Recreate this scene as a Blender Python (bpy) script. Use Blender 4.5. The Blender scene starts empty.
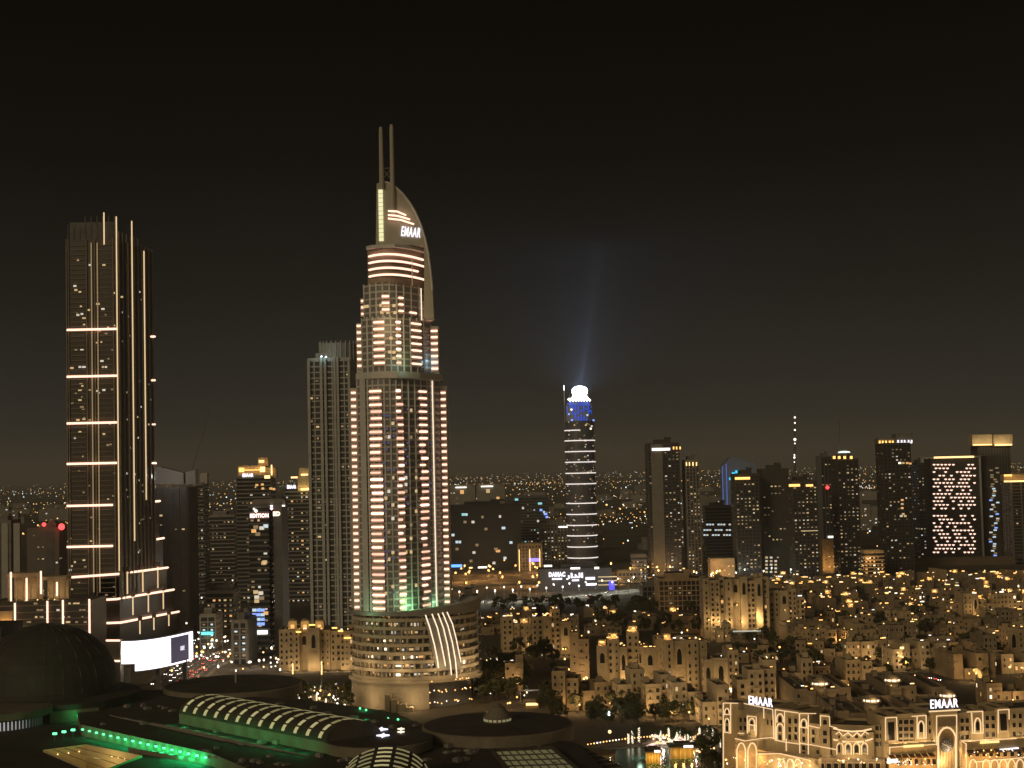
import bpy, bmesh, math, random
from mathutils import Vector, Matrix

# ---------------------------------------------------------------- camera, sky, light
R = math.radians
rnd = random.Random(11)
sc = bpy.context.scene
COL = sc.collection
FPX, HCAM = 1540.0, 125.0
PITCH, ROLL = math.atan(84 / FPX), R(1.3)
cF = Vector((0, math.cos(PITCH), math.sin(PITCH)))
cU0 = Vector((0, -math.sin(PITCH), math.cos(PITCH)))
cR0 = Vector((1, 0, 0))
cR = cR0 * math.cos(ROLL) - cU0 * math.sin(ROLL)
cU = cU0 * math.cos(ROLL) + cR0 * math.sin(ROLL)
cam = bpy.data.cameras.new('camera')
cam.sensor_width = 36
cam.lens = FPX / 1024 * 36
cam.clip_start, cam.clip_end = 1, 90000
camo = bpy.data.objects.new('camera', cam)
COL.objects.link(camo)
m3 = Matrix((cR, cU, -cF)).transposed()
camo.matrix_world = Matrix.Translation((0, 0, HCAM)) @ m3.to_4x4()
sc.camera = camo

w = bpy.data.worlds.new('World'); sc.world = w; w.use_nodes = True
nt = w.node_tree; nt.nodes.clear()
tc = nt.nodes.new('ShaderNodeTexCoord'); sx = nt.nodes.new('ShaderNodeSeparateXYZ')
rp = nt.nodes.new('ShaderNodeValToRGB'); bg = nt.nodes.new('ShaderNodeBackground')
ou = nt.nodes.new('ShaderNodeOutputWorld')
nt.links.new(tc.outputs['Generated'], sx.inputs[0]); nt.links.new(sx.outputs['Z'], rp.inputs[0])
# warm fill glow added to the unseen sky behind the camera, as from the city
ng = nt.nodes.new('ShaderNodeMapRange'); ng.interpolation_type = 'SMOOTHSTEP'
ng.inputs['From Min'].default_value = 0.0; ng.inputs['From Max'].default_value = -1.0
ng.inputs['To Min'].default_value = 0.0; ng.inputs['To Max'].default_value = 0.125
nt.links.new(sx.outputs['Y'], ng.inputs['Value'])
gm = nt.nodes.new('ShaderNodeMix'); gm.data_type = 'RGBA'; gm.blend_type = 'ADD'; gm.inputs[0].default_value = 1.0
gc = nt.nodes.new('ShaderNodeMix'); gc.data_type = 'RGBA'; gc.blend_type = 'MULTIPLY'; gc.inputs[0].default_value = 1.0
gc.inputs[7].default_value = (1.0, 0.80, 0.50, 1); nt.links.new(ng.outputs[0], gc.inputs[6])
pn = nt.nodes.new('ShaderNodeTexNoise'); pn.inputs['Scale'].default_value = 2.2; pn.inputs['Detail'].default_value = 3
nt.links.new(tc.outputs['Generated'], pn.inputs['Vector'])
pm = nt.nodes.new('ShaderNodeMapRange'); pm.inputs['To Min'].default_value = 0.55; pm.inputs['To Max'].default_value = 1.45; nt.links.new(pn.outputs['Fac'], pm.inputs['Value'])
pg = nt.nodes.new('ShaderNodeMix'); pg.data_type = 'RGBA'; pg.blend_type = 'MULTIPLY'; pg.inputs[0].default_value = 1.0
nt.links.new(rp.outputs[0], pg.inputs[6]); nt.links.new(pm.outputs[0], pg.inputs[7])
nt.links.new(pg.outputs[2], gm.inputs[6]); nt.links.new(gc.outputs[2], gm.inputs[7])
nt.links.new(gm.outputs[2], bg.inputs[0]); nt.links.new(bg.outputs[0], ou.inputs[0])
e = rp.color_ramp.elements
e[0].position = 0.0; e[0].color = (0.0236, 0.0226, 0.0192, 1)
e[1].position = 0.30; e[1].color = (0.0004, 0.0004, 0.0004, 1)
for p_, c_ in ((0.06, (0.0174, 0.0168, 0.0146, 1)), (0.12, (0.0086, 0.0081, 0.0070, 1)), (0.2, (0.0024, 0.0022, 0.0018, 1))):
    q_ = e.new(p_); q_.color = c_
bg.inputs[1].default_value = 1.0

sun = bpy.data.lights.new('city_glow', 'SUN')
sun.energy = 0.66; sun.angle = R(14); sun.color = (1.0, 0.77, 0.46)
suno = bpy.data.objects.new('city_glow', sun); COL.objects.link(suno)
suno.rotation_euler = Vector((0.62, 1.0, -0.36)).to_track_quat('-Z', 'Y').to_euler()

sc.view_settings.view_transform = 'Standard'; sc.view_settings.look = 'None'
sc.view_settings.exposure = 0.0; sc.view_settings.gamma = 1.0
cy = sc.cycles
cy.use_denoising = True; cy.denoiser = 'OPENIMAGEDENOISE'
cy.max_bounces = 5; cy.diffuse_bounces = 2; cy.glossy_bounces = 2; cy.transmission_bounces = 2
cy.volume_bounces = 0; cy.transparent_max_bounces = 6
cy.sample_clamp_indirect = 0.6; cy.sample_clamp_direct = 0.0
cy.caustics_reflective = False; cy.caustics_refractive = False
cy.use_light_tree = True

# ---------------------------------------------------------------- where a pixel of the photo lies in the world
def ray(px, py):
    return (cF * FPX + cR * (px - 512) - cU * (py - 384)).normalized()
def at(px, py, Y):
    d = ray(px, py); t = Y / d.y
    return Vector((d.x * t, Y, HCAM + d.z * t))
def gnd(px, py, z=0.0):
    d = ray(px, py); t = (z - HCAM) / d.z
    return Vector((d.x * t, d.y * t, z))
def proj(p):
    v = Vector(p) - Vector((0, 0, HCAM)); f = v.dot(cF)
    return 512 + FPX * v.dot(cR) / f, 384 - FPX * v.dot(cU) / f

# ---------------------------------------------------------------- materials
MATS = {}
def mat(name, col, rough=0.8, metal=0.0, var=0.25, scale=0.15, spec=0.3, trans=0.0):
    if name in MATS: return MATS[name]
    m = bpy.data.materials.new(name); m.use_nodes = True
    n = m.node_tree; b = n.nodes['Principled BSDF']
    b.inputs['Roughness'].default_value = rough; b.inputs['Metallic'].default_value = metal
    b.inputs['Specular IOR Level'].default_value = spec
    if var > 0:
        t = n.nodes.new('ShaderNodeTexCoord'); no = n.nodes.new('ShaderNodeTexNoise')
        no.inputs['Scale'].default_value = scale; no.inputs['Detail'].default_value = 6
        no.inputs['Roughness'].default_value = 0.65
        cr = n.nodes.new('ShaderNodeValToRGB')
        cr.color_ramp.elements[0].position = 0.3; cr.color_ramp.elements[1].position = 0.7
        cr.color_ramp.elements[0].color = tuple(c * (1 - var) for c in col) + (1,)
        cr.color_ramp.elements[1].color = tuple(min(1, c * (1 + var)) for c in col) + (1,)
        n.links.new(t.outputs['Object'], no.inputs['Vector']); n.links.new(no.outputs['Fac'], cr.inputs[0])
        n.links.new(cr.outputs[0], b.inputs['Base Color'])
    else:
        b.inputs['Base Color'].default_value = tuple(col) + (1,)
    MATS[name] = m
    return m
def emi(name, col, strength, sampled=False):
    if name in MATS: return MATS[name]
    m = bpy.data.materials.new(name); m.use_nodes = True
    n = m.node_tree; b = n.nodes['Principled BSDF']
    b.inputs['Base Color'].default_value = tuple(0.3 * c for c in col) + (1,)
    b.inputs['Emission Color'].default_value = tuple(col) + (1,)
    b.inputs['Emission Strength'].default_value = strength
    if not sampled:
        try: m.cycles.emission_sampling = 'NONE'
        except Exception: pass
    MATS[name] = m
    return m

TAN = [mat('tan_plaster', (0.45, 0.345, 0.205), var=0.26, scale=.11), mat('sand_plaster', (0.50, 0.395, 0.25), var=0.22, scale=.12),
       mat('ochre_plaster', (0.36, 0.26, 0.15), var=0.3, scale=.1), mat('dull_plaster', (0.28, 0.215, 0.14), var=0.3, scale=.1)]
ROOFM = mat('roof_screed', (0.12, 0.10, 0.075), 0.9, var=0.35, scale=0.25)
ROOFD = mat('dark_roof', (0.07, 0.06, 0.048), 0.85, var=0.35, scale=0.12)
DGLASS = mat('dark_glass', (0.022, 0.022, 0.024), 0.25, var=0.0, spec=0.5)
PGLASS = mat('window_glass', (0.02, 0.018, 0.015), 0.3, var=0.0)
CONC = mat('concrete', (0.42, 0.42, 0.39), 0.85, var=0.15)
GREYC = mat('grey_concrete', (0.26, 0.24, 0.21), 0.85, var=0.2)
DARKC = mat('dark_cladding', (0.115, 0.112, 0.105), 0.6, var=0.25)
DARKB = mat('dark_brown_cladding', (0.20, 0.185, 0.16), 0.6, var=0.25)
METAL = mat('grey_metal', (0.30, 0.29, 0.27), 0.5, 0.3, var=0.1)
LAMP_A = emi('amber_lamp', (1.0, 0.50, 0.13), 2.6)
LAMP_W = emi('white_lamp', (1.0, 0.92, 0.80), 2.2)
LAMP_Y = emi('warm_lamp', (1.0, 0.62, 0.24), 2.5)
LAMP_C = emi('cool_lamp', (0.75, 0.95, 1.0), 4.0)
LAMP_R = emi('red_lamp', (1.0, 0.05, 0.05), 4.0)
BAR = emi('pink_white_light', (1.0, 0.60, 0.43), 2.1, True)
BARS = [BAR, emi('pink_white_light_bright', (1.0, 0.62, 0.46), 2.9, True), emi('pink_light_soft', (1.0, 0.56, 0.40), 1.35, True)]
BARW = emi('cream_light', (1.0, 0.78, 0.54), 1.35, True)
LINE = emi('cream_line_light', (1.0, 0.70, 0.38), 0.95, True)
SIGNW = emi('white_sign_light', (0.95, 0.90, 1.0), 1.7)
WINM = {
    'warm': emi('window_warm', (1.0, 0.70, 0.34), 0.62), 'amber': emi('window_amber', (1.0, 0.52, 0.18), 0.9),
    'white': emi('window_white', (1.0, 0.90, 0.74), 0.7), 'dim': emi('window_dim', (1.0, 0.72, 0.40), 0.20), 'faint': emi('window_faint', (1.0, 0.78, 0.5), 0.08),
    'cool': emi('window_cool', (0.72, 0.9, 1.0), 0.85), 'cyan': emi('window_cyan', (0.35, 0.85, 0.9), 0.9),
    'blue': emi('window_blue', (0.25, 0.40, 1.0), 1.4), 'violet': emi('window_violet', (0.42, 0.38, 0.80), 0.13), 'hot': emi('window_bright', (1.0, 0.82, 0.56), 2.2),
}

# ---------------------------------------------------------------- mesh building
class MB:
    def __init__(s): s.v = []; s.f = []; s.m = []
    def face(s, pts, mi=0):
        i = len(s.v); s.v += [tuple(p) for p in pts]; s.f.append(tuple(range(i, i + len(pts)))); s.m.append(mi)
    def prism(s, poly, z0, z1, mi=0, top=None, bottom=True):
        n = len(poly); i = len(s.v)
        za = z0 if callable(z0) else (lambda p: z0); zb = z1 if callable(z1) else (lambda p: z1)
        s.v += [(p[0], p[1], za(p)) for p in poly] + [(p[0], p[1], zb(p)) for p in poly]
        for k in range(n):
            k2 = (k + 1) % n
            s.f.append((i + k, i + k2, i + n + k2, i + n + k)); s.m.append(mi)
        s.f.append(tuple(i + n + k for k in range(n))); s.m.append(mi if top is None else top)
        if bottom: s.f.append(tuple(i + n - 1 - k for k in range(n))); s.m.append(mi)
    def box(s, cx, cy, z0, sx, sy, sz, mi=0, rz=0.0, top=None):
        c, n = math.cos(rz), math.sin(rz)
        pts = [(cx + a * c - b * n, cy + a * n + b * c) for a, b in ((-sx / 2, -sy / 2), (sx / 2, -sy / 2), (sx / 2, sy / 2), (-sx / 2, sy / 2))]
        s.prism(pts, z0, z0 + sz, mi, top)
    def tube(s, pts, r, mi=0, n=5, r1=None, cap=True):
        pts = [Vector(p) for p in pts]; i = len(s.v); k = len(pts)
        for j, p in enumerate(pts):
            d = (pts[min(j + 1, k - 1)] - pts[max(j - 1, 0)]).normalized()
            a = d.cross(Vector((0, 0, 1)))
            if a.length < 1e-3: a = d.cross(Vector((0, 1, 0)))
            a.normalize(); b = d.cross(a)
            rr = r if r1 is None else r + (r1 - r) * j / (k - 1)
            for q in range(n):
                t = 2 * math.pi * q / n
                s.v.append(tuple(p + a * (rr * math.cos(t)) + b * (rr * math.sin(t))))
        for j in range(k - 1):
            for q in range(n):
                q2 = (q + 1) % n
                s.f.append((i + j * n + q, i + j * n + q2, i + (j + 1) * n + q2, i + (j + 1) * n + q)); s.m.append(mi)
        if cap:
            s.f.append(tuple(i + q for q in range(n - 1, -1, -1))); s.m.append(mi)
            s.f.append(tuple(i + (k - 1) * n + q for q in range(n))); s.m.append(mi)
    def lathe(s, prof, n=24, mi=0, cx=0, cy=0, sx=1.0, sy=1.0, caps=True):
        i = len(s.v); k = len(prof)
        for (r, z) in prof:
            for q in range(n):
                t = 2 * math.pi * q / n
                s.v.append((cx + r * sx * math.cos(t), cy + r * sy * math.sin(t), z))
        for j in range(k - 1):
            for q in range(n):
                q2 = (q + 1) % n
                s.f.append((i + j * n + q, i + j * n + q2, i + (j + 1) * n + q2, i + (j + 1) * n + q)); s.m.append(mi)
        if not caps: return
        s.f.append(tuple(i + q for q in range(n - 1, -1, -1))); s.m.append(mi)
        s.f.append(tuple(i + (k - 1) * n + q for q in range(n))); s.m.append(mi)
    def ball(s, c, r, mi=0):
        i = len(s.v); x, y, z = c
        s.v += [(x + r, y, z), (x, y + r, z), (x - r, y, z), (x, y - r, z), (x, y, z + r), (x, y, z - r)]
        for q in range(4):
            s.f.append((i + q, i + (q + 1) % 4, i + 4)); s.f.append((i + (q + 1) % 4, i + q, i + 5)); s.m += [mi, mi]
    def ball2(s, c, r, mi=0, n=8):
        pr = [(r * math.sin(math.pi * (k + .3) / 5.6), c[2] - r * math.cos(math.pi * (k + .3) / 5.6)) for k in range(6)]
        s.lathe(pr, n, mi, c[0], c[1])
    def strip(s, pts, w, depth, mi=0):
        """a flat light strip or frame bar run along pts in the local XZ plane, WIDTH w, standing DEPTH proud towards -Y."""
        pts = [Vector(p) for p in pts]
        for a, b in zip(pts, pts[1:]):
            d = (b - a); L = d.length
            if L < 1e-4: continue
            d /= L; n = Vector((-d.z, 0, d.x)) * (w / 2); e_ = d * (w / 2 * .98)
            q = [a - e_ - n, b + e_ - n, b + e_ + n, a - e_ + n]
            i = len(s.v); s.v += [tuple(p) for p in q] + [(p.x, p.y - depth, p.z) for p in q]
            for k in range(4):
                k2 = (k + 1) % 4
                s.f.append((i + k, i + k2, i + 4 + k2, i + 4 + k)); s.m.append(mi)
            s.f.append((i + 4, i + 5, i + 6, i + 7)); s.m.append(mi)
            s.f.append((i + 3, i + 2, i + 1, i)); s.m.append(mi)
    def mesh(s, name, mats):
        me = bpy.data.meshes.new(name); me.from_pydata(s.v, [], s.f)
        for m_ in mats: me.materials.append(m_)
        me.polygons.foreach_set('material_index', s.m)
        bm = bmesh.new(); bm.from_mesh(me); bmesh.ops.recalc_face_normals(bm, faces=bm.faces); bm.to_mesh(me); bm.free()
        me.update()
        return me
    def build(s, name, mats, parent=None):
        if not isinstance(mats, (list, tuple)): mats = [mats]
        return link(name, s.mesh(name, mats), parent)
def link(name, me, parent=None):
    o = bpy.data.objects.new(name, me); COL.objects.link(o)
    if parent is not None: o.parent = parent
    return o
LONG = []
def tag(o, label, cat, group=None):
    if len(label.split()) > 16: LONG.append(label)
    o['label'] = label; o['category'] = cat
    if group: o['group'] = group
    return o
def thing(name, label, cat, loc=(0, 0, 0), rz=0.0, group=None):
    o = bpy.data.objects.new(name, None); COL.objects.link(o)
    o.empty_display_size = 2; o.location = loc; o.rotation_euler = (0, 0, rz)
    return tag(o, label, cat, group)
def structure(o, kind='structure'):
    o['kind'] = kind; return o
def lamp_light(p, watts, col, parent=None, r=0.6, kind='POINT', spot=None, aim=None):
    l = bpy.data.lights.new('glow', kind); l.energy = watts; l.color = col
    l.shadow_soft_size = r
    o = bpy.data.objects.new('glow', l); COL.objects.link(o); o.location = p
    if spot: l.spot_size = R(spot); l.spot_blend = 1.0
    if aim is not None: o.rotation_euler = Vector(aim).to_track_quat('-Z', 'Y').to_euler()
    if parent is not None: o.parent = parent
    return o
AMB = (1.0, 0.55, 0.2); WRM = (1.0, 0.70, 0.38); WHT = (1.0, 0.93, 0.85); GRN = (0.01, 1.0, 0.27)

# shared window meshes, one unit wide and high, facing -Y
def win_mesh(name, glass, frame, arch=False, fw=0.1):
    b = MB(); D = 0.22
    if not arch:
        b.box(-0.5 + fw / 2, -D / 2, -0.5, fw, D, 1, 0); b.box(0.5 - fw / 2, -D / 2, -0.5, fw, D, 1, 0)
        b.box(0, -D / 2, -0.5, 1 - 2 * fw, D, fw, 0); b.box(0, -D / 2, 0.5 - fw, 1 - 2 * fw, D, fw, 0)
        b.box(0, -0.05, -0.5 + fw, 1 - 2 * fw, 0.06, 1 - 2 * fw, 1)
    else:
        out = [(-.5, -.5), (.5, -.5), (.5, .12)] + [(.5 * math.cos(t), .12 + .38 * math.sin(t)) for t in (0.4, 0.8, 1.2)] + [(0, .5)] + [(-.5 * math.cos(t), .12 + .38 * math.sin(t)) for t in (1.2, .8, .4)] + [(-.5, .12)]
        inn = [(x * .78, (z - .02) * .8) for x, z in out]
        n = len(out); i = 0
        b.v += [(x, -D, z) for x, z in out] + [(x, -D, z) for x, z in inn] + [(x, -.05, z) for x, z in inn] + [(x, 0, z) for x, z in out]
        for k in range(n):
            k2 = (k + 1) % n
            b.f += [(k, k2, n + k2, n + k), (n + k, n + k2, 2 * n + k2, 2 * n + k), (k2, k, 3 * n + k, 3 * n + k2)]; b.m += [0, 0, 0]
        b.f.append(tuple(range(2 * n, 3 * n))); b.m.append(1)
    return b.mesh(name, [frame, glass])
WM = {'dark': win_mesh('window', PGLASS, TAN[1]), 'arch': win_mesh('window', PGLASS, TAN[1], True),
      'archlit': win_mesh('window', WINM['warm'], TAN[1], True)}
for k_, m_ in WINM.items(): WM[k_] = win_mesh('window', m_, DARKC, fw=0.04)
def window(parent, kind, x, y, z, w_, h_, rz=0.0, name='window'):
    o = bpy.data.objects.new(name, WM[kind]); COL.objects.link(o); o.parent = parent
    o.location = (x, y, z); o.rotation_euler = (0, 0, rz); o.scale = (w_, 1, h_)
    return o
def text(parent, s, size, loc, rz, mats, name='lettering', tilt=0.0, ext=0.15, bold=0.02):
    c = bpy.data.curves.new(name, 'FONT'); c.body = s; c.size = size; c.align_x = 'CENTER'; c.align_y = 'CENTER'
    c.extrude = ext; c.offset = bold * size; c.resolution_u = 3; c.space_character = 1.12
    c.materials.append(mats)
    o = bpy.data.objects.new(name, c); COL.objects.link(o)
    if parent is not None: o.parent = parent
    o.location = loc
    bpy.context.view_layer.update()
    me = bpy.data.meshes.new_from_object(o.evaluated_get(bpy.context.evaluated_depsgraph_get()))
    bpy.data.objects.remove(o); bpy.data.curves.remove(c)
    o = bpy.data.objects.new(name, me); COL.objects.link(o)
    if parent is not None: o.parent = parent
    o.location = loc
    o.rotation_euler = (Matrix.Rotation(rz, 3, 'Z') @ Matrix.Rotation(R(90), 3, 'X') @ Matrix.Rotation(tilt, 3, 'Z')).to_euler()
    return o

# ---------------------------------------------------------------- ground, roads, water
b = MB(); b.face([(-24000, -300, 0), (24000, -300, 0), (24000, 38000, 0), (-24000, 38000, 0)])
structure(b.build('ground', mat('ground_sand_and_asphalt', (0.12, 0.098, 0.066), 0.95, var=0.5, scale=0.006)))
ASPH = mat('asphalt', (0.05, 0.048, 0.045), 0.8, var=0.25, scale=0.05)
PAVE = mat('paving', (0.20, 0.17, 0.13), 0.8, var=0.25, scale=0.1)
PAINT = mat('road_paint', (0.7, 0.68, 0.62), 0.6, var=0.1)
def road(name, pts, width, z=0.012, lanes=3, kerb=True):
    pts = [Vector((p[0], p[1], 0)) for p in pts]; n = len(pts)
    b = MB(); nor = []
    for j in range(n):
        d = (pts[min(j + 1, n - 1)] - pts[max(j - 1, 0)]).normalized(); nor.append(Vector((-d.y, d.x, 0)))
    def off(j, o_, zz): p = pts[j] + nor[j] * o_; return (p.x, p.y, zz)
    for j in range(n - 1):
        b.face([off(j, -width / 2, z), off(j + 1, -width / 2, z), off(j + 1, width / 2, z), off(j, width / 2, z)], 0)
        if kerb:
            for s_ in (-1, 1):
                a0, a1 = s_ * width / 2, s_ * (width / 2 + 3)
                lo, hi = min(a0, a1), max(a0, a1)
                P = [off(j, lo, 0), off(j + 1, lo, 0), off(j + 1, hi, 0), off(j, hi, 0)]
                Q = [(p[0], p[1], 0.14) for p in P]
                b.face(Q, 2)
                for k in range(4): b.face([P[k], P[(k + 1) % 4], Q[(k + 1) % 4], Q[k]], 2)
        L = (pts[j + 1] - pts[j]).length; k_ = int(L / 12)
        for li in range(1, lanes):
            o_ = -width / 2 + width * li / lanes
            for q in range(k_):
                t0, t1 = q / k_, (q + .5) / k_
                A, B = Vector(off(j, o_, z + .006)), Vector(off(j + 1, o_, z + .006))
                p0, p1 = A.lerp(B, t0), A.lerp(B, t1); nn = nor[j] * .12
                b.face([p0 - nn, p1 - nn, p1 + nn, p0 + nn], 1)
    return structure(b.build(name, [mat('road_concrete', (.34, .33, .29), .7, var=.2, scale=.05) if name == 'highway' else ASPH, PAINT, PAVE]))
# ---------------------------------------------------------------- generic high-rise
def seen_faces(x, y, rz, w_, d_):
    out = []
    for k, (nx, ny, L, D) in enumerate(((0, -1, w_, d_ / 2), (1, 0, d_, w_ / 2), (-1, 0, d_, w_ / 2))):
        gx = nx * math.cos(rz) - ny * math.sin(rz); gy = nx * math.sin(rz) + ny * math.cos(rz)
        cx, cy = x + gx * D, y + gy * D
        r = math.hypot(cx, cy); f = -(gx * cx + gy * cy) / r
        if f > 0.06: out.append((k, (0, math.pi / 2, -math.pi / 2)[k], L, D, f))
    return out
def face_pt(k, u, D, out=0.0):
    if k == 0: return (u, -D - out)
    if k == 1: return (D + out, u)
    return (-D - out, -u)
def tower(name, label, xl, xr, ytop, Y, cat='tower', d=30, rot=0.0, style='ribs', wall=GREYC, glass=DGLASS, lit=30, pal='warm warm white dim',
          fh=3.8, bay=4.0, seed=1, setback=0, ylow=None, group=None, roofbits=True, litcols=None, zlo=0.0):
    rr = random.Random(seed); rz = R(rot)
    ym = min(575, max(ytop + 20, 520)) if ylow is None else ylow
    if abs(rot) < 1:   # the side wall seen in perspective belongs to the measured width
        if xl > 512: xl = 512 + (xl - 512) * (Y + d) / Y
        if xr < 512: xr = 512 + (xr - 512) * (Y + d) / Y
    p0, p1 = at(xl, ym, Y), at(xr, ym, Y)
    W = (p1.x - p0.x)
    w_ = max(6, (W - d * abs(math.sin(rz))) / math.cos(rz))
    h = at((xl + xr) / 2, ytop, Y).z
    cx = (p0.x + p1.x) / 2
    cyy = Y + d / 2 * math.cos(rz)
    t = thing(name, label, cat, (cx, cyy, 0), rz, group)
    b = MB(); nfl = max(2, int(h / fh)); fh = h / nfl
    b.box(0, 0, zlo, w_, d, h - zlo, 0 if style == 'plain' else 1, top=2)
    nb = max(2, int(w_ / bay)); ns = max(2, int(d / bay))
    if style in ('ribs', 'grid', 'fins'):
        rw = {'ribs': 1.3, 'grid': .8, 'fins': .7}[style]; rp_ = {'ribs': .7, 'grid': .45, 'fins': 1.1}[style]
        for q in range(nb + 1):
            u = -w_ / 2 + rw / 2 + (w_ - rw) * q / nb; b.box(u, -d / 2 - rp_ / 2 + .01, zlo, rw, rp_ + .02, h + .6 - zlo, 0)
        for q in range(ns + 1):
            u = -d / 2 + rw / 2 + (d - rw) * q / ns
            for s_ in (-1, 1): b.box(s_ * (w_ / 2 + rp_ / 2 - .01), u, zlo, rp_ + .02, rw - .01, h + .55 - zlo, 0)
    if style in ('grid', 'slabs', 'balcony', 'ribs'):
        o_ = {'grid': .3, 'slabs': .5, 'balcony': 1.3, 'ribs': .25}[style]; th = {'grid': .9, 'slabs': 1.3, 'balcony': 1.0, 'ribs': .8}[style]
        for q in range(1, nfl + 1):
            b.box(0, 0, q * fh - th, w_ + 2 * o_, d + 2 * o_, th - (.05 if q == nfl else 0), 0)
    if style == 'balcony':
        for u in (-w_ / 2, -w_ / 6, w_ / 6, w_ / 2): b.box(u, -d / 2 - .7, zlo, .8, 1.5, h - zlo, 0)
    # parapet and plant room
    for (x, y, sx_, sy_) in ((0, -d / 2 + .3, w_, .5), (0, d / 2 - .3, w_, .5), (-w_ / 2 + .3, 0, .5, d - 1.2), (w_ / 2 - .3, 0, .5, d - 1.2)):
        b.box(x, y, h + .01, sx_, sy_, 1.6, 0)
    b.build('wall', [wall, glass, ROOFD], t)
    if roofbits:
        b = MB(); b.box(rr.uniform(-.1, .1) * w_, 0, h + .02, w_ * .5, d * .5, 5.5, 0, top=1); b.box(w_ * .18, -d * .1, h + 5.53, w_ * .2, d * .2, 2.5, 0)
        b.build('plant_room', [wall, ROOFD], t)
    fcs = seen_faces(cx, cyy, rz, w_, d); pal = pal.split()
    pal = [q for q in pal for _ in range(2)] + ['faint', 'dim', 'faint'] * (len(pal) // 2); lit = int(lit * 1.5)
    n = 0; used = set(); tries = 0
    while n < lit and tries < lit * 6:
        tries += 1
        k, rzf, L, D, f = rr.choices(fcs, [q[2] * max(q[4], .05) for q in fcs])[0]
        m_ = nb if k == 0 else ns
        fl = rr.randrange(0, nfl - 1); bc = rr.randrange(m_)
        for run in range(rr.choice((1, 1, 1, 2, 3))):
            if bc + run >= m_ or (k, fl, bc + run) in used or n >= lit: break
            used.add((k, fl, bc + run))
            u = -L / 2 + L * (bc + run + .5) / m_
            px, py = face_pt(k, u, D, 0.02)
            window(t, rr.choice(pal), px, py, fl * fh + fh * .42, min(2.4, L / m_ * .58) * rr.uniform(.6, 1.1), fh * rr.uniform(.28, .42), rzf, 'lit_window'); n += 1
    return t, w_, d, h
def roof_sign(t, s, size, x, y, z, rz=0, m_=None):
    return text(t, s, size, (x, y, z), rz, m_ or SIGNW, 'sign_lettering', bold=.03)

# ---------------------------------------------------------------- the tall hotel
HY = 835.0
h0 = gnd(410, 690, 0); HX = at(402, 612, HY).x
def hl(px, py, yl=-16.0):
    p = at(px, py, HY + yl); return Vector((p.x - HX, yl, p.z))
hotel = thing('hotel_tower', 'tall stepped hotel tower with pinkish lit balconies, a curved sail top and twin spires', 'hotel', (HX, HY, 0))
HWALL = mat('hotel_stone', (0.60, 0.585, 0.545), 0.8, var=0.12)
HGLS = mat('hotel_glass', (0.23, 0.225, 0.225), 0.3, var=0.0)
PINKW = mat('glow_pink_plaster', (0.72, 0.55, 0.48), 0.8, var=0.1)  # pink glow between the light bars is put into this colour
def hlc(px, py, yfun):
    y = -16.0
    for _ in range(4): x = hl(px, py, y).x; y = yfun(x)
    return x
def section(name, pxl, pxr, pyr, ztop, zbot, bow, fl, nb, yl0=-17, back=14, wings=None, pierw=0.8):
    xl_, xr_ = hl(pxl, pyr, yl0 + bow * .52).x, hl(pxr, pyr, yl0 + bow * 1.64).x
    mid, half = (xl_ + xr_) / 2, (xr_ - xl_) / 2
    yf = lambda x: yl0 + bow * ((x - mid) / half + .28) ** 2
    N = 14; xs = [xl_ + (xr_ - xl_) * k / N for k in range(N + 1)]
    b = MB(); b.prism([(x, yf(x)) for x in xs] + [(xr_, back), (xl_, back)], zbot, ztop, 1, 2)
    def band(x0, x1, za, zb, o_, mi, inn=.2, k_=4):
        q = [x0 + (x1 - x0) * k / k_ for k in range(k_ + 1)]
        b.prism([(x, yf(x) - o_) for x in q] + [(x, yf(x) + inn) for x in reversed(q)], za, zb, mi)
    nfl = int(round((ztop - zbot) / fl)); f = (ztop - zbot) / nfl
    for k in range(nfl + 1): band(xl_, xr_, zbot + k * f - .5, zbot + k * f + .45, .18, 0, k_=10)
    for k in range(nb + 1):
        x = xl_ + (xr_ - xl_) * k / nb; b.box(x, yf(x) + .1, zbot, pierw, 1.0, ztop - zbot + 1.2, 0)
    for s_, x in ((-1, xl_), (1, xr_)):
        for k in range(5):
            y = yf(x) + (back - yf(x)) * (k + .5) / 5; b.box(x + s_ * .15, y, zbot, .6, 1.6, ztop - zbot, 0)
        for k in range(nfl + 1): b.box(x + s_ * .1, (yf(x) + back) / 2, zbot + k * f - .45, .5, back - yf(x) - .3, .8, 0)
    return b, yf, band, f, nfl, xl_, xr_
zA0, zA1 = hl(400, 613).z, hl(400, 378).z
zB1 = hl(395, 318).z
b, yf, band, f, nfl, xl_, xr_ = section('wall', 358.5, 441.5, 480, zA1, zA0, 21, 3.61, 14, back=32)
b.build('main_wall', [HWALL, HGLS, ROOFM], hotel)
rr = random.Random(5); lights = []
cols = [(371, 383), (398, 404.5), (420.8, 428.3)]
def lit_bar(pts, r=.5, nm='balcony_light'):
    b = MB(); b.tube(pts, r, 0, 4); return b
bars = []
for fl_ in range(33):
    z = hl(400, 608 - fl_ * 6.79).z
    for ci, (pa, pb) in enumerate(cols):
        xa, xb = hlc(pa, 480, yf), hlc(pb, 480, yf)
        q = [(xa + (xb - xa) * k / 3) for k in range(4)]
        bb = MB(); bb.prism([(x, yf(x) - 1.0) for x in q] + [(x, yf(x) - .19) for x in reversed(q)], z - 1.5, z + 1.3, 0)
        xa += rr.choice((0, 0, 0, .8)); xb -= rr.choice((0, 0, 0, 1.2)); q = [(xa + (xb - xa) * k / 3) for k in range(4)]
        bars.append((2 - abs(1 - ci), [(x, yf(x) - 1.35, z) for x in q], bb))
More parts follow.
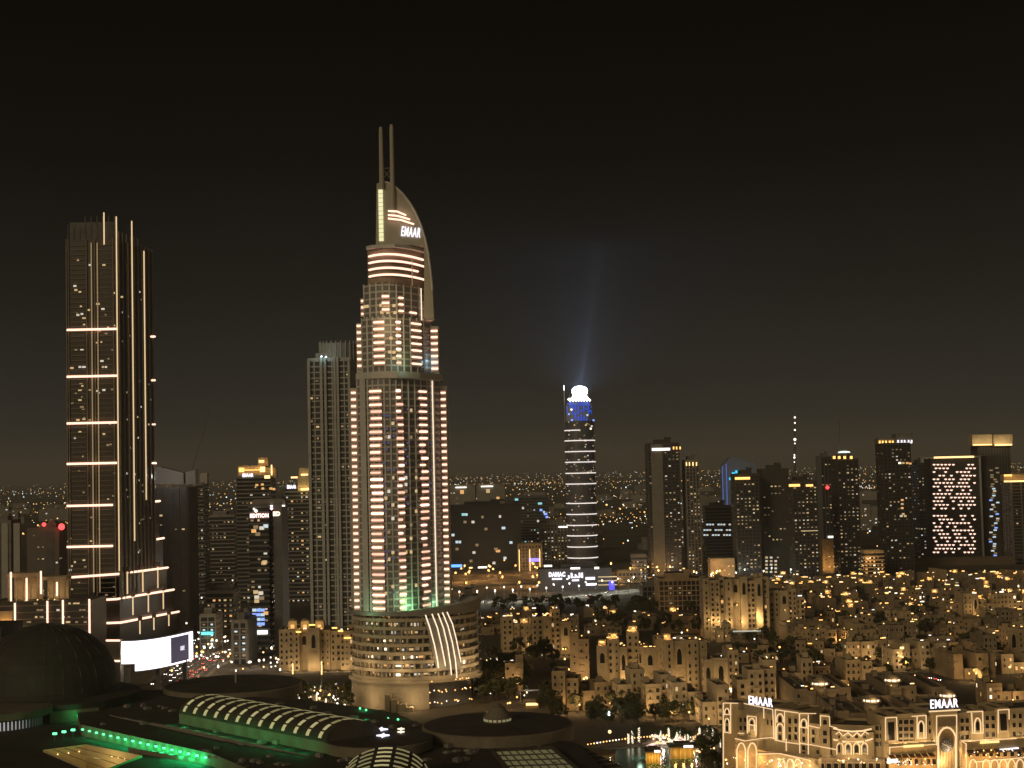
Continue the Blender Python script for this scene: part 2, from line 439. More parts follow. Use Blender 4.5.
# side wings with their own light bars
for nm, pa, pb, yw, yb in (('left', 351.5, 358.7, -4.0, 20), ('right', 441.3, 448.6, 17.5, 31)):
    b = MB(); xa, xb = hl(pa, 480, yw).x, hl(pb, 480, yw).x; zt = hl(400, 387, yw).z
    b.prism([(xa, yw), (xb - .02, yw), (xb - .02, yb), (xa, yb)], zA0, zt, 0, 1)
    for fl_ in range(33):
        z = hl(400, 608 - fl_ * 6.79).z
        bb = MB(); bb.box((xa + xb) / 2, yw - .5, z - 1.5, (xb - xa) * .8, 1.0, 2.8, 0)
        bars.append((0, [(xa + .7, yw - 1.3, z), (xb - .7, yw - 1.3, z)], bb))
        b.box((xa + xb) / 2, (yw + yb) / 2, z - 1.0, xb - xa + .4, yb - yw - .4, .9, 0)
    b.build('wing', [HWALL, ROOFM], hotel)
# dark pier and line light on the main shaft
b = MB(); xa, xb = hlc(361.5, 480, yf), hlc(367, 480, yf)
b.prism([(xa, yf(xa) - 1.6), (xb, yf(xb) - 1.6), (xb, yf(xb) + .2), (xa, yf(xa) + .2)], zA0, zA1 + 3, 0); b.build('pier', HWALL, hotel)
x_ = hlc(434.3, 480, yf); b = MB(); b.tube([(x_, yf(x_) - 1.2, zA0 + 1), (x_, yf(x_) - 1.2, zA1 - .5)], .3, 0, 4); b.build('line_light', BARW, hotel)
# setback terrace
b = MB(); b.prism([(hl(356, 372, -6).x, -8), (hl(372, 372).x, -17.5), (hl(398, 372).x, -18.5), (hl(420, 372, -4).x, -6), (hl(442, 372, 14).x, 14), (hl(444, 372, 30).x, 30), (hl(356, 372, 20).x, 30)], zA1 + .02, zA1 + 3.4, 0, 1)
b.build('setback_parapet', [HWALL, ROOFM], hotel)
# second stage
b, yf2, band2, f2, n2, xl2, xr2 = section('wall', 362, 430.5, 345, zB1, zA1 + 3.42, 18, 3.6, 11, yl0=-15.5, back=28)
b.build('upper_wall', [HWALL, HGLS, ROOFM], hotel)
for nm, pa, pb, yw, yb in (('left', 356.4, 362.2, -4.0, 18), ('right', 430.2, 438.8, 13, 27)):
    b = MB(); xa, xb = hl(pa, 345, yw).x, hl(pb, 345, yw).x
    b.prism([(xa, yw), (xb - .02, yw), (xb - .02, yb), (xa, yb)], zA1 + 3.42, hl(400, 322).z, 0, 1)
    for k in range(7):
        z = hl(400, 363.5 - k * 6.75).z if nm == 'left' else hl(400, 366 - k * 6.5).z
        bb = MB(); bb.box((xa + xb) / 2, yw - .5, z - 1.5, (xb - xa) * .8, 1.0, 2.8, 0)
        bars.append((0, [(xa + .5, yw - 1.3, z), (xb - .5, yw - 1.3, z)], bb))
    b.build('wing', [HWALL, ROOFM], hotel)
for k in range(7):
    z = hl(400, 362.5 - k * 6.8).z
    for ci, (pa, pb) in enumerate(((374, 384.5), (396.5, 401), (412, 421.5))):
        xa, xb = hlc(pa, 345, yf2), hlc(pb, 345, yf2); q = [(xa + (xb - xa) * j / 3) for j in range(4)]
        bb = MB(); bb.prism([(x, yf2(x) - 1.0) for x in q] + [(x, yf2(x) - .19) for x in reversed(q)], z - 1.5, z + 1.3, 0)
        bars.append((2 - abs(1 - ci), [(x, yf2(x) - 1.35, z) for x in q], bb))
# third stage
zC1 = hl(395, 284).z
b, yf3, band3, f3, n3, xl3, xr3 = section('wall', 364, 426, 300, zC1, zB1 + .02, 17, 3.5, 9, yl0=-14.5, back=25)
b.build('penthouse_wall', [HWALL, HGLS, ROOFM], hotel)
for k in range(3):
    for pa, pb, y0 in ((361.5, 364.5, 311), (382, 389.5, 309), (399, 403.5, 310), (410, 416.5, 317), (425.6, 431.5, 314.5)):
        z = hl(400, y0 - k * 6.6).z
        if pa == 410 and k != 1: continue
        yy = None if 364 < pa < 425 else -4 if pa < 364 else 12
        xa, xb = (hlc(pa, 305, yf3), hlc(pb, 305, yf3)) if yy is None else (hl(pa, 305, yy).x, hl(pb, 305, yy).x)
        ya, yb = (yf3(xa), yf3(xb)) if yy is None else (yy, yy)
        bb = MB()
        if yy is None: bb.prism([(xa, ya - 1), (xb, yb - 1), (xb, yb - .19), (xa, ya - .19)], z - 1.5, z + 1.3, 0)
        else: bb.box((xa + xb) / 2, ya + 3.2, z - 1.5, (xb - xa) + 1, 8, 2.8, 0)
        bars.append((1, [(xa, ya - 1.3, z), (xb, yb - 1.3, z)], bb))
x_ = hlc(421.5, 300, yf3); b = MB(); b.tube([(x_, yf3(x_) - 2.2, hl(400, 321).z), (x_, yf3(x_) - 2.2, hl(400, 284).z)], .3, 0, 4); b.build('line_light', BARW, hotel)
bars.sort(key=lambda q: -q[0])
rest, restp = MB(), MB()
for k, (pr, pts, pan) in enumerate(bars):
    if k < 100:
        o = pan.build('balcony', PINKW, hotel); bb = MB(); bb.tube(pts, rr.uniform(.44, .62), 0, 4); bb.build('balcony_light', rr.choice(BARS), o)
    else:
        rest.tube(pts, .5, 0, 4); i = len(restp.v)
        restp.v += pan.v; restp.f += [tuple(q + i for q in f_) for f_ in pan.f]; restp.m += pan.m
o = restp.build('balcony', PINKW, hotel); o['kind'] = 'stuff'
o = rest.build('balcony_light', BAR, hotel); o['kind'] = 'stuff'
# crown drum with four curved light bands
xa, xb = hl(367.5, 262, -5).x, hl(426, 262, 14).x; mid, half = (xa + xb) / 2, (xb - xa) / 2
yf4 = lambda x: -14 + 18 * ((x - mid) / half + .28) ** 2
b = MB(); N = 14; xs = [xa + (xb - xa) * k / N for k in range(N + 1)]
zD0, zD1 = zC1 + .02, hl(395, 247).z
b.prism([(x, yf4(x)) for x in xs] + [(xb, 22), (xa, 22)], zD0, zD1, 0, 1)
for k in range(4):
    z = hl(395, 279 - 6.6 * k).z
    b.prism([(x, yf4(x) - .9) for x in xs] + [(x, yf4(x) + .2) for x in reversed(xs)], z - 1.6, z + .3, 0)
b.build('crown_drum', [mat('crown_plaster', (0.40, 0.30, 0.25), var=.1), ROOFM], hotel)
for k, (pl, pr, py) in enumerate(((369, 424, 276), (369, 418, 269.3), (369, 424, 262.5), (369, 423.5, 255.8))):
    z = hl(372, py, -10).z; x0, x1 = hlc(pl, 262, yf4), hlc(pr, 262, yf4)
    q = [x0 + (x1 - x0) * j / 10 for j in range(11)]
    b = MB(); b.tube([(x, yf4(x) - 1.2, z) for x in q], .55, 0, 4); b.build('crown_light', BAR, hotel)
x_ = hlc(412, 262, yf4); b = MB(); b.box(x_, yf4(x_) - 1.4, hl(400, 283).z, .7, .7, 27 * .53, 0); b.build('crown_mast', HWALL, hotel)
# roof ledge
b = MB(); b.prism([(hl(365, 245).x, -10), (hl(371, 245).x, -14.5), (hl(395, 245).x, -16.5), (hl(410, 245).x, -8), (hl(425, 245).x, 8), (hl(426, 245).x, 22), (hl(366, 245).x, 22)], zD1 + .02, zD1 + 1.6, 0)
b.build('roof_ledge', HWALL, hotel)
# sail: a curved blade
def sp(px, py): p = hl(px, py, -8 if px < 426 else -8); return (p.x, p.z)
prof = [sp(375.8, 245), sp(376.6, 183.5), sp(383, 181.5), sp(389, 183), sp(396, 187.5), sp(403, 194), sp(410, 203), sp(416, 213.5), sp(421, 225), sp(425, 238), sp(428, 252), sp(430.5, 270), sp(432.5, 290), sp(434, 318), sp(424, 318), sp(424, 245)]
SAILM = mat('sail_cladding', (0.40, 0.375, 0.31), 0.75, var=0.1)
b = MB(); n = len(prof); yA, yB = -8.0, 5.0
b.v = [(x, yA, z) for x, z in prof] + [(x, yB, z) for x, z in prof]
top = [0, 1, 2, 3, 4, 5, 6, 7, 8, 9, 15]
b.f = [tuple(top), tuple([q + n for q in reversed(top)]), (9, 10, 11, 12, 13, 14, 15), tuple(q + n for q in (15, 14, 13, 12, 11, 10, 9))] + [(k, (k + 1) % n, n + (k + 1) % n, n + k) for k in range(n)]
b.m = [0] * len(b.f); b.build('sail', SAILM, hotel)
# raised edge rim on the sail
b = MB(); b.tube([(x, yA - .2, z) for x, z in prof[2:13]], .55, 0, 5); b.build('sail_rim', HWALL, hotel)
for px, y0, y1 in ((381, 127, 188), (391.8, 124.5, 216)):
    A, B = hl(px + (1.2 if y1 > 200 else .8), y1, -9.2), hl(px, y0, -9.2); b = MB()
    b.tube([A, Vector((A.x, A.y, B.z - 2)), Vector((A.x, A.y, B.z))], 1.35, 0, 10, .75); b.build('spire', SAILM, hotel)
b = MB(); A, B = hl(382, 180, -9), hl(391.5, 168, -9); zt, zb = B.z, A.z
for p, q in (((A.x, zb), (B.x, zt)), ((A.x, zt), (B.x, zb)), ((A.x, zt), (B.x, zt))): b.tube([(p[0], -9, p[1]), (q[0], -9, q[1])], .22, 0, 4)
b.build('spire_brace', METAL, hotel)
b = MB(); A, B = hl(381.4, 241, -8.4), hl(380.4, 189, -8.4)
for k in range(12):
    z0 = A.z + (B.z - A.z) * k / 12; b.box(A.x, -8.3, z0, 2.4, .5, (B.z - A.z) / 12 - .35, 0)
b.build('edge_light', emi('pale_yellow_light', (0.92, 0.88, 0.50), 1.0), hotel)
for pts in (((388, 211), (397, 211.5), (406, 215.3)), ((388, 215), (398, 216), (410, 219.5)), ((388, 218.5), (401, 220), (414, 224.3))):
    b = MB(); b.tube([hl(px, py, -10.9) for px, py in pts], .5, 0, 5); b.build('sail_light', BAR, hotel)
p = hl(410.8, 232.5, -8.5); o = text(hotel, 'EMAAR', 7.4, p, 0, SIGNW, 'sign_lettering', tilt=-.12, bold=.012); o.scale.x = 10.4 / o.dimensions.x
# lit windows on the shafts
def shaft_window(kind, px, py, yfun, w_=1.7, h_=1.9):
    x_ = hlc(px, py, yfun); p = hl(px, py); window(hotel, kind, x_, yfun(x_) - .5, p.z, w_, h_, 0, 'lit_window')
for k in range(30):
    shaft_window(rr.choice(('warm', 'warm', 'dim', 'white')), rr.choice((386, 389, 393, 406, 411, 416)) , 400 + 6.79 * rr.randrange(1, 30) + 3, yf)
for px, py in ((365.5, 305), (368, 305), (381, 305), (385, 305), (388, 305), (394, 305), (382, 312), (388, 312), (395, 312), (390, 352), (394, 352), (391, 338), (394, 372 - 14)):
    shaft_window('warm', px, py, yf3 if py < 318 else yf2, 2, 1.8)
for k in range(46):
    shaft_window('violet', rr.choice((384.5, 386.5, 388.5, 394, 405.5, 408, 430.5)), 402 + 6.79 * rr.randrange(1, 30), yf, 1.6, 1.3)
# floodlights at the setbacks; the last hangs in open air out front
lamp_light(hl(411, 607, -16), 1800, (.35, 1, .42), hotel, 1.0); lamp_light(hl(406, 598, -20), 1500, (.5, 1, .5), hotel, 1.0)
lamp_light(hl(437, 605, 4), 1500, (.4, 1, .5), hotel, 1.0)
lamp_light(hl(364.5, 610, -22), 1300, (.45, 1, .55), hotel, 1.0)
lamp_light(hl(404, 364, -18), 500, (.55, 1, .8), hotel, .8)
lamp_light(hl(409, 358, -16), 420, (.9, 1, .4), hotel, .8)
lamp_light(hl(431, 362, 8), 500, (.4, .8, 1), hotel, .8)
lamp_light(hl(395, 325, -30), 5000, WRM, hotel, 2)

# podium: curved terraces
PCX, PCY, PA, PB_ = 6.3, 9.0, 34.6, 31.0
pod = MB(); Z0 = 15.0; NF = 8; FH_ = (zA0 - Z0) / NF
TERR = mat('terrace_stone', (0.42, 0.35, 0.24), 0.8, var=0.12)
pod.lathe([(28.6, 0), (28.6, zA0 - .6)], 48, 1, PCX, PCY, PA / 33, PB_ / 33)
def pband(z, th, rad, t0=0, t1=2 * math.pi, mi=0, N=48, b=None):
    b = b or pod; q = [t0 + (t1 - t0) * k / N for k in range(N + 1)]
    for k in range(N):
        A = [(PCX + PA * r_ * math.cos(t), PCY + PB_ * r_ * math.sin(t)) for r_, t in ((rad, q[k]), (rad, q[k + 1]), (.84, q[k + 1]), (.84, q[k]))]
        b.prism(A, z, z + th, mi)
for k in range(NF):
    pband(Z0 + k * FH_, 1.75, 1.0 - .004 * k)
    for j in range(26):
        t = math.pi + math.pi * (j + .5 + rr.uniform(-.25, .25)) / 26; pod.box(PCX + PA * .93 * math.cos(t), PCY + PB_ * .93 * math.sin(t), Z0 + k * FH_ + 1.76, rr.choice((.6, .8, 2.2)), 1.0, FH_ - 1.8, 0, t)
pod.build('podium', [TERR, HGLS], hotel)
b = MB()
N = 40
for k in range(N):
    ta, tb = math.pi * (1 + k / N), math.pi * (1 + (k + 1) / N)
    rise = lambda t: 4.5 * max(0, (t - math.pi) / math.pi - .35) ** 1.2
    A = [(PCX + PA * r_ * math.cos(t), PCY + PB_ * r_ * math.sin(t)) for r_, t in ((1.03, ta), (1.03, tb), (.86, tb), (.86, ta))]
    b.prism(A, zA0 - 1.2, zA0 + .8 + 3 * rise((ta + tb) / 2) / 1.5, 0)
b.build('podium_canopy', GREYC, hotel)
# fan of light lines bowed across the podium front
def on_podium(px, py, rad=1.02):
    d = ray(px, py); o_ = Vector((0, 0, HCAM)); cxw, cyw = HX + PCX, HY + PCY
    a, b_ = PA * rad, PB_ * rad
    A = (d.x / a) ** 2 + (d.y / b_) ** 2; B = 2 * (-cxw * d.x / a ** 2 - cyw * d.y / b_ ** 2); C = (cxw / a) ** 2 + (cyw / b_) ** 2 - 1
    D = B * B - 4 * A * C
    if D < 0: return None
    t = (-B - math.sqrt(D)) / (2 * A); p = d * t + o_
    return Vector((p.x - HX, p.y - HY, p.z))
for line in (((425.5, 615), (430, 628), (434.5, 645), (437.5, 660), (438.5, 668)), ((432, 614), (437.5, 628), (441.5, 645), (444.5, 660), (445.5, 666)),
             ((438, 613.5), (443.5, 628), (447.5, 645), (450.5, 664), (451.5, 675)), ((442.5, 612.5), (448, 626), (452.5, 643), (455.5, 660), (457, 678)),
             ((447, 612), (452.5, 624), (456.5, 640), (459.5, 655), (461, 662))):
    pts = [on_podium(*q, rad=1.035) for q in line]; b = MB(); b.tube([p for p in pts if p], .33, 0, 4); b.build('curved_light', BARW, hotel)
b = MB()
q0 = [on_podium(px, 618, 1.018) for px in (424, 432, 440, 449)]; q1 = [on_podium(px, 670, 1.018) for px in (437, 446, 454, 463)]
for k in range(3):
    for j in range(6):
        f_ = lambda a, c, t: a.lerp(c, t)
        p = [f_(q0[k], q1[k], j / 6), f_(q0[k + 1], q1[k + 1], j / 6), f_(q0[k + 1], q1[k + 1], (j + 1) / 6), f_(q0[k], q1[k], (j + 1) / 6)]
        bulge = lambda v, jj: Vector((v.x, v.y, v.z))
        b.face(p, 0)
o = b.build('sail_screen', GREYC, hotel)
md = o.modifiers.new('thick', 'SOLIDIFY'); md.thickness = .4
wl = []
for k in range(NF):
    for j in range(40):
        t = math.pi + math.pi * (j + .5) / 40 + .0
        if rr.random() < (.62 if k in (0, 1) else .46) and not (1.62 * math.pi < t < 1.78 * math.pi):
            wl.append((abs(t - 1.5 * math.pi), k, t))
wl.sort(); wl = wl[:100]
for _, k, t in wl:
    tt = t + math.pi / 80
    window(hotel, rr.choice(('warm', 'warm', 'amber', 'dim', 'hot', 'white')), PCX + PA * .90 * math.cos(tt), PCY + PB_ * .90 * math.sin(tt), Z0 + k * FH_ + 1.9 + (FH_ - 1.9) * rr.uniform(.35, .6), rr.choice((.7, 1.0, 1.6, 2.6, 3.4)), rr.uniform(.6, 2.0), math.atan2(PA * math.sin(tt), PB_ * math.cos(tt)) + math.pi / 2, 'terrace_window')
b = MB(); pband(Z0 - 1.4, 1.38, 1.05, math.pi * .9, math.pi * 2.1, 0, 40, b); b.build('podium_ledge', TERR, hotel)
# plain lit base wall and entrance terraces
b = MB()
q = [math.pi * (1.02 + .56 * k / 20) for k in range(21)]
b.prism([(PCX + PA * 1.01 * math.cos(t), PCY + PB_ * 1.01 * math.sin(t)) for t in q] + [(PCX, PCY)], 0, Z0 - 1.42, 0)
for k, (x0, w_, h_) in enumerate(((-6, 3, 9), (-3, 4, 6.5), (1, 5, 4), (5, 4, 2.4))): b.box(x0, PCY - PB_ - 4.5, 0, w_, 7, h_, 0)
b.build('base_wall', TERR, hotel)
for x0, y0, ww in ((-6, -27, 2400), (8, -30, 1800), (-18, -22, 1500)): lamp_light((x0, y0, 5), ww, WRM, hotel, .5)
for t, ww in ((1.28, 2200), (1.45, 2200), (1.62, 2500), (1.12, 1500), (1.76, 3000), (1.88, 2600)): lamp_light((PCX + PA * 1.22 * math.cos(t * math.pi), PCY + PB_ * 1.22 * math.sin(t * math.pi), Z0 + 7), ww, WRM, hotel, .5)
for k in range(30):
    t = math.pi * rr.uniform(1.56, 1.82); z = rr.choice((3, 3.6, 9, 9.5, 14.4))
    bb = MB(); bb.ball((PCX + PA * 1.05 * math.cos(t), PCY + PB_ * 1.05 * math.sin(t), z + rr.uniform(-.4, .4)), .42); bb.build('terrace_lamp', rr.choice((LAMP_Y, LAMP_W, LAMP_A)), hotel)
# annex of the hotel to the right of the drum
t, w_, d_, h_ = tower('hotel_annex', 'pale hotel wing with recessed balconies right of the terraced drum', 462, 479, 600, 872, 'building', d=26, style='balcony', wall=HWALL, lit=22, pal='dim dim warm', seed=8, fh=4.6, ylow=640)
# ---------------------------------------------------------------- left tower with light lines, its terraces and forecourt block
LY = 1150.0
LX = at(110, 640, LY).x
def ll(px, py, yl=0.0):
    p = at(px, py, LY + yl); return Vector((p.x - LX, yl, p.z))
lt = thing('terraced_tower', 'dark tower with thin vertical lights and glowing horizontal bands above stepped terraces', 'tower', (LX, LY, 0))
xL, xF = ll(67.5, 400).x, ll(119.5, 400).x
bk = at(153, 400, LY + 64); xB = bk.x - LX
zT = ll(95, 240).z
def stage(b, x0, xf, xb, yb, z0, z1):
    b.prism([(x0, 0), (xf, 0), (xb, yb), (x0, yb)], z0, z1, 0, 1)
LW = mat('bronze_glass', (0.085, 0.072, 0.06), 0.3, var=0.15)
LSLAB = mat('slab_edge', (0.24, 0.20, 0.155), 0.7, var=0.15)
b = MB(); stage(b, xL, xF, xB, 64, 0, zT)
nf = 84
for k in range(2, nf):
    z = zT * k / nf
    b.prism([(xL + 3, -1.1), (xL + 14, -1.1), (xL + 14, .1), (xL + 3, .1)], z - .5, z, 2)
    b.prism([(xL + 22, -.7), (xL + 34, -.7), (xL + 34, .1), (xL + 22, .1)], z - .4, z, 2)
for k in range(10):
    f_ = k / 9; x, y = xF + (xB - xF) * f_, 64 * f_
    b.box(x + .4, y, 0, .8, 1.2, zT + (1 if k > 5 else 6), 2)
for q in (0, 1.5, 15, 21.3, 35, 38.3): b.box(xL + q, -.5, 0, .7, 1.2, zT + 1, 2)
b.build('wall', [LW, ROOFD, LSLAB], lt)
# crown screens
b = MB(); zz = ll(95, 216).z
for k in range(9): b.box(xL + 1 + k * 4.4, .8, zT, .6, 1, zz - zT - (6 if k < 3 else 0), 0)
b.box(xL + 18, 6, zT + .02, 34, .6, (zz - zT) * .8, 0); b.box(xL + 20, 22, zT + .02, 30, 20, 9, 0)
b.build('crown', DARKC, lt)
for px0, y0, px1, y1, fr in ((103.5, 212.5, 104.5, 244.5, None), (115.8, 216.5, 119.8, 571, 0.0), (127, 221, 131.5, 541, .36), (139, 251, 143, 500, .72)):
    yl = -1.3 if fr is None else 64 * fr - 1.0
    A, B = ll(px1, y1, yl), ll(px0, y0, yl); x = (A.x + B.x) / 2 if fr in (None, 0.0) else xF + (xB - xF) * fr + 1.3
    b = MB(); b.box(x, yl, A.z, .85, .5, B.z - A.z, 0); b.build('line_light', LINE, lt)
for px in (91.5, 97.5):
    b = MB(); p = ll(px + 1, 420, -1.2); b.box(p.x, -1.1, 40, .8, .5, ll(px, 243).z - 40, 0); b.build('line_light', emi('faint_line_light', (1, .72, .38), .22), lt)
def hbar(pts, yls, m_=BAR, r=.8, nm='band_light'):
    b = MB(); q = [ll(px, py, y) for (px, py), y in zip(pts, yls)]
    for p in q:
        if p.y > 0: p.x += 1.0; p.y -= .6
        else: p.y -= .5
    b.tube(q, r, 0, 4); b.build(nm, m_, lt)
for y in (330, 376.8, 423.5, 464, 506, 547): hbar(((67, y), (117 if y < 500 else 113, y - 1.1)), (-1.6, -1.6))
for y, x0, x1 in ((336.8, 143, 154), (380.5, 143, 154), (424.6, 143, 154), (463.3, 144, 155)): hbar(((x0, y), (x1, y - .2)), (55, 66))
# stepped terraces
steps = [(500, 148, 159, 62, 76), (540, 137, 163, 44, 80), (568, 120, 167, 0, 82), (589, 92, 173, -4, 86), (612, 95, 178, -8, 88)]
tb = MB()
for k, (yt, xa, xb_, ya, yb_) in enumerate(steps):
    z = ll(xb_, yt, yb_).z - 1
    A, B = ll(xa, yt, ya), ll(xb_, yt, yb_)
    if k < 2: poly = [(A.x, ya), (B.x, yb_), (B.x - 16, yb_ + 4), (A.x - 16, ya + 20)]
    else:
        M_ = ll(119.5, yt, ya - .5); poly = [(xL + 16 + 1.5 * k, ya), (M_.x, ya), (B.x, yb_), (B.x - 30, yb_ + 2), (xL + 10, yb_ + 1)]
    tb.prism(poly, 0, z, 0, 1)
tb.build('terrace_wall', [LW, ROOFD], lt)
hbar(((149, 502), (159, 501)), (61, 76))
hbar(((137, 542.5), (163, 538)), (43, 80))
hbar(((68, 577.5), (118, 574), (167, 567.5)), (-1.6, -1.6, 82))
hbar(((92, 600.5), (117, 599), (173, 589.5)), (-5, -5, 86))
hbar(((95, 623.5), (121, 622.5), (178, 611.5)), (-9, -9, 88))
for px, y0, y1, yl in ((148.5, 501, 538, 60), (138, 541, 566, 42), (152.5, 540, 564, 66), (125.5, 570, 594, 10), (141, 568, 592, 38), (156, 565, 588, 66),
                       (131, 595, 615, 8), (146.5, 592, 612, 36), (161.5, 589, 609, 64), (138, 619, 634, 10), (152, 616, 630, 36), (167, 613, 626, 64)):
    A, B = ll(px, y1, yl - 1.5), ll(px, y0, yl - 1.5)
    A.x += 1.5; b = MB(); b.box(A.x, yl - 1.6, A.z, .9, .5, B.z - A.z, 0); b.build('line_light', LINE, lt)
    b = MB(); b.box(A.x, yl - 1, B.z - 1.2, 2.6, 3, 3.4, 0); b.build('terrace_bracket', LSLAB, lt)
rr = random.Random(3)
seen = set()
for px, py in ((76, 290), (80, 292), (75, 286), (104, 265), (90, 265), (78, 260), (78, 315), (82, 314), (89, 310), (98, 304), (103, 309), (114, 293), (122, 297), (84, 318), (76, 350), (82, 350), (80, 367), (84, 367), (72, 368), (103, 367), (106, 367), (102, 361), (90, 390), (97, 391), (104, 390), (81, 384), (80, 390), (80, 400), (82, 407), (78, 420), (84, 419), (90, 420), (80, 432), (75, 438), (84, 560), (72, 566), (70, 570), (75, 562), (104, 434), (108, 445)):
    p = ll(px, py); window(lt, rr.choice(('warm', 'warm', 'dim', 'white')), p.x, -.15, p.z, rr.uniform(1.6, 3.2), 1.5, 0, 'lit_window')
for k in range(46):
    px, py = rr.uniform(70, 116), rr.uniform(300, 620); p = ll(px, py)
    window(lt, rr.choice(('dim', 'dim', 'warm')), p.x, -.15, p.z, rr.uniform(1.2, 2.4), 1.2, 0, 'lit_window')
for k in range(40):
    f_ = rr.uniform(.08, .92); py = rr.uniform(280, 560); y = 64 * f_
    x = xF + (xB - xF) * f_; z = ll(130, py, y).z
    window(lt, rr.choice(('dim', 'warm', 'dim', 'white')), x + .15, y, z, 2.4, 1.5, R(90) + math.atan2(-(xB - xF), 64), 'lit_window')
for y0 in (331, 377, 424, 464, 507, 548): lamp_light(ll(92, y0 - 2, -6), 300, (1, .62, .42), lt, 1)

# forecourt block with lit posts
FY = 1070.0
fx0, fx1 = at(-14, 600, FY).x, at(91, 600, FY).x; fz = at(40, 601.5, FY).z
fb = thing('forecourt_block', 'low block with glowing vertical posts and roof pavilions left of the dark terraced tower', 'building', ((fx0 + fx1) / 2, FY, 0))
fw = fx1 - fx0; b = MB(); b.box(0, 20, 0, fw, 40, fz, 0, top=1)
for k in range(5): b.box(0, -.3, fz - 3 - k * 4.6, fw + .6, .8, .7, 2)
b.build('wall', [LW, ROOFD, LSLAB], fb)
def fl(px, py, yl=0.0): p = at(px, py, FY + yl); return Vector((p.x - (fx0 + fx1) / 2, yl, p.z))
def post(px, y0, y1, yl, w_=1.1):
    A, B = fl(px, y1, yl), fl(px, y0, yl); b = MB(); b.box(A.x, yl, A.z, w_, .7, B.z - A.z, 0); b.build('post_light', BAR, fb)
for px, y0, y1 in ((15, 603, 625), (47.5, 601, 629), (63, 600, 630), (89.6, 599, 639)): post(px, y0, y1, -1.1)
for px, y0, y1 in ((11, 572, 604), (26.7, 578, 601), (41, 571, 594), (57, 582, 596)): post(px, y0, y1, 9)
for x0, x1, y0, y1 in ((8, 40, 572.5, 577.5), (42, 67, 576, 580)):
    A, B = fl(x0, y1, 14), fl(x1, y0, 14)
    b = MB(); b.box((A.x + B.x) / 2, 18, A.z, B.x - A.x, 14, B.z - A.z, 0)
    for k in range(5): b.box(A.x + 1 + (B.x - A.x - 2) * k / 4, 12, fz + .02, .8, .8, A.z - fz - .04, 0)
    b.box((A.x + B.x) / 2, 24, fz + .02, B.x - A.x - 3, 2, A.z - fz - .04, 0)
    b.build('roof_pavilion', TAN[0], fb); lamp_light(((A.x + B.x) / 2, 15, fz + 4), 1500, WRM, fb)
for px in (3, 6, 9): pass
p = fl(6, 617, -1); b = MB(); b.box(p.x, -1.0, p.z - 7, 9, .6, 11, 0); b.build('lit_panel', TAN[0], fb); lamp_light((p.x, -5, p.z - 5), 2500, AMB, fb)
for k in range(26):
    px = rr.uniform(20, 88); py = rr.choice((598.5, 603.5, 610, 617, 622)); q = fl(px, py)
    if py < 600: bb = MB(); bb.ball((q.x, .2, fz + 1.2), .5); bb.build('roof_lamp', LAMP_Y, fb)
    else: window(fb, rr.choice(('dim', 'warm', 'dim', 'white')), q.x, -.12, q.z, rr.uniform(1.2, 3), 1.4, 0, 'lit_window')

# video wall: a curved screen standing at the tower foot
SY = 900.0
A, M_, B = at(121.5, 655, SY), at(173, 650, SY + 4), at(192.5, 650, SY + 40)
vs = thing('video_wall', 'big curved white video screen with a dark panel at its right end', 'screen', (A.x, SY, 0))
path = []
for k in range(17):
    px = 121.5 + (192.5 - 121.5) * k / 16; t = k / 16
    yd = 62 * max(0, t - .12) ** 1.7
    p = at(px, 650, SY + yd); path.append(Vector((p.x - A.x, yd, 0)))
def zz_(px, py, yd): return at(px, py, SY + yd).z
scr, blk, frm = MB(), MB(), MB()
for k in range(16):
    p, q = path[k], path[k + 1]; px0, px1 = 121.5 + 71 * k / 16, 121.5 + 71 * (k + 1) / 16
    zt = zz_(122, 641.5, 0); zb = zz_(122, 671.5, 0) if px0 > 133 else zz_(122, 664, 0)
    d = (q - p); n = Vector((d.y, -d.x, 0)).normalized()
    for mb, o_, za, zb_, th in ((scr, .35, zb, zt, .35), (frm, 0, zb - .6, zt + .8, 1.5)):
        a0, a1 = p + n * o_, q + n * o_
        c0, c1 = p - n * (th - o_), q - n * (th - o_)
        if mb is scr: c0, c1 = p + n * .02, q + n * .02
        mb.prism([(a0.x, a0.y), (a1.x, a1.y), (c1.x, c1.y), (c0.x, c0.y)], za, zb_, 0)
    if k in (11, 12, 13, 14):
        a0, a1, c0, c1 = p + n * .55, q + n * .55, p + n * .36, q + n * .36
        blk.prism([(a0.x, a0.y), (a1.x, a1.y), (c1.x, c1.y), (c0.x, c0.y)], zb + 1, zt - 1, 0)
frm.build('frame', DARKC, vs); scr.build('display', emi('screen_white', (0.96, 0.92, 1.0), 2.2, True), vs)
blk.build('dark_panel', emi('screen_dark', (0.05, 0.045, 0.08), 1.0), vs)
p, q = path[13], path[14]; d = q - p; n = Vector((d.y, -d.x, 0)).normalized(); c = (p + q) / 2 + n * .75
text(vs, 'IIIE', 3.4, (c.x, c.y, (zb + zt) / 2), math.atan2(d.y, d.x), emi('screen_text', (.8, .76, .9), 1.0), 'screen_lettering', bold=.04)
b = MB()
for k in (1, 8, 14): b.box(path[k].x, path[k].y + 3, 0, 2.5, 2.5, zb + 2, 0)
b.build('support', DARKC, vs)
# small side fascia left of the screen
b = MB(); q0, q1 = at(106, 664, SY + 8), at(120, 640, SY + 8); b.box((q0.x + q1.x) / 2 - A.x, 12, 0, q1.x - q0.x, 8, q1.z, 0); b.build('side_fascia', LW, vs)
for py in (640.5, 661): b = MB(); p0, p1 = at(106, py, SY + 7), at(120, py, SY + 7); b.tube([p0 - Vector((A.x, SY, 0)), p1 - Vector((A.x, SY, 0))], .55, 0, 4); b.build('band_light', BAR, vs)
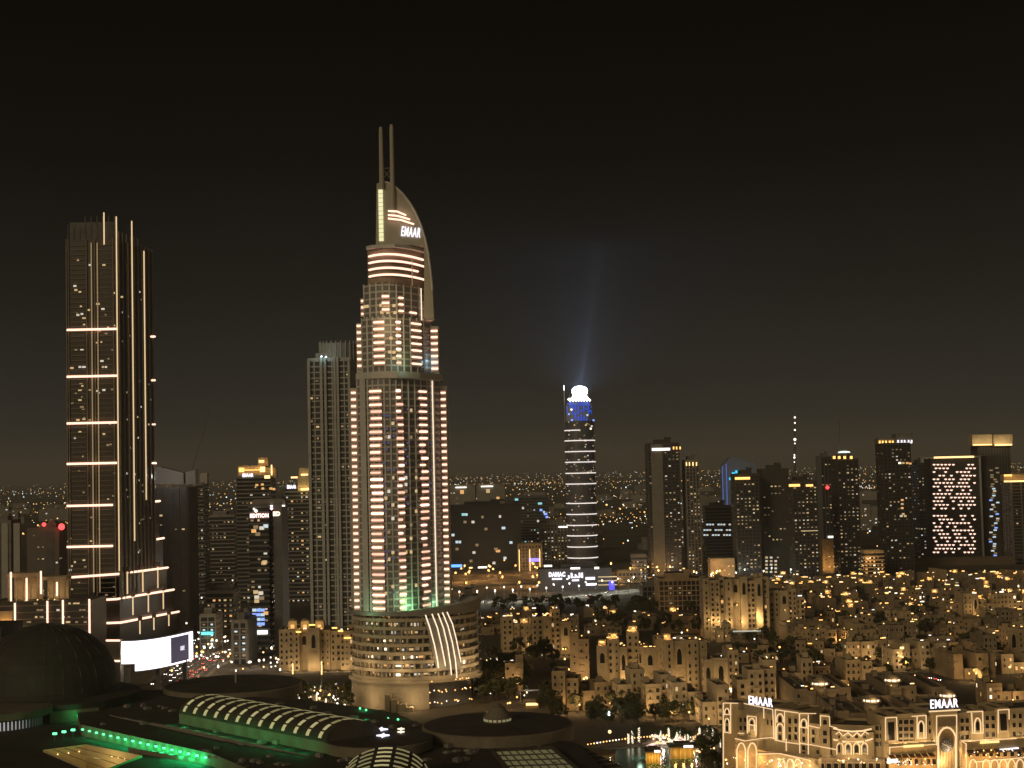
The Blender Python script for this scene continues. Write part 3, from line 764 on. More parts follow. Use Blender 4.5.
# ---------------------------------------------------------------- shopping mall roofs in the foreground
RZ = 24.0
MALLW = mat('mall_wall', (0.20, 0.17, 0.125), 0.85, var=0.2)
GREENL = emi('green_lamp', (0.16, 1.0, 0.42), 2.2)
SKYL = emi('skylight_glow', (0.92, 0.80, 0.38), 0.20)
SKYB = emi('skylight_glow_bright', (0.95, 0.83, 0.40), 0.42)
mall = thing('shopping_mall', 'broad dark flat roofed shopping mall with green lit edges and a glowing sunken skylight', 'mall', (-60, 560, 0))
MO = Vector((-60, 560, 0))
def mg(px, py, z=RZ): p = gnd(px, py, z) - MO; return (p.x, p.y)
LZ = 20.5
# lower deck with a rectangular light well
out = [mg(-60, 790, LZ), mg(-60, 712, LZ), mg(30, 709, LZ), mg(95, 715, LZ), mg(215, 756, LZ), mg(330, 800, LZ)]
well = [mg(43, 752, LZ), mg(86, 746.5, LZ), mg(142, 757.5, LZ), mg(96, 775, LZ)]
bm = bmesh.new(); vo = [bm.verts.new((x, y, LZ)) for x, y in out]; vi = [bm.verts.new((x, y, LZ)) for x, y in well]
ed = [bm.edges.new((vo[k], vo[(k + 1) % 6])) for k in range(6)] + [bm.edges.new((vi[k], vi[(k + 1) % 4])) for k in range(4)]
bmesh.ops.triangle_fill(bm, use_beauty=True, use_dissolve=False, edges=ed)
def inside(pt, poly):
    r = False
    for k in range(len(poly)):
        (x0, y0), (x1, y1) = poly[k], poly[k - 1]
        if (y0 > pt[1]) != (y1 > pt[1]) and pt[0] < (x1 - x0) * (pt[1] - y0) / (y1 - y0) + x0: r = not r
    return r
for f_ in [f_ for f_ in bm.faces if inside(f_.calc_center_median()[:2], well)]: bm.faces.remove(f_)
me = bpy.data.meshes.new('lower_roof'); bm.to_mesh(me); bm.free(); me.materials.append(ROOFD); link('lower_roof', me, mall)
b = MB()
for k in range(4):
    p, q = well[k], well[(k + 1) % 4]; b.face([(p[0], p[1], LZ + .8), (q[0], q[1], LZ + .8), (q[0], q[1], LZ - 9), (p[0], p[1], LZ - 9)], 0)
b.face([(x, y, LZ - 9) for x, y in well], 0); b.build('light_well', mat('well_cream', (0.55, 0.45, 0.26), .7, var=.1), mall)
b = MB()
for k in range(1, 4):
    t = k / 4; p = Vector(well[0] + (LZ + .4,)).lerp(Vector(well[1] + (LZ + .4,)), t); q = Vector(well[3] + (LZ + .4,)).lerp(Vector(well[2] + (LZ + .4,)), t); b.tube([p, q], .12, 0, 4)
b.build('well_beam', DARKC, mall)
cwx = sum(p[0] for p in well) / 4; cwy = sum(p[1] for p in well) / 4
lamp_light((cwx, cwy + 2, LZ - 3), 3300, (1, .74, .3), mall, 1)
for k in range(9):
    t = (k + .5) / 9; P = Vector(well[1] + (LZ - 1.5,)).lerp(Vector(well[2] + (LZ - 1.5,)), t) if k > 3 else Vector(well[0] + (LZ - 1.5,)).lerp(Vector(well[1] + (LZ - 1.5,)), (k + .5) / 4)
    bb = MB(); bb.ball((P.x - .3, P.y - 1, P.z), .33); bb.build('well_lamp', LAMP_Y, mall)
# main upper roof
up = [mg(81, 727), mg(212, 756.5), mg(262, 778), mg(420, 800), mg(640, 800), mg(575, 742), mg(420, 725), mg(300, 700), mg(175, 690), mg(70, 690)]
b = MB(); b.prism(up, 0, RZ, 0, 1)
for k in range(2):
    p, q = Vector(up[k]), Vector(up[k + 1]); d = (q - p).normalized(); n = Vector((-d.y, d.x)) * .5
    b.prism([tuple(p), tuple(q), tuple(q + n), tuple(p + n)], RZ + .01, RZ + 1.0, 0)
b.build('roof', [MALLW, ROOFD], mall)
p, q = Vector(mg(81, 727) + (0,)), Vector(mg(212, 756.5) + (0,)); d = (q - p).normalized(); n = Vector((d.y, -d.x, 0))
if n.x > 0: n = -n
for k in range(17):
    c = p.lerp(q, (k + .4) / 17) + n * .55; bb = MB(); bb.box(c.x, c.y, RZ - 1.0, .95, .7, .6, 0, math.atan2(d.y, d.x)); bb.build('green_lamp', GREENL, mall)
p2 = Vector(mg(52, 733) + (0,))
for k in range(3):
    c = p2.lerp(p, (k + .3) / 3.2); bb = MB(); bb.box(c.x, c.y, LZ + 2.6, 1.6, .8, .8, 0); bb.box(c.x, c.y, LZ, .3, .3, 2.6, 1); bb.build('green_lamp', [GREENL, DARKC], mall)
for t, ww in [(k / 16, 40 + 95 * k) for k in range(1, 16)]: c = p.lerp(q, t) + n * 2.2; lamp_light((c.x, c.y, RZ - 1.4), ww, GRN, mall, .5)
# lower parapet in front of the green strip
b = MB(); a0, a1 = Vector(mg(128, 752, LZ) + (0,)), Vector(mg(214, 766, LZ) + (0,)); dd = (a1 - a0).normalized(); nn = Vector((-dd.y, dd.x, 0)) * 1.0
b.prism([tuple(a0.xy), tuple(a1.xy), tuple((a1 + nn).xy), tuple((a0 + nn).xy)], LZ + .01, LZ + 1.6, 0); b.build('parapet', MALLW, mall)
# plant boxes and duct rows on the roof
rr = random.Random(21)
for k in range(120):
    px, py = rr.uniform(100, 560), rr.uniform(705, 768); x, y = mg(px, py)
    if inside((x, y), up):
        b = MB(); sx_, sy_, sz_ = rr.uniform(1, 3.5), rr.uniform(1, 3), rr.uniform(.4, 1.4); b.box(x, y, RZ + .01, sx_, sy_, sz_, 0, .8); b.box(x, y, RZ + .02 + sz_, sx_ * .6, sy_ * .6, .25, 0, .8); b.build('roof_unit', GREYC, mall)
b = MB()
for k in range(7):
    A, B = mg(110 + k * 14, 716 + k * 2.5), mg(225 + k * 14, 742 + k * 2.5); b = MB(); b.tube([A + (RZ + .25,), B + (RZ + .25,)], .22, 0, 4); b.build('roof_duct', GREYC, mall)
# green lit wall panels at the back left
for x0, x1, y0, y1, Y in ((50, 99, 720, 716, 664), (112, 139, 714, 713, 690)):
    A, B = at(x0, y0, Y) - MO, at(x1, y1, Y + 10) - MO
    b = MB(); dv = Vector((B.x - A.x, B.y - A.y)); nv = Vector((dv.y, -dv.x)).normalized(); zt_ = at(x0, y0 - 8, Y).z
    b.prism([(A.x, A.y), (B.x, B.y), (B.x - nv.x, B.y - nv.y), (A.x - nv.x, A.y - nv.y)], LZ, zt_, 0); b.build('back_wall', MALLW, mall)
    lamp_light(((A.x + B.x) / 2 + nv.x * 3, (A.y + B.y) / 2 + nv.y * 3, LZ + 3), 500 if x0 < 100 else 250, GRN, mall, 1)

# barrel vaults
def vault(name, label, P, Q, perp, r, rise, z, nrib, lam, seed=1, npan=7, wallh=4.0):
    P, Q = Vector((P[0], P[1], 0)), Vector((Q[0], Q[1], 0)); perp = Vector((perp[0], perp[1], 0)).normalized()
    t = thing(name, label, 'mall roof', (P.x, P.y, 0)); ax = Q - P
    def arc(s_, a, k=1.0):
        c = P + ax * s_ + perp * (r * (1 - math.cos(a)) ) ; v = c - P
        return Vector((v.x, v.y, z + rise * math.sin(a) * k))
    b = MB(); N = 16; M = nrib
    for j in range(M):
        for k in range(N):
            a0, a1 = math.pi * k / N, math.pi * (k + 1) / N
            b.face([arc(j / M, a0), arc((j + 1) / M, a0), arc((j + 1) / M, a1), arc(j / M, a1)], 0)
    for s_ in (0, 1): b.face([arc(s_, math.pi * k / N) for k in range(N + 1)], 0)
    base = [P, Q, Q + perp * 2 * r, P + perp * 2 * r]; b.prism([((v - P).x, (v - P).y) for v in base], z - wallh - 1, z, 1)
    b.build('shell', [ROOFD, MALLW], t)
    for j in range(nrib):
        s0 = (j + .5) / nrib; w_ = .78 / ax.length
        b = MB()
        for k in range(npan):
            a0, a1 = .12 + (math.pi - .24) * (k + .11) / npan, .12 + (math.pi - .24) * (k + .89) / npan
            H_ = [lambda s_, a, o=o: arc(s_, a) + (perp * (-math.cos(a)) + Vector((0, 0, math.sin(a)))) * o for o in (.05, .3)]
            lo, hi = H_
            for a_, c_ in ((a0, (a0 + a1) / 2), ((a0 + a1) / 2, a1)):
                q = [(s0 - w_, a_), (s0 + w_, a_), (s0 + w_, c_), (s0 - w_, c_)]
                i = len(b.v); b.v += [tuple(lo(*u)) for u in q] + [tuple(hi(*u)) for u in q]
                b.f += [(i + 4, i + 5, i + 6, i + 7), (i, i + 1, i + 5, i + 4), (i + 1, i + 2, i + 6, i + 5), (i + 2, i + 3, i + 7, i + 6), (i + 3, i, i + 4, i + 7)]
                mi = 1 if k in lam else 0; b.m += [mi] * 5
        b.build('skylight', [SKYL, SKYB], t)
    return t, P, ax, perp
P, Q = gnd(179, 713.5, 28), gnd(326, 742.5, 28)
t, P_, ax, pp = vault('vaulted_mall_roof', 'long curved mall roof with a row of pale yellow arched skylights', P, Q, (.93, .37), 10.6, 7.0, 28, 13, (0, 1))
for k in range(10):
    c = ax * (k + .5) / 10 - pp * 6; lamp_light((c.x, c.y, 26), (300, 300, 320, 340, 420, 480, 520, 480, 420, 360)[k], GRN, t, 1)
for k in range(3):
    c = ax * (k + .5) / 3 + pp * 22; lamp_light((c.x, c.y, 27), 160, GRN, t, 1)
# low green-lit shoulder roof beyond the vault
g = thing('low_mall_wing', 'low dark roofed mall wing with green edge lamps beyond the arched skylights', 'mall', tuple(gnd(330, 705, 0)))
G0 = gnd(330, 705, 0); b = MB()
poly = [gnd(px, py, 22) - G0 for px, py in ((250, 703), (300, 699), (345, 705), (395, 713), (432, 728), (380, 726), (320, 716))]
b.prism([(q.x, q.y) for q in poly], 0, 22, 0, 1); b.build('roof', [MALLW, ROOFD], g)
for px, py in ((361, 721), (366.5, 722.5), (372, 724), (366, 709), (388, 717.5), (398, 718.5), (360, 707.5)):
    p = gnd(px, py, 23) - G0; bb = MB(); bb.ball((p.x, p.y, 22.6), .55); bb.build('green_lamp', GREENL, g)
for px, py in ((366, 722), (395, 718), (364, 708)): p = gnd(px, py, 23) - G0; lamp_light((p.x, p.y, 24), 350, GRN, g, .5)
A = gnd(392, 765, 26)
vault('arched_mall_roof', 'arched mall roof at the bottom edge showing nested pale skylight ribs', (A.x - 14.2, 505), (A.x - 12.5, 462), (1, .04), 14.0, 10.2, 25.5, 6, (3,), npan=7, wallh=3)

# round roofs
def disc(name, label, px, py, rx, z, th, seed, over=1.0, mats=(MALLW, ROOFD)):
    c = gnd(px, py, z); r = rx * c.y / FPX
    t = thing(name, label, 'mall roof', (c.x, c.y, 0))
    b = MB(); b.lathe([(r * .93, 0), (r * .93, z - th), (r, z - th), (r * 1.0, z - .5), (r * .985, z), (r * .97, z + .05)], 56, 0); b.build('drum', [mats[0]], t)
    b = MB(); b.lathe([(r * .968, z - .1), (r * .968, z + .3), (r * .5, z + .8), (.3, z + 1.1)], 56, 0); b.build('roof', [mats[1]], t)
    return t, c, r
t, c, r = disc('round_roof_pavilion', 'large round flat roof with a small glazed cone, below the tall hotel', 497.5, 724, 75, 28, 5.5, 1)
b = MB(); b.lathe([(5.0, 29.0), (5.0, 30.4), (5.6, 30.5), (2.6, 34.6), (1.6, 34.8), (1.6, 35.6), (.3, 36)], 20, 0); b.build('cone', MALLW, t)
for k in range(18):
    a = 2 * math.pi * k / 18; b = MB(); b.box(5.0 * math.cos(a), 5.0 * math.sin(a), 29.4, .5, 1.1, .8, 0, a); b.build('cone_window', emi('cone_glow', (.95, .85, .45), .22), t)
t, c, r = disc('round_roof_pavilion', 'wide round dark roof behind the arched skylights at left', 233, 684, 68, 26, 4.5, 2)
b = MB(); b.box(2, -4, 27.0, .6, .6, 5, 0); b.build('roof_mast', METAL, t)
t, c, r = disc('round_roof_pavilion', 'small round roof with bright star shaped lights on top', 378, 738.5, 54, 28, 3.5, 3)
STAR = emi('star_light', (1.0, .86, .66), 1.3); STARB = emi('star_light_blue', (.82, .82, 1.0), 1.5)
for k, (px, py, rr_, m_) in enumerate(((365.5, 731.5, 2.0, STAR), (381, 729.5, 2.6, STARB), (383, 735.5, 2.4, STARB), (401, 729, 1.3, STAR), (401, 732, 1.3, STAR))):
    p = gnd(px, py, 29.4); b = MB(); pts = []
    for q in range(8):
        a = math.pi * q / 4; R_ = rr_ if q % 2 == 0 else rr_ * .38; pts.append((p.x - c.x + R_ * math.cos(a), p.y - c.y + 1.7 * R_ * math.sin(a)))
    b.prism(pts, 29.2, 29.7, 0); b.build('star_light', m_, t)
b = MB(); b.lathe([(r * .86, 21), (r * .86, 24.3)], 40, 0); b.build('clerestory', emi('clerestory_glow', (.85, .75, .3), .32), t)

# dome at the left edge
p = at(44, 688, 700); dz = p.z; dr = 70 * 700 / FPX
t = thing('domed_hall', 'huge dark dome at the left edge in front of the lit posts', 'dome', (p.x, 700 + 4, 0))
b = MB(); b.lathe([(dr * 1.02, 0), (dr * 1.02, dz)] + [(dr * math.cos(a * math.pi / 2 / 10), dz + 28.5 * math.sin(a * math.pi / 2 / 10)) for a in range(10)] + [(1.0, dz + 28.6)], 48, 0)
b.build('dome', mat('dome_cladding', (0.058, 0.052, 0.045), .7, var=.25, scale=.08), t)
b = MB()
for k in range(24):
    a = 2 * math.pi * k / 24
    b.tube([(dr * 1.003 * math.cos(q) * math.cos(a), dr * 1.003 * math.cos(q) * math.sin(a), dz + 28.58 * math.sin(q)) for q in (0, .3, .6, .9, 1.2, 1.45)], .18, 0, 4)
b.build('dome_rib', DARKC, t)
b = MB(); b.lathe([(dr * 1.3, 0), (dr * 1.3, dz - 3), (dr * 1.03, dz - 2)], 48, 0); b.build('plinth', ROOFD, t)
p0 = at(-4, 632, 716); b = MB(); b.box(p0.x - p.x - 10, 14, dz, 34, 30, at(0, 624, 716).z - dz, 0); b.build('stair_block', mat('dome_cladding', (0.045, 0.04, 0.034)), t)

# canopy arcade at the left edge
c = gnd(-4, 707, 28); t = thing('arcade_canopy', 'flat oval canopy over a brightly lit glass arcade at the left edge', 'canopy', (c.x, c.y, 0))
r = 56 * c.y / FPX
b = MB(); b.lathe([(r * .93, 24.5), (r, 25.2), (r, 28), (r * .9, 28.5), (1, 28.8)], 48, 0); b.build('canopy', MALLW, t)
b = MB(); b.lathe([(r * .80, 14), (r * .80, 24.4)], 48, 0); b.build('glazing', emi('arcade_glow', (.92, .86, .95), .42), t)
for k in range(40):
    a = math.pi + math.pi * k / 39 ; b = MB(); b.box(r * .83 * math.cos(a), r * .83 * math.sin(a), 14, .7, .9, 10.6, 0, a); b.build('column', DARKB, t)
b = MB(); b.lathe([(r * 1.15, 0), (r * 1.15, 14), (1, 14.2)], 48, 0); b.build('base', ROOFD, t)

# flat roof with a gridded skylight at the bottom
S0 = gnd(530, 760, 25)
t = thing('gridded_skylight', 'flat greenish yellow skylight with dark glazing bars on a dark roof at the bottom edge', 'skylight', (S0.x, S0.y, 0))
qd = [gnd(px, py, 25) - S0 for px, py in ((493, 751.5), (553, 749), (592, 782), (520, 784))]
for q in qd: q.z = 25
b = MB(); b.prism([(q.x, q.y) for q in qd], 24.03, 25, 0); b.build('pane', emi('skylight_greenish', (.85, .78, .34), .11), t)
b = MB()
for k in range(9):
    t_ = k / 8; b.tube([qd[0].lerp(qd[1], t_) + Vector((0, 0, .15)), qd[3].lerp(qd[2], t_) + Vector((0, 0, .15))], .3, 0, 4)
for k in range(7):
    t_ = k / 6; b.tube([qd[0].lerp(qd[3], t_) + Vector((0, 0, .2)), qd[1].lerp(qd[2], t_) + Vector((0, 0, .2))], .3, 0, 4)
b.build('glazing_bar', DARKC, t)
b = MB()
for k in range(4):
    A_, B_ = qd[k], qd[(k + 1) % 4]; b.tube([(A_.x, A_.y, 25.2), (B_.x, B_.y, 25.2)], .9, 0, 4)
b.build('frame', ROOFD, t)
S1 = gnd(600, 768, 20); t = thing('ramp_roof', 'dark sloping roof strip right of the gridded skylight', 'roof', (S1.x, S1.y, 0))
qd = [gnd(px, py, 22) - S1 for px, py in ((562, 748), (580, 745), (668, 790), (610, 795))]
b = MB(); b.prism([(q.x, q.y) for q in qd], 0, 22, 0, 1)
for k in range(12):
    u = k / 11; A_ = qd[0].lerp(qd[3], u); B_ = qd[1].lerp(qd[2], u); b.tube([(A_.x, A_.y, 22.2), (B_.x, B_.y, 22.2)], .25, 0, 4)
b.build('roof', [MALLW, ROOFD], t)
# curved terrace cafe right of the large round roof
c = gnd(585, 742, 14); t = thing('terrace_cafe', 'small curved terrace building with warm lit columns beside the large round roof', 'building', (c.x, c.y, 0))
b = MB(); b.lathe([(7.5, 0), (7.5, 8.5), (9.5, 8.8), (9.5, 9.8), (6, 10.4), (1, 10.5)], 28, 0, 0, 0, 1.3, 1); b.build('wall', [TAN[0]], t)
for k in range(14):
    a = math.pi * 1.0 + math.pi * k / 13; b = MB(); b.box(9.6 * 1.3 * .95 * math.cos(a), 9.1 * math.sin(a), 0, .6, .6, 8.8, 0, a); b.build('column', TAN[1], t)
for a in (3.6, 4.4, 5.2): lamp_light((12.5 * math.cos(a), 11 * math.sin(a), 4), 420, WRM, t, .4)
for k in range(5):
    a = 3.4 + k * .5; b = MB(); b.ball((11.8 * math.cos(a), 9.4 * math.sin(a), 7.8), .4); b.build('cafe_lamp', LAMP_Y, t)
# ---------------------------------------------------------------- the waterside market hall with outlined arches
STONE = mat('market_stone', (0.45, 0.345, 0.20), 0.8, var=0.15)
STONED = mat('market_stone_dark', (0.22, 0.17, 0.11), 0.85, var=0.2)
K0, K1 = Vector((at(722.5, 735, 632).x, 632, 0)), Vector((at(818, 735, 596).x, 596, 0))
K2, K3 = Vector((at(884, 735, 588).x, 588, 0)), Vector((at(1075, 735, 604).x, 604, 0))
mk = thing('market_hall', 'long tan waterside market hall with glowing outlined arches and a tall arched portal', 'market hall', tuple(K0))
class Wing:
    def __init__(s, A, B, name, label=None):
        s.A, s.u = A, (B - A).normalized(); s.L = (B - A).length; s.n = Vector((s.u.y, -s.u.x, 0))
        s.rz = math.atan2(s.u.y, s.u.x)
    def uv(s, px, py, out=0.0):
        d = ray(px, py); P = s.A + s.n * out; t = (P - Vector((0, 0, HCAM))).dot(s.n) / d.dot(s.n)
        q = Vector((0, 0, HCAM)) + d * t - s.A; return Vector((q.dot(s.u), -out, q.z))
    def place(s, o): o.parent = mk; o.location = s.A - K0; o.rotation_euler = (0, 0, s.rz); return o
    def line(s, pts, w_=.40, out=.12, m_=LINE, nm='outline_light', dep=.3):
        b = MB(); b.strip([s.uv(px, py, out) for px, py in pts], w_ * .75, dep, 0); s.place(b.build(nm, m_))
    def win(s, px, py, w_, h_, kind='dark', out=0.02, nm='window'):
        q = s.uv(px, py, out); o = bpy.data.objects.new(nm, WM[kind]); COL.objects.link(o); o.parent = mk
        o.location = (s.A - K0) + s.u * q.x + s.n * out + Vector((0, 0, q.z)); o.rotation_euler = (0, 0, s.rz); o.scale = (w_, 1, h_)
    def vol(s, b, x0, x1, ytop_px, xm, out, dep, z0=0.0, mi=0, top=1, ztop=None):
        """a wall volume between photo columns x0..x1 whose top edge passes through (xm, ytop_px)."""
        u0, u1 = s.uv(x0, 740, out).x, s.uv(x1, 740, out).x; z = s.uv(xm, ytop_px, out).z if ztop is None else ztop
        b.prism([(u0, -out), (u1, -out), (u1, dep), (u0, dep)], z0, z, mi, top)
        for (a0, a1, c0, c1) in ((u0, u1, -out, -out + .5), (u0, u1, dep - .5, dep), (u0, u0 + .5, -out + .51, dep - .51), (u1 - .5, u1, -out + .51, dep - .51)):
            b.prism([(a0, c0), (a1, c0), (a1, c1), (a0, c1)], z + .005, z + .9, mi)
        return u0, u1, z
def arch(cx, yspring, w_, yb, peak):
    """pointed arch outline in photo pixels."""
    h = w_ / 2
    return [(cx - h, yb), (cx - h, yspring)] + [(cx - h * math.cos(t) * (1 - .12 * math.sin(2 * t)), yspring - peak * math.sin(t)) for t in (.35, .75, 1.15)] + [(cx, yspring - peak)] + \
           [(cx + h * math.cos(t) * (1 - .12 * math.sin(2 * t)), yspring - peak * math.sin(t)) for t in (1.15, .75, .35)] + [(cx + h, yspring), (cx + h, yb)]
Wl = Wing(K0, K1, 'left'); Wm = Wing(K1, K2, 'mid'); Wr = Wing(K2, K3, 'right')
b = MB()
Wl.vol(b, 722.5, 738, 703.5, 724, .6, 10)
Wl.vol(b, 738.2, 775, 713, 745, 0, 16)
Wl.vol(b, 744.5, 773, 704.5, 746, -4, 18, 0)
Wl.vol(b, 747.5, 756.5, 716, 749, 1.5, 3)
Wl.vol(b, 775.2, 784.8, 710, 776, .7, 14)
Wl.vol(b, 785, 799.2, 711.5, 787, 0, 16)
Wl.vol(b, 799.4, 808.8, 714, 801, .7, 14)
Wl.vol(b, 809, 820, 725.5, 811, 0, 16)
Wl.place(b.build('wall', [STONE, ROOFM]))
b = MB()
Wm.vol(b, 820.2, 829.8, 716, 822, 1.0, 14)
Wm.vol(b, 830, 884, 727, 840, -1.5, 18)
# bowed bay
u0, u1 = Wm.uv(832, 740).x, Wm.uv(874, 740).x; zt = Wm.uv(853, 732, 2).z
q = [(u0 + (u1 - u0) * k / 10, -4.0 * math.sin(math.pi * k / 10) - .2) for k in range(11)]
b.prism(q + [(u1, 5), (u0, 5)], 0, zt, 0, 1)
zb_ = Wm.uv(853, 742, 3).z
b.prism([(x, y - .5) for x, y in q] + [(u1, 4), (u0, 4)], zb_ - .5, zb_ + .3, 0); 
Wm.place(b.build('wall', [STONE, ROOFM]))
b = MB()
Wr.vol(b, 884.2, 897.5, 718.5, 890, .7, 14)
Wr.vol(b, 897.7, 914.8, 716.5, 900, 0, 18)
Wr.vol(b, 915, 926.5, 715.5, 918, .7, 14)
Wr.vol(b, 926.7, 933.5, 719, 930, 0, 18)
Wr.vol(b, 933.7, 958.5, 713, 945, 2.2, 18)
Wr.vol(b, 958.7, 970.5, 715, 963, 0, 18)
Wr.vol(b, 970.7, 984, 712.5, 976, .7, 14)
Wr.vol(b, 984.2, 997, 713.5, 990, 0, 18)
Wr.vol(b, 997.2, 1009.8, 710, 1002, .7, 14)
Wr.vol(b, 1010, 1072, 710, 1024, 0, 18)
# lower terraces that stand in front
Wr.vol(b, 888, 936, 746, 900, 5, -.9); Wr.vol(b, 962, 1072, 743.5, 980, 5, -.9)
Wr.place(b.build('wall', [STONE, ROOFM]))
b = MB(); Wl.vol(b, 735, 757, 741.5, 745, 5, -.7); Wl.vol(b, 757.2, 818, 757, 790, 6, -.9); Wl.place(b.build('terrace_wall', [STONE, ROOFM]))
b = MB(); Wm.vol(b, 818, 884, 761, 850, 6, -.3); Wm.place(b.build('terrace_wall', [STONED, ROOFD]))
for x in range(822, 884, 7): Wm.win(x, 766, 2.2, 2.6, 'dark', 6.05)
AWN = mat('awning_brown', (.14, .09, .06), .9, var=.2)
for x0, x1, y in ((889, 935, 755.5), (966.5, 1030, 750.5)):
    p, q = Wr.uv(x0, y, 6.2), Wr.uv(x1, y - (x1 - x0) * .05, 6.2); b = MB(); n_ = 7
    for k in range(n_):
        a, c_ = p.lerp(q, (k + .06) / n_), p.lerp(q, (k + .94) / n_); i = len(b.v)
        for z_, y_ in ((0, 1.4), (-.9, -.6), (-1.3, -.6)): b.v += [(a.x, p.y + y_, a.z + z_), (c_.x, p.y + y_, c_.z + z_)]
        b.f += [(i, i + 1, i + 3, i + 2), (i + 2, i + 3, i + 5, i + 4)]; b.m += [0, 0]
    Wr.place(b.build('awning', AWN))
for x in range(892, 935, 6): Wr.win(x, 761.5, 1.9, 2.6, 'dark', 5.03)
for x in range(970, 1032, 7): Wr.win(x, 754, 2.0, 2.2, 'dark', 5.03)
# outlines, left wing
L = Wl.line
L([(723.5, 770), (723.5, 703), (738, 703.2)], out=.75); L([(730.8, 703), (730.8, 733)], out=.75); L([(724, 714.5), (731, 714.5)], out=.75); L([(724, 732), (731, 733)], out=.75)
for cx, ys, w_, yb, pk in ((727.2, 712, 4.6, 713.5, 3.6), (727.2, 722.5, 4.6, 731, 4)): L(arch(cx, ys, w_, yb, pk), .45, .8)
L([(744.5, 703.5), (773, 709.5), (774, 738)], out=.2); L([(764, 707.5), (764, 718)], out=.2)
L([(747.5, 733), (747.5, 716), (756.5, 717), (756.5, 735)], out=1.7); L([(749, 724.5), (755.8, 725.5)], .45, 1.7); L(arch(752, 721.5, 5.6, 731, 3), .45, 1.7)
L([(735.5, 738.5), (745, 741), (757, 739), (771, 737.5), (776, 739)], out=5.2); L([(730, 732.5), (744, 733.5)], out=.2)
L([(775.5, 709.5), (775.5, 740), (785, 742)], out=.85); L([(784.8, 740), (784.8, 711), (775.5, 709.5)], out=.85); L([(785, 711), (799, 713)], out=.2)
for ys, yb, pk in ((717.5, 722, 3.6), (727.5, 740, 3.8)): L(arch(780.2, ys, 6.4, yb, pk), .5, .85)
L([(799.6, 743), (799.6, 713.5), (816, 713.5)], out=.85); L([(808.6, 768), (808.6, 715)], out=.85); L([(800, 727), (808.6, 728)], out=.85); L(arch(804, 722.5, 5.6, 726.5, 3.4), .5, .85); L([(800, 743), (809, 744.5)], .5, .85)
L([(786.5, 739), (786.5, 754)], out=.2); L([(785, 742), (799, 744)], out=.2); L([(800, 768), (800, 744)], out=.85)
for cx in (741.5, 752.5): L(arch(cx, 750.5, 8.6, 768, 7.5), .6, 5.2)
L([(757, 754), (780, 753.5), (809, 760)], out=6.2)
for cx in (782, 790.5, 798): L(arch(cx, 764, 6.6, 770, 5), .5, 6.2)
L([(809, 725.5), (820, 728)], out=.2); L([(810, 744.5), (836, 749.5)], out=.3)
# middle bay
L = Wm.line
L([(820.5, 726), (820.5, 715.5), (829.5, 716.5), (829.8, 726), (837, 728)], out=1.15)
def bayo(px): t = max(0, min(1, (px - 832) / 42)); return 4.2 * math.sin(math.pi * t) + .35
def bay(pts, w_=.34):
    b = MB(); 
    for (p, q) in zip(pts, pts[1:]): b.strip([Wm.uv(*p, out=(bayo(p[0]) + bayo(q[0])) / 2), Wm.uv(*q, out=(bayo(p[0]) + bayo(q[0])) / 2)], w_, .3, 0)
    Wm.place(b.build('outline_light', LINE))
bay([(834, 728.5), (842, 730.5), (852, 731.5), (862, 731), (871, 729)], .6)
bay([(836, 734), (839, 731.5), (843, 736), (848, 732.5), (852.5, 736.5), (857, 732.5), (861, 736), (865, 731.5), (868.5, 734)])
bay([(834, 739.5), (843, 741.5), (853, 742), (863, 741.5), (872, 739)], .6)
for cx in (840, 848.3, 856.6, 864.6): bay(arch(cx, 746.5, 6.2, 754, 3.8))
# right wing
L = Wr.line
L([(885.5, 740), (885.5, 717.8), (896.5, 717.3), (897.2, 740)], out=.85)
L([(912, 716.3), (926, 715.3), (926, 738), (917, 738), (917, 717)], out=.85); L(arch(921, 725, 5.5, 736.5, 4), .5, .85)
L([(889.5, 754), (889.5, 747.3), (936.5, 744.2)], out=5.2); L([(961, 741), (1014, 738.6)], out=5.2); L([(961.5, 741), (966, 744), (966, 768)], out=5.2)
L([(929.5, 711.5), (959.5, 709.8)], .7, 2.4)
L([(936.5, 745), (936.5, 716), (956.5, 715), (956.5, 768)], out=2.4); L(arch(946.8, 737, 17.5, 768, 9.5), .8, 2.5); L([(938, 768), (938, 740)], out=2.4)
L([(967, 712), (982.5, 711.3), (983, 733), (972.5, 733), (971.5, 713)], out=.85); L(arch(977.5, 723.5, 6, 732, 5.5), .5, .85)
L([(998, 733), (998, 710), (1008.8, 709.3), (1009, 719)], out=.85); L([(974, 762), (1024, 757.5), (1060, 755)], out=5.2)
for cx in (973, 986, 994.5, 1003, 1011.5, 1020, 1028): L(arch(cx, 764, 7, 772, 4.6), .5, 5.25)
# windows
for x in (741, 745.5): 
    for y in (720, 728): Wl.win(x, y, 1.7, 2.2)
Wl.win(752, 723, 2, 2.4, 'arch', 1.55); Wl.win(727.2, 711, 1.7, 1.8, 'arch', .65)
for y in (720.5, 728): Wl.win(727.2, y, 1.8, 2.6, 'arch', .65)
for x in (790, 796):
    for y in (721, 729.5, 737): Wl.win(x, y, 1.9, 2.6)
for y in (719, 729, 737): Wl.win(780.2, y, 2.1, 2.7, 'arch', .72)
Wl.win(804, 724, 2, 2.4, 'arch', .72)
for y in (731, 739): Wl.win(804, y, 1.9, 2.4, 'dark', .72)
for y in (748, 754): Wl.win(804, y, 1.9, 2.2, 'dark', .72)
Wl.win(813.5, 732, 1.9, 2.6); Wl.win(813.5, 740, 1.9, 2.6)
for x in (768, 772): Wl.win(x, 722 + (x - 768) * .2, 1.2, 2.6)
for x in (818,): Wl.win(x, 752, 1.6, 2)
Wm.win(825, 722, 2, 2.4, 'arch', 1.02)
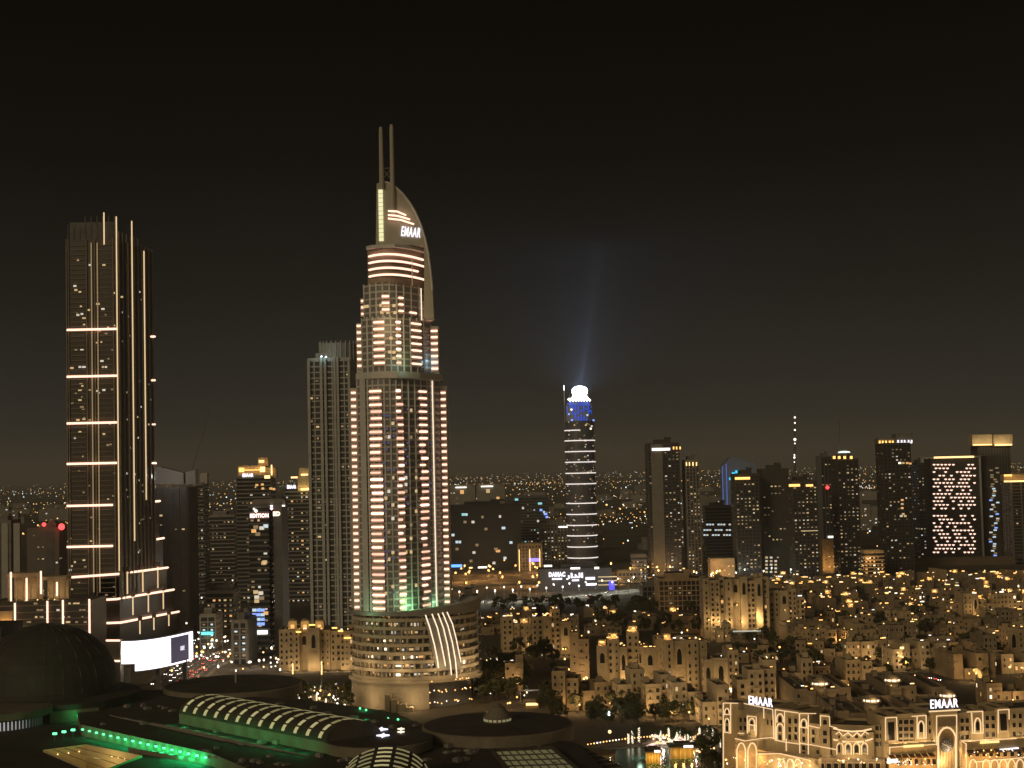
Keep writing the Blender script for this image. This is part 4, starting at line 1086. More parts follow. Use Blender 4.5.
for cx in (840, 848.3, 856.6, 864.6):
    Wm.win(cx, 736.6, 1.8, 1.5, 'arch', bayo(cx) - .1); Wm.win(cx, 748.5, 2.0, 3.8, 'arch', bayo(cx) - .1)
for y in (733, 741): Wm.win(825, y, 1.9, 2.4, 'dark', 1.02)
for x in (877, 881.5):
    for y in (728, 736, 744): Wm.win(x, y, 1.7, 2.2, 'dark', -1.48)
Wr.win(891.2, 731, 3.3, 8.6, 'dark', .72); Wr.win(1003.3, 722, 3.6, 8, 'dark', .72)
for x in (900.5, 906, 911.5):
    for y in (722, 729, 735.5, 741.5): Wr.win(x, y, 1.9 if x != 906 else 2.4, 2.0)
Wr.win(921, 727, 1.9, 4.6, 'arch', .72); Wr.win(977.5, 725.5, 2.0, 4.6, 'arch', .72)
for x in (930,):
    for y in (723, 731): Wr.win(x, y, 1.6, 2)
for x in (962, 967):
    for y in (720.5, 728.5, 737): Wr.win(x, y, 1.8, 2.2)
for x in (987, 993):
    for y in (718, 726, 734.5): Wr.win(x, y, 1.9, 2.2)
for x in (1014, 1020, 1026, 1032):
    for y in (716, 725, 734): Wr.win(x, y, 1.7, 2.2, 'dark')
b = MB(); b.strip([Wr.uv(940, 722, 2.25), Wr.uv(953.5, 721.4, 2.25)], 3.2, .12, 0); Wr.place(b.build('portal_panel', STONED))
# portal recess, hanging round emblem and warm glow
b = MB(); pts = arch(946.8, 737, 15.8, 778, 8.6); q = [Wr.uv(px, py, 2.25) for px, py in pts]
i = len(q); b.v = [tuple(p) for p in q] + [(p.x, p.y - .1, p.z) for p in q]; b.f = [tuple(range(i, 2 * i))] + [(k, (k + 1) % i, i + (k + 1) % i, i + k) for k in range(i)]; b.m = [0] * len(b.f)
Wr.place(b.build('portal_door', mat('portal_screen', (0.30, 0.21, 0.10), .6, var=.3)))
for k in range(5):
    px = 941 + k * 3; b = MB(); b.strip([Wr.uv(px, 770, 2.4), Wr.uv(px, 735, 2.4)], .22, .2, 0); Wr.place(b.build('portal_bar', STONE))
c = Wr.uv(946.2, 745.5, 2.8); b = MB()
ring = lambda r_, n=24: [(c.x + r_ * math.cos(2 * math.pi * k / n), c.z + r_ * math.sin(2 * math.pi * k / n)) for k in range(n)]
o_, n_ = ring(2.5), 24
b.v = [(x, c.y, z) for x, z in o_] + [(x, c.y - .5, z) for x, z in o_]; b.f = [tuple(range(n_, 2 * n_))] + [(k, (k + 1) % n_, n_ + (k + 1) % n_, n_ + k) for k in range(n_)]; b.m = [0] * len(b.f)
for k in range(6):
    a = math.pi * k / 6; b.tube([(c.x - 2.2 * math.cos(a), c.y - .6, c.z - 2.2 * math.sin(a)), (c.x + 2.2 * math.cos(a), c.y - .6, c.z + 2.2 * math.sin(a))], .12, 1, 4)
Wr.place(b.build('round_emblem', [mat('emblem_blue_grey', (.07, .08, .10), .5), METAL]))
def wl(W_, px, py, out, watts, col=WRM, r=.5):
    q = W_.uv(px, py, out); p = W_.A + W_.u * q.x + W_.n * out + Vector((0, 0, q.z)); lamp_light(p - K0, watts * 3.0, col, mk, r)
for px, py, ww in ((945, 763, 650), (951, 752, 300)): wl(Wr, px, py, 5, ww)
for px in (895, 905, 915, 925, 934): wl(Wr, px, 741, 4, 150)
for px in (970, 985, 1000, 1015, 1030): wl(Wr, px, 738, 4, 180)
for px in (728, 742, 756): wl(Wl, px, 760, 9, 450, AMB)
for px in (772, 788, 803): wl(Wl, px, 768, 10, 450, WRM)
for px in (752, 768, 790, 806): wl(Wl, px, 735, 4, 150)
for px in (826, 845, 862, 878): wl(Wm, px, 756, 9, 280)
for px in (845, 860): wl(Wm, px, 739, 8, 130)
for px in (895, 915, 934, 972, 990, 1010): wl(Wr, px, 765, 9, 450, AMB)
# terrace lamps, fascia signs and parasols
rr = random.Random(9)
for k in range(46):
    px = rr.uniform(888, 934) if k < 16 else rr.uniform(964, 1028) if k < 34 else rr.uniform(836, 882); W_ = Wm if k >= 34 else Wr
    q = W_.uv(px, rr.uniform(758, 763) if px < 940 else rr.uniform(748, 757), 6.5); b = MB(); b.ball(q, rr.uniform(.22, .4)); W_.place(b.build('terrace_lamp', rr.choice((LAMP_Y, LAMP_A, LAMP_W))))
for px in (898.5, 905.5, 911, 917, 925, 932): q = Wr.uv(px, 764.5, 6.5); b = MB(); b.ball(q, .3); Wr.place(b.build('terrace_lamp', LAMP_W))
for k in range(24):
    px = rr.uniform(724, 812); q = Wl.uv(px, rr.uniform(757, 768), 8); b = MB(); b.ball(q, rr.uniform(.25, .55)); Wl.place(b.build('terrace_lamp', rr.choice((LAMP_Y, LAMP_A, LAMP_W))))
for W_, x0, x1, y0, y1, m_, h_ in ((Wr, 904.5, 922.5, 746.5, 745.4, emi('yellow_fascia', (1, .8, .3), 1.2), .9), (Wr, 981, 998, 742.5, 741.5, emi('yellow_fascia', (1, .8, .3), 1.2), .9), (Wr, 1001, 1017, 750.5, 749, SIGNW, 1.2), (Wm, 837, 845, 760, 761, LAMP_Y, 1.4), (Wr, 889, 896, 759.5, 760, LAMP_W, 1.1), (Wr, 868 + 20, 876 + 20, 762, 761.6, LAMP_W, .9)):
    b = MB(); b.strip([W_.uv(x0, y0, 5.6), W_.uv(x1, y1, 5.6)], h_, .2, 0); W_.place(b.build('fascia_light', m_))
# roof clutter
for k in range(26):
    u = rr.uniform(4, Wr.L - 4); b = MB(); b.box(u, rr.uniform(5, 12), 27.2, rr.uniform(1, 3), rr.uniform(1, 3), rr.uniform(.8, 2), 0); Wr.place(b.build('roof_unit', STONED))
# rooftop signs
def market_sign(s, px, py, W_, wpx, label, tilt=0):
    q = W_.uv(px, py, -2); p = W_.A + W_.u * q.x - W_.n * 2 + Vector((0, 0, q.z))
    t = thing('rooftop_sign', label, 'sign', tuple(p), W_.rz)
    o = text(t, s, 4.8, (0, 0, 0), 0, SIGNW, 'sign_lettering', bold=.008)
    bpy.context.view_layer.update(); k = wpx * p.y / FPX / o.dimensions.x
    o.scale = (k / math.cos(W_.rz), 1, 1)
    b = MB(); hw = wpx * p.y / FPX / 2
    for x in (-hw, -hw / 2, 0, hw / 2, hw): b.box(x, .35, -3.2, .18, .18, 4.6, 0)
    b.tube([(-hw, .35, -1.6), (hw, .35, -1.6)], .1, 0, 4); b.tube([(-hw, .35, 1.0), (hw, .35, 1.0)], .1, 0, 4); b.build('sign_frame', DARKC, t)
market_sign('EMAAR', 760.3, 701.8, Wl, 20, 'smaller glowing white rooftop sign above the left end of the market hall')
market_sign('EMAAR', 944, 704, Wr, 29, 'larger glowing white rooftop sign above the tall arched portal')
# second row of roofs behind: cupolas with glowing rings
for px, py, rpx, z, lab in ((820, 685, 9.5, 19.5, 'glowing ring cupola farthest left, beside the arched window block'), (892.5, 681.5, 9, 20.5, 'glowing ring cupola near the red parked lights, farthest back'),
                            (871.5, 702, 9.5, 19.5, 'lowest glowing ring cupola, between the two white rooftop signs'), (947.5, 697, 9, 19.5, 'glowing ring cupola right above the larger white rooftop sign')):
    c = gnd(px, py, z); r = rpx * c.y / FPX
    t = thing('cupola', lab, 'cupola', (c.x, c.y, 0))
    b = MB(); b.lathe([(r * .8, 0), (r * .8, z - .2), (r, z), (r, z + .4)], 20, 0); b.build('drum', TAN[0], t)
    b = MB(); b.lathe([(r * .98, z + 1.45), (r * .8, z + 2.2), (r * .45, z + 2.9), (.1, z + 3.2)], 20, 0)
    for k in range(10): a = 2 * math.pi * k / 10; b.box(r * .9 * math.cos(a), r * .9 * math.sin(a), z + .41, .3, .3, 1.03, 0, a)
    b.build('cap', TAN[3], t)
    b = MB(); b.lathe([(r * .82, z + .42), (r * .82, z + 1.42)], 20, 0); b.build('ring_light', emi('ring_light', (1, .80, .56), 1.6), t)
    lamp_light((0, -r * 1.3, z + 2), 350, WRM, t, .4); lamp_light((0, 0, z + 6), 120, WRM, t, .4)
# ---------------------------------------------------------------- high-rises behind
def local(t, px, py, Yw):
    p = at(px, py, Yw) - Vector(t.location); return Matrix.Rotation(-t.rotation_euler.z, 3, 'Z') @ p
def lampbar(t, px0, px1, py, Yw, m_, hh=1.2, nm='crown_light', dep=.6):
    A, B = local(t, px0, py, Yw), local(t, px1, py, Yw); b = MB(); b.box((A.x + B.x) / 2, A.y, A.z - hh / 2, abs(B.x - A.x), dep, hh, 0); return b.build(nm, m_, t)
def sign(t, s, px, py, Yw, wpx, m_=None, hpx=4.0, bold=.05, nm='sign_lettering'):
    p = local(t, px, py, Yw); k = Yw / FPX; o = text(t, s, hpx * k * 1.35, p, 0, m_ or SIGNW, nm, bold=bold)
    bpy.context.view_layer.update(); o.scale.x = wpx * k / max(.1, o.dimensions.x); return o
def crownbox(t, px0, px1, y0, y1, Yw, dep, m_=TAN[1], nm='crown', dy=0):
    A, B = local(t, px0, y1, Yw), local(t, px1, y0, Yw); b = MB(); b.box((A.x + B.x) / 2, A.y + dep / 2 + dy, A.z, B.x - A.x, dep, B.z - A.z, 0)
    b.box((A.x + B.x) / 2, A.y + dep / 2 + dy, B.z + .01, (B.x - A.x) * .92, dep * .92, .8, 0); return b.build(nm, m_, t)
# tall ribbed residence beside the hotel
Yr = 1060
t, w_, d_, h_ = tower('residence_tower', 'tall pale ribbed residential tower close behind the left side of the hotel tower', 310, 358, 360, Yr, d=34, rot=0, style='grid', wall=CONC, glass=mat('grey_glass', (.07, .068, .065), .3, var=0), lit=26, pal='dim dim warm', bay=4.2, fh=3.9, seed=31)
b = MB()
for q in (-.47, -.18, -.09, .13, .2, .46): b.box(w_ * q, -d_ / 2 - .95, 0, 1.6, 1.6, h_ + (2 if abs(q) < .4 else 0), 0)
b.build('rib', CONC, t)
A, B = local(t, 316.5, 360, Yr + 3), local(t, 354, 339.5, Yr + 3); b = MB()
n = 16
pl = [((A.x + B.x) / 2 + (B.x - A.x) / 2 * math.cos(2 * math.pi * k / 24), 3 + 13 * math.sin(2 * math.pi * k / 24)) for k in range(24)]
b.prism(pl, h_ + .02, B.z - 1.5, 0, 1)
for x, y in pl: b.box(x, y, h_, .7, .7, B.z - h_, 2)
b.build('crown', [mat('crown_grey', (.32, .34, .33), .5, var=.1), ROOFD, CONC], t)
for px, py, ww in ((322, 356, 1200), (333, 352, 250)): q = local(t, px, py, Yr - 5); lamp_light(q, ww * .4, (.6, .95, 1), t, .5)
b = MB(); b.ball(local(t, 321.5, 356.5, Yr - 1), .8); b.ball(local(t, 326, 357, Yr - 1), .8); b.build('crown_lamp', LAMP_C, t)

# dark ribbed block right of the left tower
Yd = 1250
t, w_, d_, h_ = tower('ribbed_block', 'dark ribbed high rise with a pale slanted roof screen right of the terraced tower', 150, 197, 489, Yd, d=40, rot=0, style='fins', wall=mat('rib_brown', (.17, .15, .125), .7, var=.15), glass=DARKC, lit=10, pal='dim warm', bay=5.5, seed=41, roofbits=False)
A, B = local(t, 152, 484, Yd + 4), local(t, 194, 467, Yd + 4); C_ = local(t, 180, 472, Yd + 4)
SCR = mat('pale_screen', (.42, .40, .36), .8, var=.08)
b = MB(); zz1, zz2 = local(t, 160, 467, Yd + 4).z, local(t, 176, 474, Yd + 4).z
def slab(b, pts, y0, y1):
    n = len(pts); i = len(b.v); b.v += [(x, y0, z) for x, z in pts] + [(x, y1, z) for x, z in pts]
    b.f += [tuple(i + k for k in range(n)), tuple(i + n + k for k in reversed(range(n)))] + [(i + k, i + (k + 1) % n, i + n + (k + 1) % n, i + n + k) for k in range(n)]; b.m += [0] * (n + 2)
L_ = lambda px, py: (lambda q: (q.x, q.z))(local(t, px, py, Yd + 4))
slab(b, [L_(152.5, 484), L_(152.5, 468), L_(160, 467), L_(183, 473), L_(183, 484)], -14, -4); slab(b, [L_(185, 484), L_(185, 472), L_(195, 469.5), L_(195, 484)], -14, -2)
b.build('roof_screen', SCR, t); lamp_light(local(t, 165, 476, Yd - 25), 7000, WHT, t, 2)
t, *_ = tower('slab_tower', 'narrow dark tower with a stub roof between two ribbed blocks at left', 196, 209, 484, 1500, d=26, style='slabs', wall=DARKB, lit=26, pal='dim warm dim white', seed=42, roofbits=False); crownbox(t, 200, 207, 474, 484, 1502, 10, SCR)
t, *_ = tower('banded_block', 'dim high rise with many horizontal bands left of the crowned towers', 207, 240, 516, 1750, d=34, style='slabs', wall=GREYC, lit=20, pal='dim warm dim', seed=43, fh=4.2)
# crowned towers
Yc = 1500
t, w_, d_, h_ = tower('crowned_tower', 'tower with an orange lit stepped crown and white sign, left of its twin', 237, 276, 477, Yc, d=34, style='slabs', wall=DARKB, lit=28, pal='warm amber dim white', seed=51, roofbits=False)
crownbox(t, 238, 265, 466, 477, Yc + 6, 14, TAN[0]); crownbox(t, 258, 268, 458, 466, Yc + 8, 9, TAN[0]); crownbox(t, 265, 276, 468, 478, Yc + 5, 12, TAN[0])
lampbar(t, 239, 244, 470, Yc + 4.5, LAMP_A, 4); lampbar(t, 260, 265, 469.5, Yc + 4.5, LAMP_Y, 5); lampbar(t, 244, 260, 470.2, Yc + 4.5, LAMP_A, .8); lampbar(t, 259, 264, 461.4, Yc + 6.5, LAMP_Y, 2.2); lampbar(t, 271, 272.2, 470, Yc + 3.5, LAMP_Y, 10); lampbar(t, 264.5, 270, 477, Yc - .7, LAMP_Y, 3)
for px, py in ((246, 468), (256, 468), (263, 466)): lamp_light(local(t, px, py, Yc - 1), 900, AMB, t)
sign(t, 'EMAAR', 247.7, 475.3, Yc - 1.5, 11, hpx=3.4)
for px, py in ((257, 485), (262.5, 484.5), (263, 488.5), (271, 488.5), (274, 489)): q = local(t, px, py, Yc); window(t, 'amber', q.x, -d_ / 2 - .8, q.z, 3, 2.2, 0, 'lit_window')
t, w_, d_, h_ = tower('crowned_tower', 'tower with a golden lit corner crown right of its twin', 285, 314, 487, Yc, d=34, style='slabs', wall=DARKB, lit=44, pal='warm amber warm white dim', seed=52, roofbits=False)
crownbox(t, 299, 309, 468.5, 476, Yc + 5, 9, TAN[1]); crownbox(t, 298, 313.5, 476.1, 491, Yc + .5, 12, TAN[1], dy=-2)
lampbar(t, 301, 308, 475, Yc + 3.8, LAMP_Y, 2); lampbar(t, 291, 303, 477.5, Yc - .5, LAMP_Y, 1.6); lampbar(t, 301, 312, 489.5, Yc - 2.2, LAMP_Y, 1.6)
for px in (300, 306, 312): lamp_light(local(t, px, 489, Yc - 6), 800, (1, .72, .25), t)
lamp_light(local(t, 304, 473, Yc - 2), 500, (1, .8, .35), t)
sign(t, 'EMAAR', 291.4, 487, Yc - 1.5, 9, hpx=3.6)
# front slim tower with hotel sign
Yf = 1065
t, w_, d_, h_ = tower('slim_hotel', 'slim glass tower with a red white rooftop sign and violet lit lower floors', 250, 276, 506, Yf, d=30, style='slabs', wall=DARKC, lit=20, pal='white dim warm', seed=53, roofbits=False, ylow=600)
crownbox(t, 252, 285, 500, 505, Yf + 8, 12, GREYC); lampbar(t, 270, 285, 506, Yf + 7, LAMP_W, 1.0)
b = MB(); b.ball(local(t, 256, 511, Yf - 2), 1.3); b.ball(local(t, 254, 509, Yf - 2), .9); b.build('roof_lamp', LAMP_W, t)
b = MB(); b.ball(local(t, 271.5, 508.5, Yf - 2), 1.2); b.build('roof_lamp', emi('pink_lamp', (1, .5, .6), 4), t)
sign(t, 'EDITION', 259.3, 515.8, Yf - 2, 18.5, emi('sign_red_white', (1, .66, .58), 2.6), hpx=3.8)
sign(t, 'ED', 276.5, 514, Yf - 2, 7, emi('sign_cream', (1, .84, .6), 2.2), hpx=4.2)
for px, py, k_ in ((265, 562, 'warm'), (264, 563, 'warm'), (256, 592, 'warm'), (261, 593, 'white'), (257, 597, 'white'), (257, 601, 'warm'), (262, 598, 'dim'), (266, 526, 'cool'), (262, 528, 'white'), (256, 527, 'dim'), (258, 534, 'dim'), (254, 531, 'amber'), (266, 613, 'amber')):
    q = local(t, px, py, Yf); window(t, k_, q.x, -d_ / 2 - .8, q.z, 3.6, 2.6, 0, 'lit_window')
for r_ in range(4):
    for c_ in range(3):
        q = local(t, 254.5 + c_ * 4.2, 610 + r_ * 4.6, Yf); window(t, 'blue' if (r_ + c_) % 3 else 'cool', q.x, -d_ / 2 - .8, q.z, 3.0, 2.2, 0, 'lit_window')
lampbar(t, 254.5, 267.5, 632.5, Yf - 2, LAMP_W, 2.6, 'fascia_light')
t2, *_ = tower('dark_slab', 'narrow unlit dark slab joined beside the slim signed tower', 276.4, 287, 505, Yf + 4, d=30, style='plain', wall=DARKC, lit=0, seed=54, ylow=600)
t, *_ = tower('podium_block', 'low dark block at the foot of the slim signed tower', 232, 256, 622, Yf - 40, d=34, style='ribs', wall=DARKB, lit=10, pal='dim cool', seed=55, ylow=630)
t, *_ = tower('low_block', 'low block with lit rooms before the banded high rise', 206, 240, 592, 1260, d=30, style='slabs', wall=DARKB, lit=26, pal='warm dim amber', seed=56, ylow=610)
t, *_ = tower('low_block', 'low pale block with a turquoise lit sign beside the boulevard', 200, 222, 616, 1120, d=24, style='grid', wall=GREYC, lit=6, pal='dim cool', seed=57, ylow=625)
lampbar(t, 201.5, 213, 633.5, 1118, emi('turquoise_light', (.1, .85, .8), 2.5), 2.0, 'fascia_light')
# far left blocks
t, *_ = tower('striped_block', 'block with broad pale and dark vertical stripes at the far left edge', -12, 21, 522, 1500, d=30, style='plain', wall=DARKB, lit=0, seed=61, ylow=560)
b = MB()
for px in (-6, 2, 14): A, B = local(t, px, 575, 1500), local(t, px + 6, 523, 1500); b.box((A.x + B.x) / 2, A.y - .5, 0, B.x - A.x, 1, B.z, 0)
b.build('pale_stripe', SCR, t)
t, w_, d_, h_ = tower('grey_block', 'grey block topped by two glowing red lamps left of the terraced tower', 27, 68, 529, 1500, d=30, style='plain', wall=mat('warm_grey', (.16, .145, .125), .8, var=.1), lit=24, pal='dim warm white', seed=62, bay=4.4, ylow=560)
b = MB(); A = local(t, 50, 560, 1500); b.box(A.x, -d_ / 2 - .2, 0, 8, .5, h_ - 2, 0); b.build('dark_strip', DARKC, t)
b = MB(); b.ball2(local(t, 44, 524.5, 1498), 2.0); b.build('red_lamp', LAMP_R, t); b = MB(); b.ball2(local(t, 61.5, 526.8, 1498), 3.2); b.build('red_lamp', LAMP_R, t)
lamp_light(local(t, 61, 527, 1490), 1500, (1, .05, .04), t)

# round tower with white rings
Yb = 1930
t = thing('ringed_tower', 'slender rounded tower wrapped in white light rings with a blue lit top', 'tower', tuple(Vector((at(583.5, 560, Yb).x, Yb + 19, 0))))
bl = lambda px, py: local(t, px, py, Yb)
rx = (at(599, 560, Yb).x - at(569, 560, Yb).x) / 2; zt_ = bl(580, 421).z; ztop = bl(580, 402).z
b = MB(); nfl = 58
prof = []
for k in range(nfl): z = zt_ * k / nfl; prof += [(rx * .965, z), (rx * .965, z + 2.2), (rx * .99, z + 2.25), (rx * .99, z + zt_ / nfl - .02)]
b.lathe(prof + [(rx * .96, zt_)], 28, 0, 0, 0, 1, .95); b.build('shaft', mat('blue_black_glass', (.12, .13, .16), .35, var=.1), t)
b = MB(); b.lathe([(rx * .86, zt_ + .01), (rx * .86, ztop - 3), (rx * .80, ztop)], 28, 0, 0, 0, 1, .95)
for k in range(28): a = 2 * math.pi * k / 28; b.box(rx * .87 * math.cos(a), rx * .83 * math.sin(a), zt_, .5, .5, ztop - zt_ - 3, 0)
b.build('crown', mat('crown_blue_cladding', (.35, .38, .5), .5, var=.1), t)
rr = random.Random(70); b = MB()
for k in range(9):
    z = zt_ + (ztop - zt_) * (k + .3) / 9
    for j in range(12):
        a = math.pi * (1.08 + .84 * (j + .5) / 12)
        if rr.random() < .75 - .35 * (abs(j - 5.5) > 4) and not (k < 3 and abs(j - 5.5) > 3.4): b.box(rx * .88 * math.cos(a), rx * .85 * math.sin(a), z, 1.9, .6, 2.0, 0, a + R(90))
o = b.build('blue_light_panel', emi('blue_led', (.04, .14, .95), .75), t); o['kind'] = 'stuff'
RING = emi('ring_white', (1.0, .88, .80), 1.2)
for py in (429.6, 440, 451, 461.6, 472.7, 483.5, 503, 514, 525, 535.5, 546.7, 557.8):
    z = bl(582, py - .4).z; b = MB(); q = [(rx * 1.02 * math.cos(a), rx * .97 * math.sin(a), z - 1) for a in [math.pi * (1.0 + k / 14) for k in range(15 if py != 429.6 else 8)]]
    b.tube(q, .58, 0, 4); b.build('ring_light', RING, t)
for k in range(110):
    a = math.pi * rr.uniform(1.1, 1.9); z = rr.uniform(30, zt_); b = None
    window(t, rr.choice(('dim', 'white', 'dim', 'warm')), rx * 1.0 * math.cos(a), rx * .955 * math.sin(a), z, rr.uniform(1.4, 2.4), rr.uniform(1.1, 1.8), a + math.pi / 2, 'lit_window')
for px, py, k_ in ((571.5, 409.5, 'hot'), (592, 426, 'white'), (591, 428.5, 'hot'), (586, 425, 'warm'), (587.5, 415, 'cool'), (572, 420, 'blue'), (569, 414, 'blue'), (594, 420, 'blue')): q = bl(px, py); a = math.acos(max(-.95, min(.95, q.x / rx))); window(t, k_, q.x, -rx * .96 * math.sin(a) - .6, q.z, 2.6, 2.4, 0, 'lit_window')
# rooftop logo sign: looped emblem above a line of script
SB = emi('logo_white', (.92, .94, 1.0), 6.0, True)
c = bl(580, 391.5); b = MB(); ring = [(c.x + 8.2 * math.cos(a) * (1 + .15 * math.sin(a)), -rx * .5, c.z + 5.6 * math.sin(a)) for a in [2 * math.pi * k / 20 * .86 - .6 for k in range(20)]]
b.tube(ring, 2.3, 0, 6); b.box(c.x, -rx * .48, c.z - 4.5, 11, 1.2, 9, 0); b.tube([(c.x - 9.5, -rx * .5, c.z - 6), (c.x - 3, -rx * .5, c.z - 5.2), (c.x + 9.5, -rx * .5, c.z - 6.5)], 1.4, 0, 6); b.build('logo', SB, t)
p = bl(579.5, 399.5); b = MB(); wv = []
for k in range(33): wv.append((p.x - 14 + 28 * k / 32, -rx * .62, p.z + (2.6 if k in (4, 5, 12, 13, 20, 21) else 1.6) * math.sin(k * 1.57)))
b.tube(wv, 1.0, 0, 5); b.build('sign_lettering', SB, t)
b = MB()
for x in (-12, -4, 4, 12): b.box(x, -rx * .45, ztop - 3, .8, .8, 14, 0)
b.build('sign_frame', DARKC, t)
p = bl(564.5, 389.5); b = MB(); b.box(p.x, 0, zt_ - 6, .8, .8, p.z - zt_ + 6, 0); b.box(-rx * .9 + (p.x + rx) / 2, 0, zt_ - 6, abs(p.x + rx) + 3, .8, .8, 0); b.build('mast', METAL, t); b = MB(); b.box(p.x, 0, p.z, 1.1, 1.1, 6, 0); b.build('mast_lamp', LAMP_C, t)
lamp_light((0, -rx * 1.1, ztop + 8), 1800000, (.42, .58, 1), t, 3, 'SPOT', 160, (.08, -.15, 1))
lamp_light((0, -4, ztop + 4), 5500000, (.42, .58, 1), t, 4, 'SPOT', 50, (.1, -.05, 1))
lamp_light((2, 0, ztop + 14), 19000000, (.45, .62, 1), t, 2, 'SPOT', 11, (.15, 0, 1))
lamp_light((2, 0, ztop + 14), 3000000, (.45, .62, 1), t, 2, 'SPOT', 9, (.02, 0, 1))

# dark office slab between the hotel and the ringed tower
t, w_, d_, h_ = tower('office_slab', 'wide dark office slab with scattered cool lit windows right of the hotel tower', 449, 521, 506, 1950, d=40, style='plain', wall=mat('office_glass', (.022, .024, .027), .35, var=.1), lit=0, seed=71)
for px, py, k_, w2 in ((463.5, 514.5, 'cyan', 5), (466.5, 514.5, 'cool', 3), (473, 522, 'white', 4), (500, 516.5, 'white', 3), (503.5, 528, 'cool', 5), (486, 529, 'dim', 4), (457, 542, 'cool', 4), (460, 542, 'cool', 3), (474, 552.5, 'white', 4), (511, 542.5, 'cool', 4), (505, 558, 'cool', 4), (477, 545, 'dim', 4), (453, 535, 'cool', 4), (494, 563, 'white', 4), (482.5, 517, 'dim', 3), (465, 522, 'dim', 4), (471, 561, 'dim', 4), (498, 551, 'amber', 6), (496, 549, 'dim', 5), (457, 549, 'dim', 4)):
    q = local(t, px, py, 1950); window(t, k_, q.x, -d_ / 2 - .1, q.z, w2, 3.4, 0, 'lit_window')
for x0, x1, y, m_ in ((478, 487, 567.5, LAMP_W), (469, 472.5, 568, LAMP_Y), (450, 462, 566, emi('blue_fascia', (.12, .35, 1), 2.2))): lampbar(t, x0, x1, y, 1948, m_, 3.4 if y < 567 else 2.2, 'fascia_light')
t, w_, d_, h_ = tower('roofed_block', 'pair of low stepped blocks with white eaves lights behind the wide dark office slab', 450, 476, 486, 2250, d=40, style='plain', wall=GREYC, lit=6, pal='dim white', seed=72, roofbits=False, ylow=500); lampbar(t, 455.5, 466.5, 487.5, 2248, LAMP_W, 1.8); q = local(t, 462, 492, 2250); window(t, 'amber', q.x, q.y - .3, q.z, 6, 6, 0, 'lit_window')
t, w_, d_, h_ = tower('roofed_block', 'right hand one of two low blocks with white eaves lights above the dark office slab', 477, 505, 485, 2250, d=40, style='plain', wall=GREYC, lit=6, pal='dim white', seed=73, roofbits=False, ylow=500); lampbar(t, 481, 493, 486.5, 2248, LAMP_W, 1.8); q = local(t, 488, 491, 2250); window(t, 'warm', q.x, q.y - .3, q.z, 6, 6, 0, 'lit_window'); q = local(t, 498, 498, 2250); window(t, 'amber', q.x, q.y - .3, q.z, 5, 4, 0, 'lit_window')
oc, *_ = tower('office_block', 'dim grey office with cyan and blue lit windows beside the wide dark slab', 514, 549, 497, 2100, d=36, style='slabs', wall=DARKC, lit=22, pal='cyan cool dim white', seed=74, roofbits=False, ylow=530)
t, w_, d_, h_ = tower('office_block', 'dark office with blue fascia and white roof light left of the ringed tower', 540, 571, 524, 2010, d=36, style='ribs', wall=DARKB, lit=26, pal='dim white warm', seed=75, ylow=540); lampbar(t, 558.5, 568, 527, 2008, LAMP_W, 2)
t, w_, d_, h_ = tower('cinema_block', 'low lit block with violet fascia between the office slab and the ringed tower', 518, 542, 545, 1880, d=30, style='ribs', wall=TAN[3], lit=8, pal='dim warm', seed=76, ylow=556, roofbits=False); lampbar(t, 529, 540, 560, 1878, emi('violet_fascia', (.25, .2, 1), 2.2), 4, 'fascia_light')
for px in (519.5, 530, 540): A = local(t, px, 566, 1876); b = MB(); b.box(A.x, A.y, 0, .8, .8, 26, 0); b.build('corner_light', LAMP_Y, t)
for px, py, k_, w2 in ((516.5, 499.5, 'cyan', 5), (518.5, 512, 'cyan', 4), (518.5, 516, 'cool', 4), (519, 524, 'cool', 3), (523, 508, 'white', 3)): q = Vector((at(px, py, 2098).x, 2098 - .5, at(px, py, 2098).z)); o = window(oc, k_, *(q - Vector(oc.location)), w2, 3, 0, 'lit_window')
for px, py, k_, w2 in ((540, 503.5, 'cyan', 6), (541, 510, 'blue', 4), (545.5, 514, 'blue', 5), (547, 517, 'blue', 4), (544, 512, 'cool', 3), (538, 521, 'white', 3)): q = Vector((at(px, py, 2098).x, 2098 - .5, at(px, py, 2098).z)); o = window(oc, k_, *(q - Vector(oc.location)), w2, 3, 0, 'lit_window')
# low shopping block with white lettering
Ys = 1560
t, w_, d_, h_ = tower('signed_block', 'long low block with bright white lettering in front of the ringed tower', 538, 612, 570, Ys, d=34, style='plain', wall=mat('violet_grey_wall', (.07, .065, .07), .8, var=.1), lit=0, seed=77, ylow=590, roofbits=True)
sign(t, 'DAMAC', 557, 574.6, Ys - 1.2, 16.5, hpx=4.4, bold=.06); sign(t, '\uFEAD\uFE8D\uFEAA\uFEDF\uFE8D', 575, 575.8, Ys - 1.2, 17, hpx=4.6, bold=.06)
b = None
for x0, x1, y, hh in ((552, 562, 579, 1.7), (572, 579, 580.4, 1.5), (585.5, 595, 578.5, 2.6), (586, 596, 584.5, 2.2), (544, 552, 566, 1.8), (570.5, 580, 568.4, 1.8), (594.5, 599, 568, 2)): lampbar(t, x0, x1, y, Ys - 1, SIGNW if y > 570 else LAMP_W, hh, 'fascia_light')
for y in (577, 581, 585): lampbar(t, 598, 617, y, Ys - 1, LAMP_Y if False else emi('dim_strip', (1, .75, .4), .5), 1, 'fascia_light')
lampbar(t, 609, 614.5, 585.5, Ys - 1.5, emi('blue_sign', (.1, .08, 1), 1.2), 9, 'blue_sign')
for px in (556, 575): lamp_light(local(t, px, 578, Ys - 12), 1800, (.9, .85, 1), t, 1)
